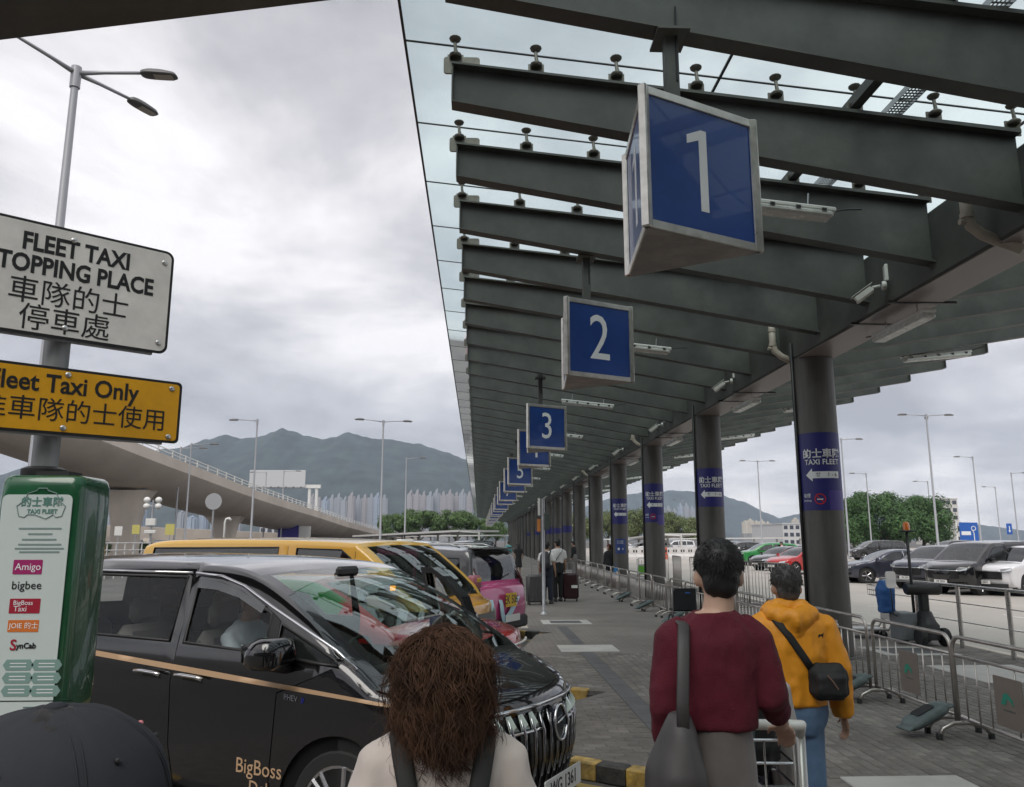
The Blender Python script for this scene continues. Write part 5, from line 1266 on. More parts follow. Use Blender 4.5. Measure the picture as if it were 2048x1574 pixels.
    if hair == 'short':
        b = MB(); b.ell(hc + HR @ p(0, -.010, .022), (.052 * h * hairwid, .056 * h, .053 * h), 18, 12, HR); b.ell(hc + HR @ p(0, -.028, -.016), (.0405 * h * hairwid, .034 * h, .042 * h), 14, 10, HR); b.ell(hc + HR @ p(0, .02, .034), (.046 * h * hairwid, .045 * h, .036 * h), 14, 10, HR)
        me = wrinkle(remesh(b, min(vox, .009), 2), .006, 26, 1.0, (1, 1, .5)); put('hair', me, hairm, t)
    elif hair == 'long':
        b = MB(); b.ell(hc + HR @ p(0, -.01, .014), (.055 * h, .06 * h, .058 * h), 16, 10, HR); b.tube([hc + p(0, -.02, 0), hc + p(0, -.035, -.06), hc + p(0, -.035, -.11)], [.05 * h, .045 * h, .02 * h], 12)
        put('hair', wrinkle(remesh(b, min(vox, .012), 2), .006, 18, 1.0, (1, 1, .3)), hairm, t)
    t['_hc'] = tuple(hc); return t
def strands(name, parent, m, roots, n_seg, length, curl, rad, dirf, seed=1, freq=2.2):
    """Many fine curls that break up the outline of a head of hair."""
    rg = random.Random(seed); b = MB()
    for (p, nrm) in roots:
        L = length * rg.uniform(.6, 1.2); ph = rg.uniform(0, 6.28); fq = freq * rg.uniform(.7, 1.3); c = curl * rg.uniform(.5, 1.3); q = Vector(p); pts = []
        d0 = dirf(q, Vector(nrm), rg)
        for i in range(n_seg + 1):
            f = i / n_seg; d = (Vector(nrm) * (1 - f) * .35 + d0 * (.65 + .35 * f)).normalized()
            u = d.orthogonal().normalized(); v = d.cross(u)
            pts.append(q + (u * cos(ph + fq * 6.28 * f) + v * sin(ph + fq * 6.28 * f)) * c * min(1, f * 3)); q = q + d * (L / n_seg)
        b.tube(pts, [rad * (1 - .75 * i / n_seg) for i in range(n_seg + 1)], 3, cap=False)
    return b.build(name, m, parent, True)
def short_tufts(t, m, n, L, rad, seed, back=True):
    h = t['h']; hc = Vector(t['_hc']); rg = random.Random(seed); roots = []
    while len(roots) < n:
        a = rg.uniform(0, 2 * pi); z = rg.uniform(-.75, 1); s = sqrt(1 - z * z); d = Vector((s * cos(a), s * sin(a), z))
        if d.y > .5 and z < .35: continue
        r = Vector((.050 * h, .055 * h, .057 * h)); c = hc + Vector((0, -.012 * h, .014 * h))
        if abs(d.x) > .6 and z < -.1: continue
        roots.append((c + Vector((d.x * r.x, d.y * r.y, d.z * r.z)), d))
    def flow(p, n_, g):
        tdn = Vector((n_.x, n_.y + .35, 0)); tdn = tdn.normalized() if tdn.length > .01 else Vector((0, 1, 0)); d = tdn * max(0, n_.z) - Vector((0, 0, 1)) * (1 - max(0, n_.z)) ; return (d + n_ * .28 + Vector((g.uniform(-.35, .35), g.uniform(-.35, .35), g.uniform(-.2, .2)))).normalized()
    return strands('hair_ends', t, m, roots, 3, L, .001, rad, flow, seed)
# ---- man in maroon
MAROON = mat('maroon_knit', (.088, .004, .014), .9, var=.2, vscale=3, bump=.2, bscale=160); GREYT = mat('grey_trouser_cloth', (.115, .098, .092), .6, var=.2, vscale=4, sheen=.2); GREYBAG = mat('grey_nylon_bag', (.05, .046, .046), .55, var=.2, vscale=5)
h = 1.745
ma = thing
m1 = person('man in maroon sweater and grey trousers pushing a trolley', (.885, 3.1, 0), radians(-5), h, MAROON, GREYT, HAIRB, SKIN2, .0095,
            arms={-1: (Vector((-.185, -.03, 1.14)), Vector((-.175, .10, .92))), 1: (Vector((.195, -.045, 1.185)), Vector((.295, .20, 1.035)))}, longs=.55, headx=.02, hem=.61, wide=.84, topw=.02, fold=.013, hipw=.86,
            legs={-1: (Vector((-.09, .02, .47)), Vector((-.09, -.1, .08))), 1: (Vector((.09, .06, .47)), Vector((.09, .12, .08)))}, hairwid=.98)
short_tufts(m1, HAIRB, 2200, .016, .0013, 5)
MB().tube([(.018 + .068 * cos(a), -.012 + .062 * sin(a), 1.463 + .012 * sin(a)) for a in [2 * pi * i / 24 for i in range(24)]], .011, 8, closed=True).build('ribbed_collar', MAROON, m1, True)
b = MB(); b.rings([(.48, -.19, -.11, .07, .08), (.58, -.20, -.115, .12, .12, .75), (.76, -.205, -.12, .125, .13, .7), (.96, -.20, -.115, .095, .12, .75), (1.09, -.19, -.105, .055, .08, .8), (1.15, -.185, -.10, .03, .05, .8)], 24)
bg_ = put('shoulder_bag', wrinkle(remesh(b, .012, 3), .014, 6, 4.0, (1, 1, .5)), GREYBAG); bg_.matrix_world = Matrix.Translation((.905, 3.04, 0)) @ Matrix.Rotation(radians(-5), 4, 'Z'); tag(bg_, 'grey soft shoulder bag hanging at the maroon man left hip', 'bag')
st = MB(); st.tube([(-.185, -.175, 1.08), (-.18, -.165, 1.2), (-.165, -.125, 1.36), (-.15, -.06, 1.445), (-.148, .02, 1.45), (-.17, .12, 1.34), (-.2, .1, 1.1)], [(.022, .005)] * 7, 8); st.build('strap', GREYBAG, bg_, True)
# ---- older man in yellow jacket
YJ = mat('yellow_shell_jacket', (.72, .28, .012), .55, var=.1, vscale=3, bump=.15, bscale=25); JEAN = mat('blue_denim', (.10, .17, .28), .8, var=.3, vscale=5, bump=.2, bscale=200)
m2 = person('grey-haired man in yellow hooded jacket and blue jeans', (1.76, 4.62, 0), radians(-6), 1.60, YJ, JEAN, HAIRG, SKIN, .011,
            arms={-1: (Vector((-.245, -.01, 1.03)), Vector((-.25, .06, .80))), 1: (Vector((.245, -.02, 1.04)), Vector((.28, .04, .79)))}, hem=.535, wide=1.06, topw=.034, longs=.97, fold=.016)
short_tufts(m2, HAIRG, 1500, .02, .0014, 9)
h2 = 1.60; b = MB()
b.tube([(-.12, .03, 1.35), (-.10, -.075, 1.345), (0, -.13, 1.315), (.10, -.075, 1.345), (.12, .03, 1.35)], [.035, .045, .06, .045, .035], 12); b.ell((0, -.11, 1.27), (.10, .035, .09), 14, 8)
b.tube([(-.1, .05, 1.37), (-.07, -.04, 1.39), (.07, -.04, 1.39), (.1, .05, 1.37)], [.03, .035, .035, .03], 10)
me = wrinkle(remesh(b, .011, 3), .013, 12, 8.0, (1, 1, .8)); put('hood', me, YJ, m2)
b = MB(); b.prism([(-.016, 0), (-.008, .012), (-.002, .006), (.004, .012), (.010, .010), (.016, .018), (.014, .004), (.010, -.012), (.006, -.002), (-.006, -.002), (-.01, -.012)], 0, .003, plane_M((.125, -.152, 1.235), (1, .1, 0), (0, .0, 1))); b.build('chest_logo', INK, m2)
BB = mat('black_bag_fabric', (.010, .010, .011), .7, var=.3, vscale=8)
b = MB(); b.box((.15, -.15, 1.0), (.20, .11, .19), bev=.035); b.box((.15, -.205, .985), (.155, .04, .12), bev=.015)
cb = put('crossbody_bag', wrinkle(remesh(b, .009, 2), .006, 12, 2.0), BB); cb.matrix_world = Matrix.Translation((1.76, 4.62, 0)) @ Matrix.Rotation(radians(-6), 4, 'Z'); tag(cb, 'black crossbody bag at the hip of the yellow-jacket man', 'bag')
MB().tube([(.075, -.15, 1.05), (.03, -.155, 1.12), (-.035, -.152, 1.22), (-.085, -.142, 1.29), (-.125, -.05, 1.355), (-.12, .05, 1.345), (.0, .15, 1.2), (.2, .12, 1.05)], [(.006, .021)] * 8, 8).build('strap', BB, cb, True)
MB().tube([(.125, -.227, 1.04), (.15, -.23, 1.01), (.175, -.228, .97)], .005, 6).build('zip_pull', mat('tan_cord', (.16, .09, .07), .7), cb)
# ---- woman with brown curls
CREAM = mat('cream_cotton', (.50, .44, .40), .85, var=.1, vscale=4, sheen=.2); CURL = mat('brown_curls', (.042, .021, .013), .75, var=.5, vscale=16, col2=(.10, .050, .029), spec=.25); CURLB = mat('brown_curls_inner', (.034, .017, .011), .85, var=.4, vscale=10, spec=.1)
w1 = person('woman with long curly brown hair in a cream top with black straps', (-.085, 2.1, 0), radians(4), 1.54, CREAM, mat('dark_trousers', (.03, .03, .035), .7), CURLB, SKIN2, .009,
            arms={-1: (Vector((-.215, -.02, .98)), Vector((-.2, .06, .78))), 1: (Vector((.215, -.02, .98)), Vector((.2, .06, .78)))}, longs=False, hair='none', wide=.90, topw=.018)
hc = Vector(w1['_hc']); b = MB()
b.ell(hc + Vector((0, -.015, .012)), (.078, .09, .085), 18, 12); b.ell(hc + Vector((-.02, -.05, -.10)), (.088, .07, .09), 16, 10); b.ell(hc + Vector((.01, -.06, -.14)), (.07, .05, .075), 16, 10)
put('hair', wrinkle(remesh(b, .008, 2), .016, 22, 3.0), CURLB, w1)
def locks(name, parent, m, roots, seed, length, curl, turns, per, spread, rad, flow, nseg=22):
    """Ringlets: each lock is a bundle of fine strands that share one helix, so the hair breaks into curls."""
    rg = random.Random(seed); b = MB()
    for p, nrm in roots:
        p, nrm = Vector(p), Vector(nrm); L = length(p) * rg.uniform(.75, 1.2); ph = rg.uniform(0, 6.28); tw = turns * rg.uniform(.35, 1.5) * rg.choice((-1, 1)); c = curl * rg.uniform(.6, 1.35); d0 = flow(p, nrm, rg)
        for k in range(per):
            off = Vector((rg.gauss(0, 1), rg.gauss(0, 1), rg.gauss(0, .6))) * spread; ph2 = ph + rg.gauss(0, .35); L2 = L * rg.uniform(.85, 1.12); c2 = c * rg.uniform(.75, 1.25); q = p + off * .6; pts = []
            for i in range(nseg + 1):
                f = i / nseg; hv = Vector((nrm.x, nrm.y - .15, 0)); d = (hv * (max(0, nrm.z) * max(0, 1 - f * 2.2) * .75) + nrm * max(0, .3 - f) + d0 * min(1, .2 + f * 1.6)).normalized(); u = d.orthogonal().normalized(); v = d.cross(u)
                pts.append(q + off * f + (u * cos(ph2 + tw * 6.28 * f) + v * sin(ph2 + tw * 6.28 * f)) * c2 * min(1, .25 + f * 1.6) + noise.noise_vector(q * 28 + Vector((ph, 0, 0))) * .009 * f); q = q + d * (L2 / nseg)
            b.tube(pts, [rad * (1.1 - .85 * i / nseg) for i in range(nseg + 1)], 3, cap=False)
    return b.build(name, parent=parent, m=m, smooth=True)
rg = random.Random(4); roots = []
while len(roots) < 950:
    a = rg.uniform(0, 2 * pi); z = rg.uniform(-.55, 1) if len(roots) % 3 else rg.uniform(.45, 1); s = sqrt(1 - z * z); d = Vector((s * cos(a), s * sin(a), z))
    if d.y > .55 and z < .2: continue
    roots.append((hc + Vector((d.x * .075, -.015 + d.y * .086, .010 + d.z * .082)), d))
fl_ = lambda p, n_, g: Vector((-n_.x * .14 + g.uniform(-.16, .16), min(n_.y, 0) * .28 - .04 + g.uniform(-.1, .08), -1)).normalized()
locks('curls', w1, CURL, roots, 6, lambda p: .145 + max(0, p.z - (hc.z - .05)) * .9, .0115, 3.0, 6, .004, .0012, fl_, 20)
roots2 = []
for i in range(280):
    a = rg.uniform(pi * .95, 2.05 * pi); z = rg.uniform(-.14, .02); roots2.append((hc + Vector((cos(a) * .082, -.03 + sin(a) * .07, z)), Vector((cos(a), sin(a), 0))))
locks('lower_curls', w1, CURL, roots2, 7, lambda p: .135, .012, 2.2, 6, .0045, .0012, lambda p, n_, g: Vector((n_.x * .05 + g.uniform(-.22, .22), n_.y * .12, -1)).normalized(), 18)
roots3 = [(p, n_) for p, n_ in roots]
locks('flyaway_hairs', w1, CURL, roots3, 8, lambda p: .13, .018, 1.8, 1, .012, .0007, lambda p, n_, g: Vector((n_.x * .25 + g.uniform(-.35, .35), n_.y * .3, -.9)).normalized(), 18)
bp_ = thing('backpack', 'black backpack worn by the curly-haired woman', 'backpack', (-.085, 2.1, 0), radians(4))
STR = mat('black_webbing', (.014, .015, .014), .75, var=.2, vscale=20)
for s in (-1, 1):
    MB().tube([(s * .06, -.165, 1.0), (s * .068, -.158, 1.1), (s * .08, -.142, 1.19), (s * .098, -.100, 1.262), (s * .108, -.03, 1.292), (s * .11, .04, 1.27), (s * .12, .09, 1.12)], [(.023, .007)] * 7, 8).build('shoulder_strap', STR, bp_, True)
b = MB(); b.rings([(.62, 0, -.235, .13, .07, .6), (.7, 0, -.24, .15, .10, .6), (.9, 0, -.235, .145, .095, .6), (1.0, 0, -.21, .11, .06, .7)], 20); put('pack', wrinkle(remesh(b, .012, 3), .008, 8), STR, bp_)
# ---- person in a dark cap, bottom left
CAPM = mat('charcoal_cap_cotton', (.036, .037, .043), .9, var=.15, vscale=5, bump=.06, bscale=300, spec=.2)
m3 = person('person in a charcoal baseball cap at the bottom left', (-.395, .80, 0), radians(12), 1.583, mat('dark_top', (.03, .03, .035), .8), mat('dark_trousers', (.03, .03, .035), .7), HAIRB, SKIN, .011, arms={-1: (Vector((-.2, 0, .96)), Vector((-.2, .05, .75))), 1: (Vector((.2, 0, .96)), Vector((.2, .05, .75)))})
hc = Vector(m3['_hc']); b = MB()
cp_ = thing('baseball_cap', 'charcoal baseball cap with a button and stitched panels', 'cap', Vector((-.395, .80, 0)), radians(12))
vs = []; fs = []; nu, nv = 48, 16; cc = hc + Vector((0, -.005, .028))
for i in range(nv + 1):
    t_ = i / nv * (pi / 2) * 1.08
    for j in range(nu):
        a = 2 * pi * j / nu; sd_ = abs(((a / (pi / 3)) % 1) - .5) * 2; r_ = 1 - .012 * max(0, (sd_ - .86) / .14) + .012 * noise.noise(Vector((cos(a) * 2.2, sin(a) * 2.2, t_ * 2.5))) + .008 * noise.noise(Vector((cos(a) * 6, sin(a) * 6, t_ * 5)))
        vs.append(cc + Vector((.107 * sin(t_) ** .86 * cos(a) * r_, .112 * sin(t_) ** .86 * sin(a) * r_, .092 * (cos(t_) if t_ < pi / 2 else -.4 * (t_ - pi / 2)) * r_ - (.006 if i == 0 else 0))))
fs = [(i * nu + j, i * nu + nu + j, i * nu + nu + (j + 1) % nu, i * nu + (j + 1) % nu) for i in range(nv) for j in range(nu)]
MB().add(vs, fs).build('crown', CAPM, cp_, True)
for q_ in range(6):
    a = q_ * pi / 3
    for da in (-.03, .03):
        MB().tube([cc + Vector((.1075 * sin(t_) ** .86 * cos(a + da / max(.2, sin(t_))), .1125 * sin(t_) ** .86 * sin(a + da / max(.2, sin(t_))), .0925 * cos(t_) - .004 * (1 - t_ / 1.5))) for t_ in [.12 + 1.45 * i / 16 for i in range(17)]], .0009, 4).build('seam_stitch', CAPM, cp_, True)
MB().ell(cc + Vector((0, 0, .091)), (.0115, .0115, .005), 14, 6).build('button', CAPM, cp_, True)
b = MB(); vs = []
for i in range(13):
    a = radians(25 + 130 * i / 12); 
    for k_ in (1.0, 1.35, 1.6): vs.append(cc + Vector((.098 * cos(a) * min(k_, 1.1), .112 * sin(a) * k_, -.01 - .02 * (k_ - 1) - .02 * abs(cos(a)))))
b.add(vs, [(3 * i + j, 3 * i + 3 + j, 3 * i + 4 + j, 3 * i + 1 + j) for i in range(12) for j in range(2)]).build('peak', CAPM, cp_, True)
for a in (20, 80, 140, 200, 260, 320):
    a = radians(a); t_ = .95; MB().ell(cc + Vector((.108 * sin(t_) ** .86 * cos(a), .113 * sin(t_) ** .86 * sin(a), .093 * cos(t_))), (.003, .003, .003), 8, 6).build('eyelet', INK, cp_)
for k_, a in ((0, 38), (1, 44)):
    a = radians(a); t_ = .85 + .06 * k_; MB().ell(cc + Vector((.108 * sin(t_) ** .86 * cos(a), .114 * sin(t_) ** .86 * sin(a), .095 * cos(t_))), (.003, .003, .0025), 8, 6).build('embroidered_dot', mat('pink_thread', (.6, .2, .22), .7), cp_)
# ---- driver in the black van (seat at the right)
SHIRTB = mat('pale_blue_shirt', (.5, .56, .62), .7, var=.08)
c_, s_ = cos(radians(-30)), sin(radians(-30)); dl = (-1.16, -.42)
drv = person('driver in pale blue shirt sitting in the black van', (-.37 + dl[0] * c_ - dl[1] * s_, 5.6 + dl[0] * s_ + dl[1] * c_, -.175), radians(-120), 1.62, SHIRTB, mat('dark_trousers', (.03, .03, .035), .7), HAIRB, SKIN, .014,
             arms={-1: (Vector((-.2, .14, 1.06)), Vector((-.12, .36, 1.1))), 1: (Vector((.2, .14, 1.06)), Vector((.12, .36, 1.1)))}, legs={-1: (Vector((-.1, .42, .78)), Vector((-.1, .55, .45))), 1: (Vector((.1, .42, .78)), Vector((.1, .55, .45)))}, longs=.5)
# ---- walkers and waiters further off
TEE = mat('white_tee', (.66, .65, .64), .85, var=.06); BLK_C = mat('black_cloth', (.014, .014, .016), .85, var=.2); NAVY = mat('navy_cloth', (.02, .025, .045), .8)
pA = person('man in white T-shirt carrying a dark backpack beside grey suitcase', (1.93, 22.95, 0), radians(-20), 1.70, TEE, NAVY, HAIRB, SKIN, .02, longs=False)
pB = person('man in white T-shirt with black sling beside dark red suitcase', (2.32, 23.8, 0), radians(15), 1.78, TEE, BLK_C, HAIRB, SKIN, .02, longs=False, wide=1.05)
MB().tube([(-.13, -.13, 1.15), (-.02, -.16, 1.32), (.12, -.1, 1.46), (.13, .0, 1.47)], [(.016, .005)] * 4, 6).build('sling_strap', BLK_C, pB)
b = MB(); b.rings([(.98, 0, -.22, .13, .07, .6), (1.1, 0, -.23, .15, .1, .6), (1.34, 0, -.21, .13, .08, .65), (1.44, 0, -.18, .07, .05, .8)], 16)
bk_ = put('backpack', remesh(b, .02, 3), mat('charcoal_pack', (.03, .032, .036), .7)); bk_.location = (1.93, 22.95, 0); bk_.rotation_euler = (0, 0, radians(-20)); tag(bk_, 'charcoal backpack on the man in white T-shirt', 'backpack')
for s in (-1, 1): MB().tube([(s * .07, -.15, 1.15), (s * .11, -.12, 1.38), (s * .12, -.02, 1.45)], [(.018, .006)] * 3, 6).build('strap', BLK_C, bk_)
def suitcase(label, loc, rz, m, dims=(.46, .28, .68), tag_=False):
    t = thing('suitcase', label, 'suitcase', loc, rz, 'suitcases'); w, d, hh = dims
    b = MB(); b.box((0, 0, .07 + hh / 2), (w, d, hh), bev=.045); b.build('shell', m, t, 40)
    for i in range(5): MB().box((-w * .36 + i * w * .18, -d / 2 - .002, .07 + hh / 2), (.02, .012, hh * .8), bev=.004).build('rib', m, t)
    for x in (-1, 1):
        for y in (-1, 1): MB().lathe([(.032, -.014), (.034, 0), (.032, .014)], 12, (x * w * .38, y * d * .34, .034), 'X').build('wheel', RUBBER, t, 40)
    MB().tube([(-.1, .05, .07 + hh), (-.1, .05, .07 + hh + .3), (.1, .05, .07 + hh + .3), (.1, .05, .07 + hh)], .01, 6).build('pull_handle', GALV, t)
    if tag_: MB().box((.12, -d / 2 - .012, .42), (.18, .01, .08), bev=.003).build('paper_tag', PLW, t)
    return t
suitcase('large grey suitcase left of the pair in white T-shirts', (1.58, 22.6, 0), radians(10), mat('suitcase_grey', (.06, .058, .06), .45, var=.15), (.5, .3, .74))
suitcase('dark red suitcase with a white paper tag behind the pair', (2.7, 23.9, 0), radians(-10), mat('suitcase_wine', (.03, .006, .01), .4, var=.2), (.46, .3, .72), True)
person('woman in black dress walking down the far pavement', (2.02, 41.2, 0), radians(10), 1.6, BLK_C, BLK_C, HAIRB, SKIN, .025, longs=False, hair='long', skirt=.25)
person('person in teal top far down the pavement', (2.1, 57, 0), 0, 1.68, mat('teal_cloth', (.12, .36, .36), .8), BLK_C, HAIRG, SKIN, .03)
person('man in dark jacket standing by the far columns', (4.75, 40.5, 0), radians(60), 1.7, BLK_C, mat('grey_cloth', (.2, .19, .18), .8), HAIRB, SKIN, .025)
person('woman in black with a blue bag waiting behind the barriers', (4.98, 30.9, 0), radians(150), 1.6, BLK_C, BLK_C, mat('auburn_hair', (.10, .02, .02), .6), SKIN, .025, hair='long')
o = MB().box((5.15, 30.5, .6), (.14, .2, .3), bev=.03).build('blue_handbag', mat('blue_plastic_bag', (.05, .22, .5), .4)); tag(o, 'blue bag held by the woman in black behind barriers', 'bag'); MB().tube([(5.15, 30.42, .74), (5.15, 30.5, .9), (5.15, 30.58, .74)], .008, 5).build('handle', BLUEB, o)
person('person in dark clothes between the far columns', (5.6, 38.5, 0), radians(160), 1.66, mat('maroon_grey_cloth', (.06, .03, .03), .8), BLK_C, HAIRB, SKIN, .028)
# ---- luggage on the near trolley
t = thing('upright_bag', 'grey-blue upright travel bag on the near trolley', 'bag', (1.2, 4.03, .17), radians(-4))
b = MB(); b.box((0, 0, .55), (.38, .26, .92), bev=.09); put('body', wrinkle(remesh(b, .013, 3), .008, 7), mat('slate_fabric', (.15, .18, .24), .7, var=.15), t)
MB().tube([(-.13, -.14, .6), (-.13, -.15, .88), (-.08, -.155, .94), (.08, -.155, .94), (.13, -.15, .88), (.13, -.14, .6)], .008, 6).build('piping', mat('slate_dark', (.06, .07, .1), .7), t)
t = thing('duffel_bag', 'black printed duffel bag in the near trolley basket', 'bag', (1.13, 3.73, .755), radians(-4))
b = MB(); b.box((0, 0, .17), (.40, .2, .36), bev=.06); put('body', wrinkle(remesh(b, .011, 2), .012, 9), BB, t)
for x in (-.12, .06): MB().box((x, -.103, .14), (.035, .004, .22)).build('woven_band', mat('band_teal', (.06, .09, .1), .6), t)
t = thing('draped_coat', 'pale grey coat draped over the near trolley side', 'coat', (1.44, 3.9, .12), radians(-4))
b = MB(); b.rings([(.12, 0, 0, .04, .16), (.35, 0, 0, .05, .2), (.62, -.01, 0, .055, .19), (.85, -.03, 0, .06, .16), (.97, -.07, 0, .09, .15), (1.0, -.1, 0, .05, .1)], 20); put('cloth', wrinkle(remesh(b, .011, 3), .02, 9, 5.0, (1, 1, .35)), mat('pale_grey_cloth', (.34, .32, .31), .85, var=.12), t)
NV = mat('navy_suitcase_fabric', (.014, .022, .055), .6, var=.2, vscale=6)
for i, (x, y, z, rz) in enumerate([(1.66, 3.85, .22, 8), (1.70, 4.3, .22, 4)]):
    t = thing('navy_suitcase', ['navy suitcase lying flat with a white label, nearest camera', 'navy suitcase lying flat behind the labelled navy suitcase'][i], 'suitcase', (x, y, z), radians(rz), 'navy suitcases lying on their sides')
    b = MB(); b.box((0, 0, .0), (.34, .42, .40), bev=.06); put('shell', wrinkle(remesh(b, .014, 3), .006, 7, i), NV, t)
    for s in (-1, 1):
        w_ = link('wheel', None, t, (.235, s * .16, .1 if s > 0 else .06)); MB().lathe([(.045, -.02), (.052, -.012), (.052, .012), (.045, .02)], 18, axis='X').build('tyre', RUBBER, w_, 40); MB().tube([(-.07, 0, 0), (0, 0, 0)], .02, 8).build('axle_mount', BLACKP, w_)
    if i == 0: MB().box((-.02, -.1, .202), (.085, .03, .004)).build('white_label', INKW, t)
    MB().tube([(-.12, -.215, .1), (-.06, -.24, .12), (.06, -.24, .12), (.12, -.215, .1)], .01, 6).build('grab_handle', BLACKP, t)
# ================================================================== background: flyover, hills, towers, trees, lamps, car park
# ---- hills
HILL = mat('wooded_hillside', (.030, .045, .04), .95, var=.65, vscale=.014, bump=0)
def hill(name, prof, Y, depth, seed, label):
    """prof: ridge line as photo positions; the hill has a front and a back slope."""
    P = [at_y(u, v, Y) for u, v in prof]; xs = [p.x for p in P]
    def ridge(x):
        for a, b in zip(P, P[1:]):
            if a.x <= x <= b.x: return a.z + (b.z - a.z) * (x - a.x) / (b.x - a.x)
        return 0
    b = MB(); nx, ny = 260, 26; x0, x1 = xs[0], xs[-1]; vs = []
    for i in range(nx + 1):
        x = x0 + (x1 - x0) * i / nx; r = ridge(x); r *= 1 + .035 * noise.noise(Vector((x * .012, seed, 1))) + .02 * noise.noise(Vector((x * .04, seed, 7)))
        for j in range(ny + 1):
            t = -1 + 2 * j / ny; y = Y + t * depth; s = (1 - abs(t)) ** .9; n_ = noise.noise(Vector((x * .003, y * .004, seed))) * .16 + noise.noise(Vector((x * .011, y * .009, seed))) * .05
            gul = abs(noise.noise(Vector((x * .006, seed, y * .001)))) * .22 * (1 - s) * 1.6
            z = r * max(0, s * (1 + (n_ - gul) * (1 - s) * 1.8)) + noise.noise(Vector((x * .03, y * .03, 2))) * 3 * min(1, s * 4)
            vs.append((x, y, z - 2))
    b.add(vs, [(i * (ny + 1) + j, (i + 1) * (ny + 1) + j, (i + 1) * (ny + 1) + j + 1, i * (ny + 1) + j + 1) for i in range(nx) for j in range(ny)])
    o = b.build(name, HILL, None, True); setting(o, label=label); return o
hill('hills', [(-300, 1000), (0, 950), (120, 915), (250, 905), (345, 898), (430, 872), (450, 868), (482, 878), (520, 870), (560, 859), (590, 862), (640, 877), (665, 873), (695, 864), (720, 872), (780, 878), (840, 888), (900, 905), (945, 925), (1010, 950), (1090, 985), (1160, 1015), (1230, 1050), (1300, 1078)], 2900, 900, 1.0, 'blue-grey wooded hills behind the flyover')
hill('hills', [(1040, 1070), (1150, 1020), (1230, 992), (1300, 982), (1350, 980), (1400, 984), (1450, 992), (1490, 1003), (1530, 1024), (1560, 1036), (1590, 1028), (1640, 1018), (1700, 1012), (1790, 1020), (1900, 1040), (2060, 1062), (2200, 1075)], 4250, 500, 5.0, 'pale distant hills behind the car park')
# ---- tower blocks
def tower_mat(name, c, c2, s):
    M = mat(name, c, .7); t = M.node_tree; p = t.nodes['Principled BSDF']; tc_ = t.nodes.new('ShaderNodeTexCoord'); br = t.nodes.new('ShaderNodeTexBrick')
    mp = t.nodes.new('ShaderNodeMapping'); mp.inputs['Rotation'].default_value = (pi / 2, 0, 0); t.links.new(tc_.outputs['Object'], mp.inputs[0]); t.links.new(mp.outputs[0], br.inputs[0])
    br.inputs['Color1'].default_value = (*c2, 1); br.inputs['Color2'].default_value = (*[v * .8 for v in c2], 1); br.inputs['Mortar'].default_value = (*c, 1); br.inputs['Scale'].default_value = s; br.inputs['Mortar Size'].default_value = .32; br.inputs['Mortar Smooth'].default_value = 0; br.inputs['Brick Width'].default_value = 1.1; br.inputs['Row Height'].default_value = 1.0; br.offset = 0
    t.links.new(br.outputs[0], p.inputs['Base Color']); return M
TM = [tower_mat('tower_grey', (.36, .38, .41), (.15, .17, .2), .33), tower_mat('tower_pink', (.39, .37, .38), (.16, .17, .19), .33), tower_mat('tower_cream', (.62, .58, .50), (.24, .24, .24), .33), tower_mat('tower_blue', (.36, .42, .50), (.12, .16, .22), .33)]
def tower_mesh(w, d, hh, m):
    b = MB()
    b.box((0, 0, hh / 2), (w * .42, d, hh)); b.box((0, 0, hh / 2 - 1.5), (w, d * .42, hh - 3)); 
    for sx in (-1, 1):
        for sy in (-1, 1): b.box((sx * w * .29, sy * d * .29, hh / 2 - 3), (w * .24, d * .24, hh - 6))
    b.box((0, 0, hh + 2.5), (w * .3, d * .3, 5)); b.box((w * .06, 0, hh + 6), (w * .12, d * .14, 3))
    return b.mesh('shaft', m)
TMESH = [tower_mesh(26, 26, 100, m) for m in TM]
PODM = mat('podium_grey', (.3, .3, .3), .8)
rg = random.Random(11); nt_ = 0
def tower(u, vtop, Y, k, label, group, wpx=None):
    global nt_
    p = at_y(u, vtop, Y); t = thing('tower_block', label, 'tower', (p.x, Y, -.1), rg.uniform(-.3, .3), group)
    s = link('shaft', TMESH[k], t); w = (wpx * Y / FPX / 26) if wpx else 1; s.scale = (w, w, (p.z + .1) / 109)
    MB().box((0, 0, 5), (34 * w, 34 * w, 10)).build('podium', PODM, t); nt_ += 1
i = 0
for u in range(626, 770, 13):
    tower(u, 985 + rg.uniform(-7, 9), 1500 + rg.uniform(-90, 90), rg.choice((0, 0, 3, 1)), 'slim grey tower block behind the flyover, %s from the left of its row' % ORD[i], 'tower blocks behind the flyover', 14); i += 1
i = 0
for u in range(822, 950, 13):
    tower(u, 978 + rg.uniform(-3, 4), 1600 + rg.uniform(-60, 60), rg.choice((0, 1, 1)), 'pale tower block above the trees, %s from the left of its row' % ORD[i], 'tower blocks above the trees', 14); i += 1
i = 0
for u, v, w_ in ((222, 1028, 18), (243, 1006, 26), (268, 1001, 22), (287, 1012, 14), (366, 1018, 16), (385, 1030, 24), (408, 1022, 16), (436, 1018, 22), (455, 1030, 14), (474, 1034, 18), (540, 1000, 12), (560, 1005, 14), (585, 1002, 12), (604, 1008, 12)):
    tower(u, v, 1250 + rg.uniform(-80, 80), rg.choice((0, 3, 3)), 'blue-grey tower block below the flyover deck, %s from the left' % ORD[i], 'tower blocks below the flyover', w_); i += 1
i = 0
for u in range(1288, 1400, 12):
    tower(u, 1008 + rg.uniform(-5, 8), 1900, rg.choice((0, 3)), 'hazy tower block behind the far trees, %s from the left' % ORD[i], 'hazy towers behind far trees', 12); i += 1
i = 0
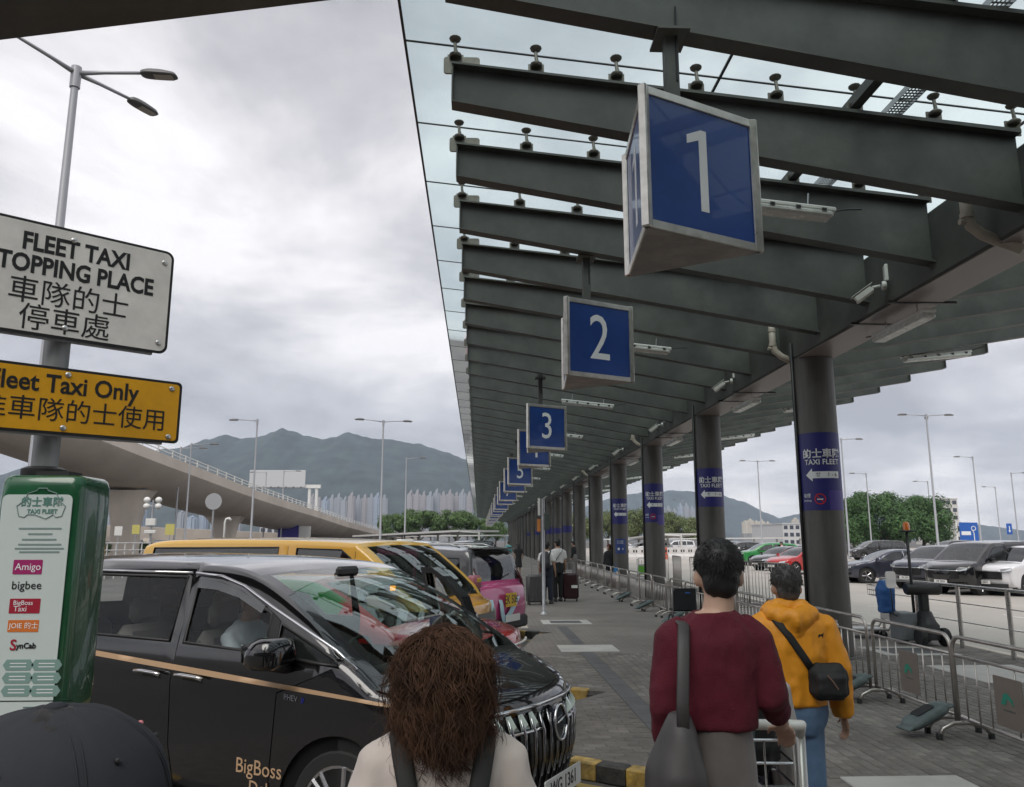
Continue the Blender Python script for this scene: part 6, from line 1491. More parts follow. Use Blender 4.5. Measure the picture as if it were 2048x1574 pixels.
for u, v in ((1490, 1040), (1500, 1036), (1512, 1040), (1523, 1038), (1535, 1042), (1548, 1048), (1590, 1034)):
    tower(u, v, 1000, 2, 'cream tower block right of the second column, %s from the left' % ORD[i], 'cream towers by the car park', 13); i += 1
# nearer buildings
def block(name, label, u0, u1, vt, Y, d, m, rows, cols, win=None, z0=-.13):
    a, c = at_y(u0, vt, Y), at_y(u1, vt, Y); t = thing(name, label, 'building', ((a.x + c.x) / 2, Y, z0)); w = c.x - a.x; hh = a.z - z0
    MB().box((0, d / 2, hh / 2), (w, d, hh)).build('walls', m, t); MB().box((0, d / 2, hh + .15), (w + .4, d + .4, .3)).build('parapet', m, t)
    wm = win or mat('dark_window', (.05, .06, .08), .1, coat=.5)
    if rows:
        for r_ in range(rows):
            for c_ in range(cols): MB().box((-w / 2 + w * (c_ + .5) / cols, -.03, hh * (r_ + .55) / rows), (w / cols * .62, .12, hh / rows * .5)).build('window', wm, t)
    return t
block('office_building', 'white and blue office building behind the second column', 1565, 1612, 1048, 260, 30, mat('white_cladding', (.62, .62, .62), .5), 3, 4)
block('white_building', 'tall white building right of the big tree', 1876, 1914, 998, 330, 20, mat('white_render', (.66, .64, .60), .7), 6, 3)
block('low_building', 'low pale building beside the blue road sign', 1912, 1955, 1048, 300, 14, mat('white_render', (.66, .64, .60), .7), 2, 4)
block('building_or_rear_blocker', 'low pale terminal building under the flyover', 520, 640, 1046, 190, 30, mat('pale_cladding', (.5, .52, .55), .5), 1, 9)
tf = thing('building_or_rear_blocker', 'added unseen grey block behind the camera that darkens van reflections', 'building', (0, -26, -.13))  # unseen block added behind the camera to cut sky reflections on the van
MB().box((0, -5, 6), (150, 10, 12)).build('walls', mat('rear_blocker_grey', (.17, .165, .16), .6, var=.1), tf); MB().box((0, -4.8, 12.2), (152, 11, .5)).build('roof', PAINT, tf)  # walls and roof of the added unseen block
for i in range(24): MB().box((-69 + 6 * i, .04, 3), (5.2, .1, 4.4)).build('window', mat('rear_blocker_glass', (.03, .035, .04), .08, coat=.5), tf); MB().box((-69 + 6 * i, .04, 8.6), (5.2, .1, 3.6)).build('window', MATS['rear_blocker_glass'], tf)  # windows of the added unseen block
# ---- flyover
fl = thing('flyover', 'curved concrete road flyover descending from upper left', 'bridge', (0, 0, 0))
ctrl = [(-58, 30, 12.8), (-46, 45, 11.2), (-37.5, 59, 9.2), (-32.0, 75, 6.3), (-29.6, 96, 4.4), (-28.6, 125, 3.2), (-27.5, 150, 2.0), (-25.0, 180, .8), (-20, 215, -.2)]
path = catmull(ctrl, 8)
sec = [(0, 2.85), (0, 1.9), (-.35, 1.5), (-1.6, .65), (-2.6, .15), (-3.2, 0), (-6.2, 0), (-7.0, .3), (-8.8, 1.5), (-9.2, 1.9), (-9.2, 2.85), (-8.9, 2.85), (-8.9, 2.1), (-.3, 2.1), (-.3, 2.85)]
vs = []; n = len(sec)
for i, p in enumerate(path):
    a = Vector(path[max(i - 1, 0)]); c = Vector(path[min(i + 1, len(path) - 1)]); d = (c - a); d.z = 0; d.normalize(); nr = Vector((d.y, -d.x, 0))
    for x, z in sec: q = Vector(p) + nr * (x + 4.2); vs.append((q.x, q.y, p[2] + z))
MB().add(vs, [(i * n + j, i * n + (j + 1) % n, (i + 1) * n + (j + 1) % n, (i + 1) * n + j) for i in range(len(path) - 1) for j in range(n)]).build('deck', WALLC, fl, 35)
rail_pts = []
for i, p in enumerate(path):
    a = Vector(path[max(i - 1, 0)]); c = Vector(path[min(i + 1, len(path) - 1)]); d = (c - a); d.z = 0; d.normalize(); nr = Vector((d.y, -d.x, 0)); rail_pts.append(Vector(p) + nr * 4.05 + Vector((0, 0, 2.8)))
for hz in (.35, .65): MB().tube([q + Vector((0, 0, hz)) for q in rail_pts], .05, 5).build('parapet_rail', WHITEP, fl)
acc = 0
for a, c in zip(rail_pts, rail_pts[1:]):
    L = (c - a).length; k_ = 0
    while acc < L:
        q = a.lerp(c, acc / L); MB().box(q + Vector((0, 0, .35)), (.1, .1, .75)).build('rail_post', WHITEP, fl); acc += 2.2
    acc -= L
for j_, (x, y, zt_) in enumerate([(-37.5, 59, 9.3), (-32.0, 75, 6.5), (-29.6, 96, 4.8), (-28.6, 125, 3.8)]):
    b = MB(); pr = [(-.13, 1.15, .9), (zt_ * .45, 1.15, .9), (zt_ * .75, 1.5, .95), (zt_ * .93, 2.3, 1.05), (zt_ - .3, 2.5, 1.1)]
    b.rings([(z, x, y, w_, d_, .45) for z, w_, d_ in pr], 28); b.build('pier', WALLC, fl, 40)
    for s in (-1, 1): MB().box((x + s * 1.2, y, zt_ - .1), (.7, .7, .35)).build('bearing', GREYP, fl)
# lower road wall under it
rw0, rw1 = at_y(190, 1044, 112), at_y(560, 1066, 150)
wl_ = thing('approach_wall', 'low concrete approach wall running under the flyover', 'wall', (0, 0, 0))
d_ = (rw1 - rw0); 
MB().add([(rw0.x - 12, rw0.y - 3, rw0.z - 2.1), (rw1.x, rw1.y, rw1.z - 1.6), (rw1.x, rw1.y, rw1.z), (rw0.x - 12, rw0.y - 3, rw0.z + .2), (rw0.x - 12, rw0.y + 5, rw0.z - 2.1), (rw1.x, rw1.y + 8, rw1.z - 1.6), (rw1.x, rw1.y + 8, rw1.z), (rw0.x - 12, rw0.y + 5, rw0.z + .2)], [(0, 1, 2, 3), (7, 6, 5, 4), (0, 4, 5, 1), (3, 2, 6, 7), (0, 3, 7, 4), (1, 5, 6, 2)]).build('parapet', WALLC, wl_)
for k_ in range(6): q = rw0.lerp(rw1, k_ / 5); MB().box((q.x, q.y + 3, (q.z - 2) / 2 - .1), (1.2, 1.2, max(.3, q.z - 1.6))).build('support', WALLC, wl_)
# sign gantry
gt = thing('sign_gantry', 'pale road sign gantry with a blank board back beyond the flyover', 'gantry', (0, 0, 0)); Yg = 230
a, c = at_y(500, 940, Yg), at_y(610, 975, Yg)
MB().box(((a.x + c.x) / 2, Yg, (a.z + c.z) / 2), (c.x - a.x, .3, a.z - c.z), bev=.05).build('board_back', mat('sign_back_grey', (.55, .56, .57), .5, .2), gt)
a2, c2 = at_y(505, 968, Yg), at_y(640, 977, Yg); MB().box(((a2.x + c2.x) / 2, Yg + 1, (a2.z + c2.z) / 2), (c2.x - a2.x, 1.2, 1.0)).build('beam', WHITEP, gt)
for u_, du in ((618, 0), (632, 8)): q = at_y(u_, 975, Yg); MB().tube([(q.x, Yg + 1, q.z), (q.x + du * .05, Yg + 1, -.1)], .45, 8).build('leg', WHITEP, gt)
for q_ in range(7): q = at_y(512 + q_ * 15, 977, Yg); MB().box((q.x, Yg - .2, q.z + .3), (.5, .3, .5)).build('sign_clip', GREYP, gt)
# ---- trees
LEAF = [mat('leaf_green', (.085, .15, .045), .65, var=.45, vscale=.7), mat('leaf_dark', (.05, .115, .03), .65, var=.45, vscale=.7), mat('leaf_olive', (.135, .17, .065), .7, var=.4, vscale=.6)]
BARK = mat('bark', (.09, .07, .05), .9, var=.3)
def crown_mesh(rx, rz, n, size, seed, m, zc):
    rg = random.Random(seed); b = MB(); lobes = []
    for i in range(26):
        a = rg.uniform(0, 2 * pi); z = rg.uniform(-.55, .85); s = sqrt(max(0, 1 - z * z)) * rg.uniform(.45, .88); lobes.append((Vector((s * cos(a) * rx, s * sin(a) * rx, zc + z * rz * .8)), rg.uniform(.2, .38) * rx))
    vs = []; fs = []
    for i in range(n):
        c, r = lobes[rg.randrange(len(lobes))]; d = Vector((rg.gauss(0, 1), rg.gauss(0, 1), rg.gauss(0, 1))); d.normalize(); rr_ = r * (rg.random() ** .35) * (1 + .25 * rg.random()); p = c + Vector((d.x * rr_, d.y * rr_, d.z * rr_ * .75))
        u = (d + Vector((rg.uniform(-.8, .8), rg.uniform(-.8, .8), rg.uniform(-.2, 1.0)))).normalized(); v = u.orthogonal().normalized(); v.rotate(Matrix.Rotation(rg.uniform(0, 6.28), 3, u)); w2 = u.cross(v); s = size * rg.uniform(.5, 1.2); o = len(vs)
        vs += [p - v * s, p + w2 * s * .42 + u * s * .12, p + v * s, p - w2 * s * .42 + u * s * .12]; fs.append((o, o + 1, o + 2, o + 3))
    b.add(vs, fs); return b.mesh('crown', m)
def trunk_mesh(hh, r, seed, rx):
    rg = random.Random(seed); b = MB(); b.tube([(0, 0, -.2), (.05, .02, hh * .4), (0, .05, hh * .8)], [r * 1.3, r, r * .7], 9)
    for i in range(7):
        a = i * .9 + rg.random(); b.tube([(0, .03, hh * (.45 + .05 * i)), (cos(a) * rx * .35, sin(a) * rx * .35, hh * .85 + .3 * i), (cos(a) * rx * .65, sin(a) * rx * .65, hh * 1.1 + .3 * i)], [r * .5, r * .32, r * .12], 6)
    return b.mesh('trunk', BARK, True)
KINDS = [(crown_mesh(4.2, 3.0, 9000, .26, 1, LEAF[0], 4.6), trunk_mesh(3.2, .22, 1, 4.2)), (crown_mesh(6.0, 4.4, 19000, .25, 2, LEAF[1], 4.2), trunk_mesh(2.6, .3, 2, 5)), (crown_mesh(4.5, 2.7, 9000, .25, 3, LEAF[2], 4.2), trunk_mesh(3.0, .2, 3, 4.5))]
def tree(label, u, vtop, Y, k, wpx, group, name='tree'):
    p = at_y(u, vtop, Y); t = thing(name, label, 'tree', (p.x, Y, -.13), rg.uniform(0, 6), group); H0 = (8.0, 8.9, 7.2)[k]; W0 = (8.4, 12.0, 9.0)[k]
    s = (p.z + .13) / H0; w_ = wpx * Y / FPX / W0; link('crown', KINDS[k][0], t); link('trunk', KINDS[k][1], t); t.scale = (w_, w_, s)
for i, (u, v, w_, Y) in enumerate([(785, 1020, 60, 150), (838, 1011, 95, 158), (912, 1012, 85, 165), (962, 1030, 60, 170), (992, 1036, 50, 176)]): tree('round green tree beyond the car shelters, %s from the left' % ORD[i], u, v, Y, 0, w_, 'trees beyond the shelters')
for i, (u, v, w_, Y) in enumerate([(1150, 1025, 70, 170), (1215, 1020, 70, 170), (1275, 1015, 75, 165), (1325, 1022, 70, 160), (1370, 1030, 70, 158), (1400, 1034, 60, 170)]): tree('olive tree behind the water-filled barriers, %s from the left' % ORD[i], u, v, Y, 2, w_, 'olive trees behind the car park')
tree('broad dark green tree right of the first column', 1750, 972, 118, 1, 150, 'dark trees behind the car park'); tree('broad dark green tree beside the white building', 1838, 980, 122, 1, 135, 'dark trees behind the car park')
tree('low dark tree between column and broad tree', 1700, 985, 116, 1, 110, 'dark trees behind the car park')
for i, (u, v, w_, Y) in enumerate([(225, 1078, 40, 75), (255, 1074, 45, 78), (285, 1080, 40, 80), (585, 1066, 40, 140)]): tree('small green shrub below the flyover, %s from the left' % ORD[i], u, v, Y, 0, w_, 'shrubs below the flyover', 'shrub')
# ---- lamp posts
LAMPP = mat('lamp_post_grey', (.38, .39, .41), .45, .4); LHEAD = mat('lamp_head_dark', (.12, .12, .12), .5); LED = mat('led_lens', (.45, .40, .34), .3)
def lamp(label, u, v, Hz, arms, r=.1, group='street lamps', alen=2.4):
    d = ray(u, v); Y = (Hz - CAM_H) / d.z * d.y; p = at_y(u, v, Y); t = thing('street_lamp', label, 'street lamp', (p.x, Y, -.13), 0, group)
    MB().lathe([(r * 1.5, 0), (r * 1.5, .6), (r, .7), (r * .62, Hz + .13)], 12).build('post', LAMPP, t, 40)
    MB().lathe([(r * .9, 0), (r * .9, .5)], 10, (0, 0, Hz - .3)).build('bracket_collar', LAMPP, t, 40)
    for a in arms:
        a = radians(a); dx, dy = cos(a), sin(a); z = Hz + .05
        MB().tube([(0, 0, z), (dx * alen * .4, dy * alen * .4, z + .06), (dx * alen, dy * alen, z + .12)], [r * .5, r * .35, r * .3], 7).build('arm', LAMPP, t, True)
        M = Matrix.Rotation(a, 3, 'Z'); h_ = link('lamp_head', None, t, (dx * (alen + .3), dy * (alen + .3), z + .1)); h_.rotation_euler = (0, 0, a)
        MB().rings([(-.05, 0, 0, .36, .13, .6), (-.02, 0, 0, .40, .16, .6), (.04, -.02, 0, .38, .15, .65), (.09, -.08, 0, .25, .1, .8)], 18).build('housing', LHEAD, h_, 50)
        MB().box((.1, 0, -.055), (.4, .2, .012)).build('lens', LED, h_)
lamp('tall three-armed street lamp at upper left', 153, 140, 12.0, (5, 62, 240), .12, alen=1.45)
L_ = [('slim lamp post with arms right of the gantry', 767, 842, 11.5, (8, 200)), ('lamp post with right arm before the trees', 813, 916, 11.5, (5,)), ('lamp post with left arm above the gantry', 515, 840, 11.5, (175,)), ('lamp post left of the flyover sign', 362, 895, 10.5, (20,)), ('lamp post rising before the flyover', 383, 888, 10.5, (10,)), ('thin lamp post before the gantry board', 533, 945, 11.5, (180,)), ('thin lamp post beside the gantry board', 568, 942, 11.5, (10,)),
      ('three-armed lamp right of the first column', 1852, 830, 12, (178, 2, 60)), ('two-armed lamp between the second and first columns', 1515, 922, 12, (178, 2)), ('lamp post with right arm behind the first column', 1682, 878, 12, (5,)), ('lamp post with left arm right of centre tree', 1945, 914, 12, (178,)), ('lamp post with left arm before the broad tree', 1732, 947, 11, (178,)), ('lamp post with left arm beside the tree edge', 1855, 963, 11, (178,)), ('small lamp post near the blue arrow sign', 1990, 974, 11, (178,)), ('lamp post with right arm at right edge', 2022, 946, 11, (2,)), ('far lamp post between the towers', 1092, 1002, 11, (180,)), ('distant lamp post before the pale hills', 1365, 1000, 11, (178,))]
for q in L_: lamp(*q, alen=1.7)
# sign back disc, cctv mast, small signs on the left
def post_at(name, label, cat, u, v0, Y): p = at_y(u, v0, Y); return thing(name, label, cat, (p.x, Y, -.13)), p.z + .13
t, z = post_at('round_sign', 'round road sign seen from behind before the flyover', 'sign', 428, 1003, 42); MB().lathe([(.05, 0), (.05, z + .3)], 10).build('pole', LAMPP, t, 40); MB().lathe([(.42, -.012), (.42, .012)], 28, (0, -.07, z), 'Y').build('disc', mat('sign_back_grey2', (.40, .41, .42), .5, .4), t, 40)
t, z = post_at('camera_mast', 'mast with four white floodlights and boxes by the pier', 'mast', 307, 1000, 60); MB().lathe([(.09, 0), (.07, z)], 10).build('pole', LAMPP, t, 40)
for sx in (-1, 1):
    for sz in (0, -.45): MB().ell((sx * .42, -.1, z + sz), (.24, .22, .22), 12, 8).build('floodlight', mat('lamp_white', (.8, .8, .78), .3), t, True)
MB().tube([(-.45, 0, z - .25), (0, 0, z - .5), (.45, 0, z - .25)], .05, 6).build('cross_arm', LAMPP, t); MB().box((0, -.15, z - 1.6), (.7, .25, .5), bev=.03).build('equipment_box', WHITEP, t); MB().box((0, -.15, z - 2.3), (.8, .25, .25), bev=.03).build('lower_box', WHITEP, t)
for nm, lb, u, v, m, wv in (('small_sign', 'small white sign on a post by the shrubs', 237, 1065, WHITEP, .5), ('small_sign', 'small yellow sign on a post by the shrubs', 272, 1062, mat('dull_yellow_board', (.55, .5, .15), .5), .5), ('small_sign', 'small yellow board beside the camera mast', 340, 1062, mat('dull_yellow_board', (.55, .5, .15), .5), .6), ('bent_vent', 'white bent vent pipe before the approach wall', 450, 1044, WHITEP, .3)):
    t, z = post_at(nm, lb, 'sign' if nm != 'bent_vent' else 'vent', u, v, 55); MB().lathe([(.035, 0), (.035, z)], 8).build('pole', LAMPP, t)
    if nm == 'bent_vent': MB().tube([(0, 0, 0), (0, 0, z), (.08, 0, z + .2), (.25, 0, z + .25), (.38, 0, z + .1)], [.07, .07, .08, .09, .1], 10).build('pipe', WHITEP, t, True)
    else: MB().box((0, -.04, z + .1), (wv, .02, wv * 1.2), bev=.005).build('panel', m, t)
t, z = post_at('banner', 'blue and white promotional banner under the flyover', 'banner', 577, 1055, 120); MB().box((0, 0, z / 2), (3.0, .1, z + .6)).build('blue_panel', mat('banner_blue', (.05, .04, .28), .5), t); MB().box((2.4, 0, z / 2), (1.7, .1, z + .4)).build('white_panel', WHITEP, t)
# low white railing on the left road side
rl2 = thing('road_railing', 'low white roadside railing behind the yellow van', 'railing', (0, 0, 0)); a, c = at_y(196, 1086, 40), at_y(300, 1086, 44)
for hz in (0, -.35, -.7): MB().tube([a + Vector((0, 0, hz)), c + Vector((0, 0, hz))], .03, 6).build('rail', WHITEP, rl2)
for k_ in range(7): q = a.lerp(c, k_ / 6); MB().tube([(q.x, q.y, -.13), (q.x, q.y, q.z)], .035, 6).build('post', WHITEP, rl2)
# car shelters with flat roofs
SHEL = mat('shelter_white', (.62, .62, .60), .5, .2, var=.06)
def shelter(label, u0, v0, u1, v1, Y0_, Y1_, n_, group='car park shelters'):
    a, c = at_y(u0, v0, Y0_), at_y(u1, v1, Y1_); t = thing('car_shelter', label, 'shelter', (0, 0, 0), 0, group); d = (c - a); L = d.length; M = plane_M((0, 0, 0), d, (0, 0, 1)); nr = Vector((-d.y, d.x, 0)).normalized()
    for dz, w_ in ((0, 2.6), ):
        MB().add([a - nr * w_, c - nr * w_, c + nr * w_, a + nr * w_, a - nr * w_ + Vector((0, 0, .2)), c - nr * w_ + Vector((0, 0, .2)), c + nr * w_ + Vector((0, 0, .2)), a + nr * w_ + Vector((0, 0, .2))], [(3, 2, 1, 0), (4, 5, 6, 7), (0, 1, 5, 4), (1, 2, 6, 5), (2, 3, 7, 6), (3, 0, 4, 7)]).build('roof', SHEL, t)
    for k_ in range(n_ + 1): q = a.lerp(c, k_ / n_); MB().box((q.x, q.y, (q.z - .13) / 2), (.22, .22, q.z + .13)).build('post', SHEL, t); MB().tube([(q.x, q.y, q.z - .1), (q.x - nr.x * 2.3, q.y - nr.y * 2.3, q.z + .0)], .08, 6).build('bracket', SHEL, t)
shelter('long white car shelter roof left of the canopy end', 742, 1074, 958, 1064, 105, 85, 6); shelter('second white car shelter behind the first one', 790, 1074, 1010, 1072, 135, 130, 6)
shelter('angled pale shelter roof by the olive trees', 1290, 1078, 1362, 1070, 120, 100, 3); shelter('long low dark shelter behind the parked cars', 1205, 1080, 1600, 1077, 140, 130, 9)
# water-filled barriers
WB_W = mat('white_plastic_barrier', (.70, .68, .66), .5, var=.08); WB_O = mat('orange_plastic_barrier', (.62, .09, .025), .5, var=.1)
bb_ = MB(); sec_ = [(-.24, 0), (-.24, .22), (-.1, .45), (-.09, 1.0), (.09, 1.0), (.1, .45), (.24, .22), (.24, 0)]
bb_.prism(sec_, -.72, .72, plane_M((0, 0, 0), (0, 1, 0), (0, 0, 1)))
WBm = {c: bb_.mesh('shell', m) for c, m in (('w', WB_W), ('o', WB_O))}
a, c = on_z(1236, 1120, -.13), on_z(1480, 1116, -.13); seq = 'owwwwowwwwwowwww'; d_ = (c - a); n_ = 16
for k_ in range(n_):
    q = a.lerp(c, (k_ + .5) / n_); t = thing('water_barrier', '%s water-filled road barrier, %s from the left' % ('orange' if seq[k_] == 'o' else 'white', ORD[k_]), 'barrier', (q.x, q.y, -.13), atan2(d_.y, d_.x), 'water-filled barriers in the car park'); t.scale = (1, 1, 1.15)
    s = link('shell', WBm[seq[k_]], t); s.scale = (d_.length / n_ / 1.48, 1, 1)
    for x in (-.35, .35): MB().box((x, -.1, .7), (.16, .04, .2)).build('fork_slot', BLACKP, t)
# road signs on the right
t, z = post_at('direction_sign', 'large blue roundabout direction sign beyond the parked cars', 'sign', 1936, 1045, 150); SB_ = mat('road_sign_blue', (.012, .10, .42), .4); w_ = 3.6
MB().box((0, 0, z - 1.9), (w_, .1, 3.8), bev=.03).build('panel', SB_, t); 
for x in (-1.2, 1.2): MB().lathe([(.09, 0), (.09, z)], 8, (x, .15, 0)).build('post', LAMPP, t)
MB().tube([(.9, -.09, z - 3.4), (.9, -.09, z - 2.0), (.75, -.09, z - 1.6), (.5, -.09, z - 1.35)], .09, 6).build('route_line', INKW, t); MB().tube([(.9 + .4 * cos(a_), -.09, z - 1.1 + .4 * sin(a_)) for a_ in [2 * pi * i / 20 for i in range(20)]], .07, 5, closed=True).build('roundabout_ring', INKW, t); MB().box((-.6, -.07, z - 2.0), (1.8, .05, .7)).build('white_box', INKW, t)
MB().box((-2.2, .3, z - 2.2), (.25, .3, 4.4)).build('side_frame', WHITEP, t)
t, z = post_at('arrow_sign', 'small blue arrow sign on a post at the far right', 'sign', 2018, 1052, 110); MB().box((0, 0, z - .4), (.8, .06, 1.5), bev=.03).build('panel', SB_, t); MB().lathe([(.06, 0), (.06, z)], 8, (0, .1, 0)).build('post', LAMPP, t); MB().prism([(0, -.5), (-.2, -.2), (-.06, -.2), (-.06, .4), (.06, .4), (.06, -.2), (.2, -.2)], 0, .02, plane_M((0, -.04, z - .4), (1, 0, 0), (0, 0, 1))).build('arrow', INKW, t)
# ---- parked cars
SEDAN = [(.72, .25), (.85, .42), (.9, .6), (.84, .72), (.6, .82), (.1, .93), (-.25, .98), (-.75, 1.25), (-1.2, 1.41), (-1.6, 1.45), (-2.1, 1.42), (-2.7, 1.25), (-3.2, 1.06), (-3.6, 1.0), (-3.78, .85), (-3.8, .6), (-3.7, .3)]
SUV = [(.72, .3), (.85, .45), (.9, .7), (.86, .92), (.65, 1.02), (.2, 1.09), (-.05, 1.13), (-.5, 1.4), (-.9, 1.59), (-1.3, 1.65), (-2.2, 1.66), (-3.0, 1.6), (-3.3, 1.5), (-3.62, 1.1), (-3.72, .85), (-3.72, .6), (-3.62, .35)]
MPV = [(.75, .25), (.88, .42), (.92, .7), (.88, .92), (.65, 1.02), (.3, 1.1), (.1, 1.15), (-.4, 1.5), (-.8, 1.73), (-1.2, 1.8), (-2.5, 1.84), (-3.5, 1.8), (-3.85, 1.68), (-4.05, 1.15), (-4.08, .85), (-4.08, .6), (-4.0, .3)]
SP = {'sedan': dict(top=SEDAN, half=.92, belt=.98, tumble=.22, R=.33, wh=(0, -2.85), win=[[(-1.55, .99), (-1.55, 1.36), (-1.2, 1.34), (-.72, 1.1), (-.62, 1.0)], [(-2.75, 1.02), (-2.4, 1.22), (-2.0, 1.34), (-1.66, 1.37), (-1.66, 1.0)]], cuts=[[(-.62, 1.05), (-.55, .9), (-.5, .24)], [(-1.605, 1.4), (-1.605, .24)], [(-2.6, 1.2), (-2.45, .8)]], rw=(10, 12)),
      'suv': dict(top=SUV, half=.94, belt=1.08, tumble=.18, R=.36, wh=(0, -2.75), win=[[(-1.5, 1.12), (-1.5, 1.54), (-1.0, 1.5), (-.6, 1.25), (-.5, 1.13)], [(-2.5, 1.12), (-2.48, 1.53), (-1.62, 1.55), (-1.62, 1.12)], [(-3.25, 1.18), (-3.1, 1.46), (-2.62, 1.52), (-2.62, 1.14)]], cuts=[[(-.5, 1.2), (-.5, .24)], [(-1.56, 1.58), (-1.56, .24)], [(-2.56, 1.58), (-2.45, .8)]], rw=(12, 13)),
      'mpv': dict(top=MPV, half=.94, belt=1.12, tumble=.13, R=.34, wh=(0, -3.0), win=[[(-1.4, 1.16), (-1.4, 1.68), (-.8, 1.62), (-.45, 1.35), (-.3, 1.17)], [(-2.6, 1.16), (-2.6, 1.7), (-1.52, 1.7), (-1.52, 1.16)], [(-3.7, 1.2), (-3.6, 1.66), (-2.72, 1.7), (-2.72, 1.18)]], cuts=[[(-.4, 1.25), (-.4, .24)], [(-1.46, 1.74), (-1.46, .24)], [(-2.66, 1.74), (-2.6, .8)]], rw=(12, 13))}
PROTO = {}
GREYV = glass('grey_car_glass', (.25, .28, .28), .06)
def parked(kind, colname, col, label, u, v, hd, metal=.3, plate='HK 2024', group='cars in the car park', pos=None, axle=.0):
    key = (kind, colname)
    p = pos or on_z(u, v, -.13)
    if key not in PROTO:
        s = SP[kind]; t = thing('parked_car', label, 'car', (p.x, p.y, -.13), radians(hd), group); PROTO[key] = t
        c = Car(t, s['top'], s['half'], s['belt'], s['tumble'], paint(colname, col, .25, metal), s['wh'], s['R'], [('w', w_, GREYV) for w_ in s['win']], s['cuts'], ws=(6, 8), rw=s['rw'], fine=.3, nseg=3, plan=(.6, .14, .5, .1), front_bulge=.25, glassm=GREYV, wsm=GREYV, fil=.08, interior=True)
        zf = s['top'][3][1]
        F = lambda y, z, dx=0: Vector((.87 + c.xb(.87, z, abs(y) / .92) + dx, y, z))
        MB().add([F(-.6 + 1.2 * i / 8, z, .03) for i in range(9) for z in (zf - .36, zf - .1)], [(2 * i, 2 * i + 2, 2 * i + 3, 2 * i + 1) for i in range(8)]).build('grille', GR, t, True)
        MB().tube([F(-.62 + 1.24 * i / 8, zf - .08, .035) for i in range(9)], .012, 5).build('grille_trim', CHROME, t, True)
        MB().add([F(-.75 + 1.5 * i / 8, z, .02) for i in range(9) for z in (.28, .42)], [(2 * i, 2 * i + 2, 2 * i + 3, 2 * i + 1) for i in range(8)]).build('air_intake', BLACKP, t, True)
        for sg in (-1, 1):
            quadlamp(c, [F(sg * .55, zf - .12, .02), F(sg * .84, zf - .06, .0), F(sg * .86, zf + .03, -.03), F(sg * .55, zf - .02, .01)][::sg], LAMPW, 'headlamp', .014)
            MB().box((s['top'][-3][0] + .04, sg * .7, s['belt'] - .12), (.06, .3, .14), bev=.02).build('tail_lamp', LAMPR, t)
            MB().rings([(s['belt'] + .02, -.45, sg * 1.02, .05, .1), (s['belt'] + .06, -.45, sg * 1.02, .07, .12, .8), (s['belt'] + .14, -.45, sg * 1.02, .05, .09, .8)], 12).build('door_mirror', MATS['car_paint_' + colname], t, 50)
            c.strip([(-1.2, s['belt'] - .14), (-1.4, s['belt'] - .14)], .014, sg, 'door_handle', CHROME, .02); c.strip([(-2.2, s['belt'] - .14), (-2.4, s['belt'] - .14)], .014, sg, 'door_handle', CHROME, .02)
        c.plate(plate, .95, 0, .46, PLW); c.plate(plate, s['top'][-2][0] - .06, 0, .8, PLY, True)
        return t
    t = copy_tree(PROTO[key]); t.location = (p.x, p.y, -.13); t.rotation_euler = (0, 0, radians(hd)); t['label'] = label; return t
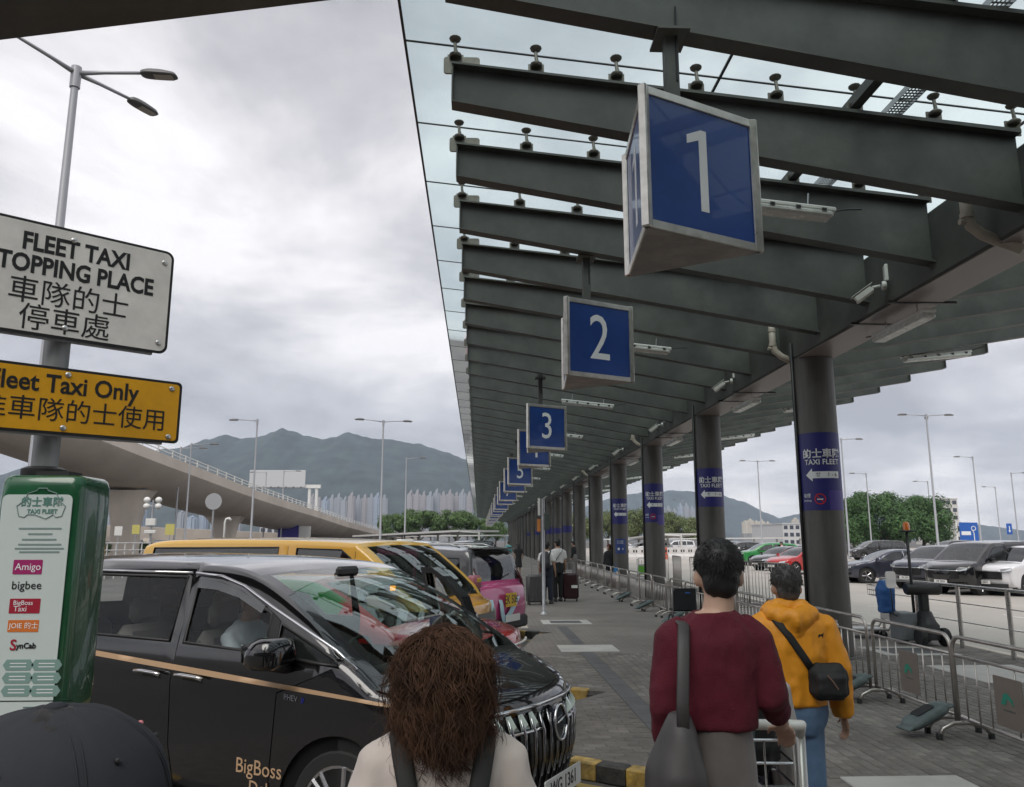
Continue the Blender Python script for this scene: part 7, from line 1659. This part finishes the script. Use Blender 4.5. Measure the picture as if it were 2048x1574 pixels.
LOT = [('sedan', 'slate', (.055, .06, .085), 'slate grey saloon parked side-on behind the railing', 1722, 1165, 172, .5),
       ('mpv', 'charcoal', (.05, .05, .052), 'charcoal people carrier behind the slate saloon', 1722, 1120, 174, .4),
       ('suv', 'slate', (.055, .06, .085), 'slate grey hatchback third from the right, facing left', 1846, 1178, 203, .5),
       ('sedan', 'silver', (.35, .36, .38), 'silver grey saloon fourth from the right, facing left', 1828, 1160, 203, .7),
       ('mpv', 'black', (.008, .008, .009), 'black people carrier second from the right, facing left', 1920, 1188, 203, .2),
       ('suv', 'white', (.70, .70, .70), 'white pickup-fronted car at the right frame edge', 2005, 1190, 203, 0),
       ('suv', 'green', (.008, .055, .032), 'dark green car behind the maroon man head', 1500, 1131, 176, .4),
       ('sedan', 'black', (.008, .008, .009), 'black saloon between the green and red cars', 1535, 1141, 200, .2),
       ('sedan', 'red', (.15, .008, .018), 'dark red saloon left of the first column', 1570, 1148, 200, .4),
       ('sedan', 'silver', (.35, .36, .38), 'silver saloon behind the dark red one', 1560, 1126, 190, .7),
       ('suv', 'white', (.70, .70, .70), 'white car behind the water barriers near third column', 1290, 1108, 190, 0),
       ('mpv', 'white', (.70, .70, .70), 'white van behind the water barriers near second column', 1335, 1106, 185, 0),
       ('mpv', 'silver', (.35, .36, .38), 'silver van with dark glass left of the second column', 1400, 1110, 180, .7),
       ('sedan', 'white', (.70, .70, .70), 'white saloon between fourth and third columns', 1262, 1106, 200, 0),
       ('suv', 'charcoal', (.05, .05, .052), 'charcoal car behind the green car', 1460, 1114, 185, .4),
       ('sedan', 'white', (.70, .70, .70), 'white saloon behind the fourth column', 1225, 1104, 190, 0),
       ('suv', 'silver', (.35, .36, .38), 'silver car right of the second column far back', 1440, 1106, 185, .7),
       ('mpv', 'charcoal', (.05, .05, .052), 'charcoal people carrier right of the beacon pole far back', 1880, 1117, 178, .4),
       ('suv', 'black', (.008, .008, .009), 'black car far back beside the blue road sign', 1975, 1120, 178, .2),
       ('mpv', 'silver', (.35, .36, .38), 'silver people carrier at far right behind the row', 2035, 1130, 190, .7),
       ('sedan', 'charcoal', (.05, .05, .052), 'charcoal saloon far behind the first column', 1650, 1112, 185, .4)]
for kd, cn, col, lb, u, v, hd, mt in LOT: parked(kd, cn, col, lb, u, v, hd, mt)
GQ = 'cars further along the taxi rank'
for kd, cn, col, lb, x, y, hd, mt in [('mpv', 'white', (.70, .70, .70), 'white taxi van beyond the pink carrier', -1.2, 24.5, 75, 0), ('suv', 'silver', (.35, .36, .38), 'silver car beyond the white taxi van', -1.0, 33, 85, .7), ('sedan', 'red', (.15, .008, .018), 'dark red car far along the rank', -.8, 44, 85, .4), ('mpv', 'black', (.008, .008, .009), 'black van far along the rank by the pavement', -.1, 37, 88, .2), ('mpv', 'charcoal', (.05, .05, .052), 'charcoal van at the end of the rank', -.6, 60, 88, .4)]:
    parked(kd, cn, col, lb, 0, 0, hd, mt, pos=Vector((x, y, 0)), group=GQ)
person('person in pale shirt standing among the parked cars', tuple(on_z(1566, 1132, -.13)), radians(70), 1.75, mat('pale_pink_shirt', (.6, .5, .47), .8), mat('grey_cloth', (.2, .19, .18), .8), HAIRB, SKIN, .03)
# ================================================================== haze (last: it needs the whole place)
hz = MB().box((0, 1700, 330), (7600, 6200, 670)).build('haze', None); hz['kind'] = 'stuff'; hz['label'] = 'thin grey-blue haze'
HM = bpy.data.materials.new('haze_air'); HM.use_nodes = True; t = HM.node_tree; t.nodes.clear()
o = t.nodes.new('ShaderNodeOutputMaterial'); v = t.nodes.new('ShaderNodeVolumePrincipled'); v.inputs['Color'].default_value = (.68, .80, .97, 1); v.inputs['Density'].default_value = .000125; v.inputs['Anisotropy'].default_value = .2
t.links.new(v.outputs[0], o.inputs['Volume']); hz.data.materials.append(HM)
bpy.data.scenes.remove(TMPS)
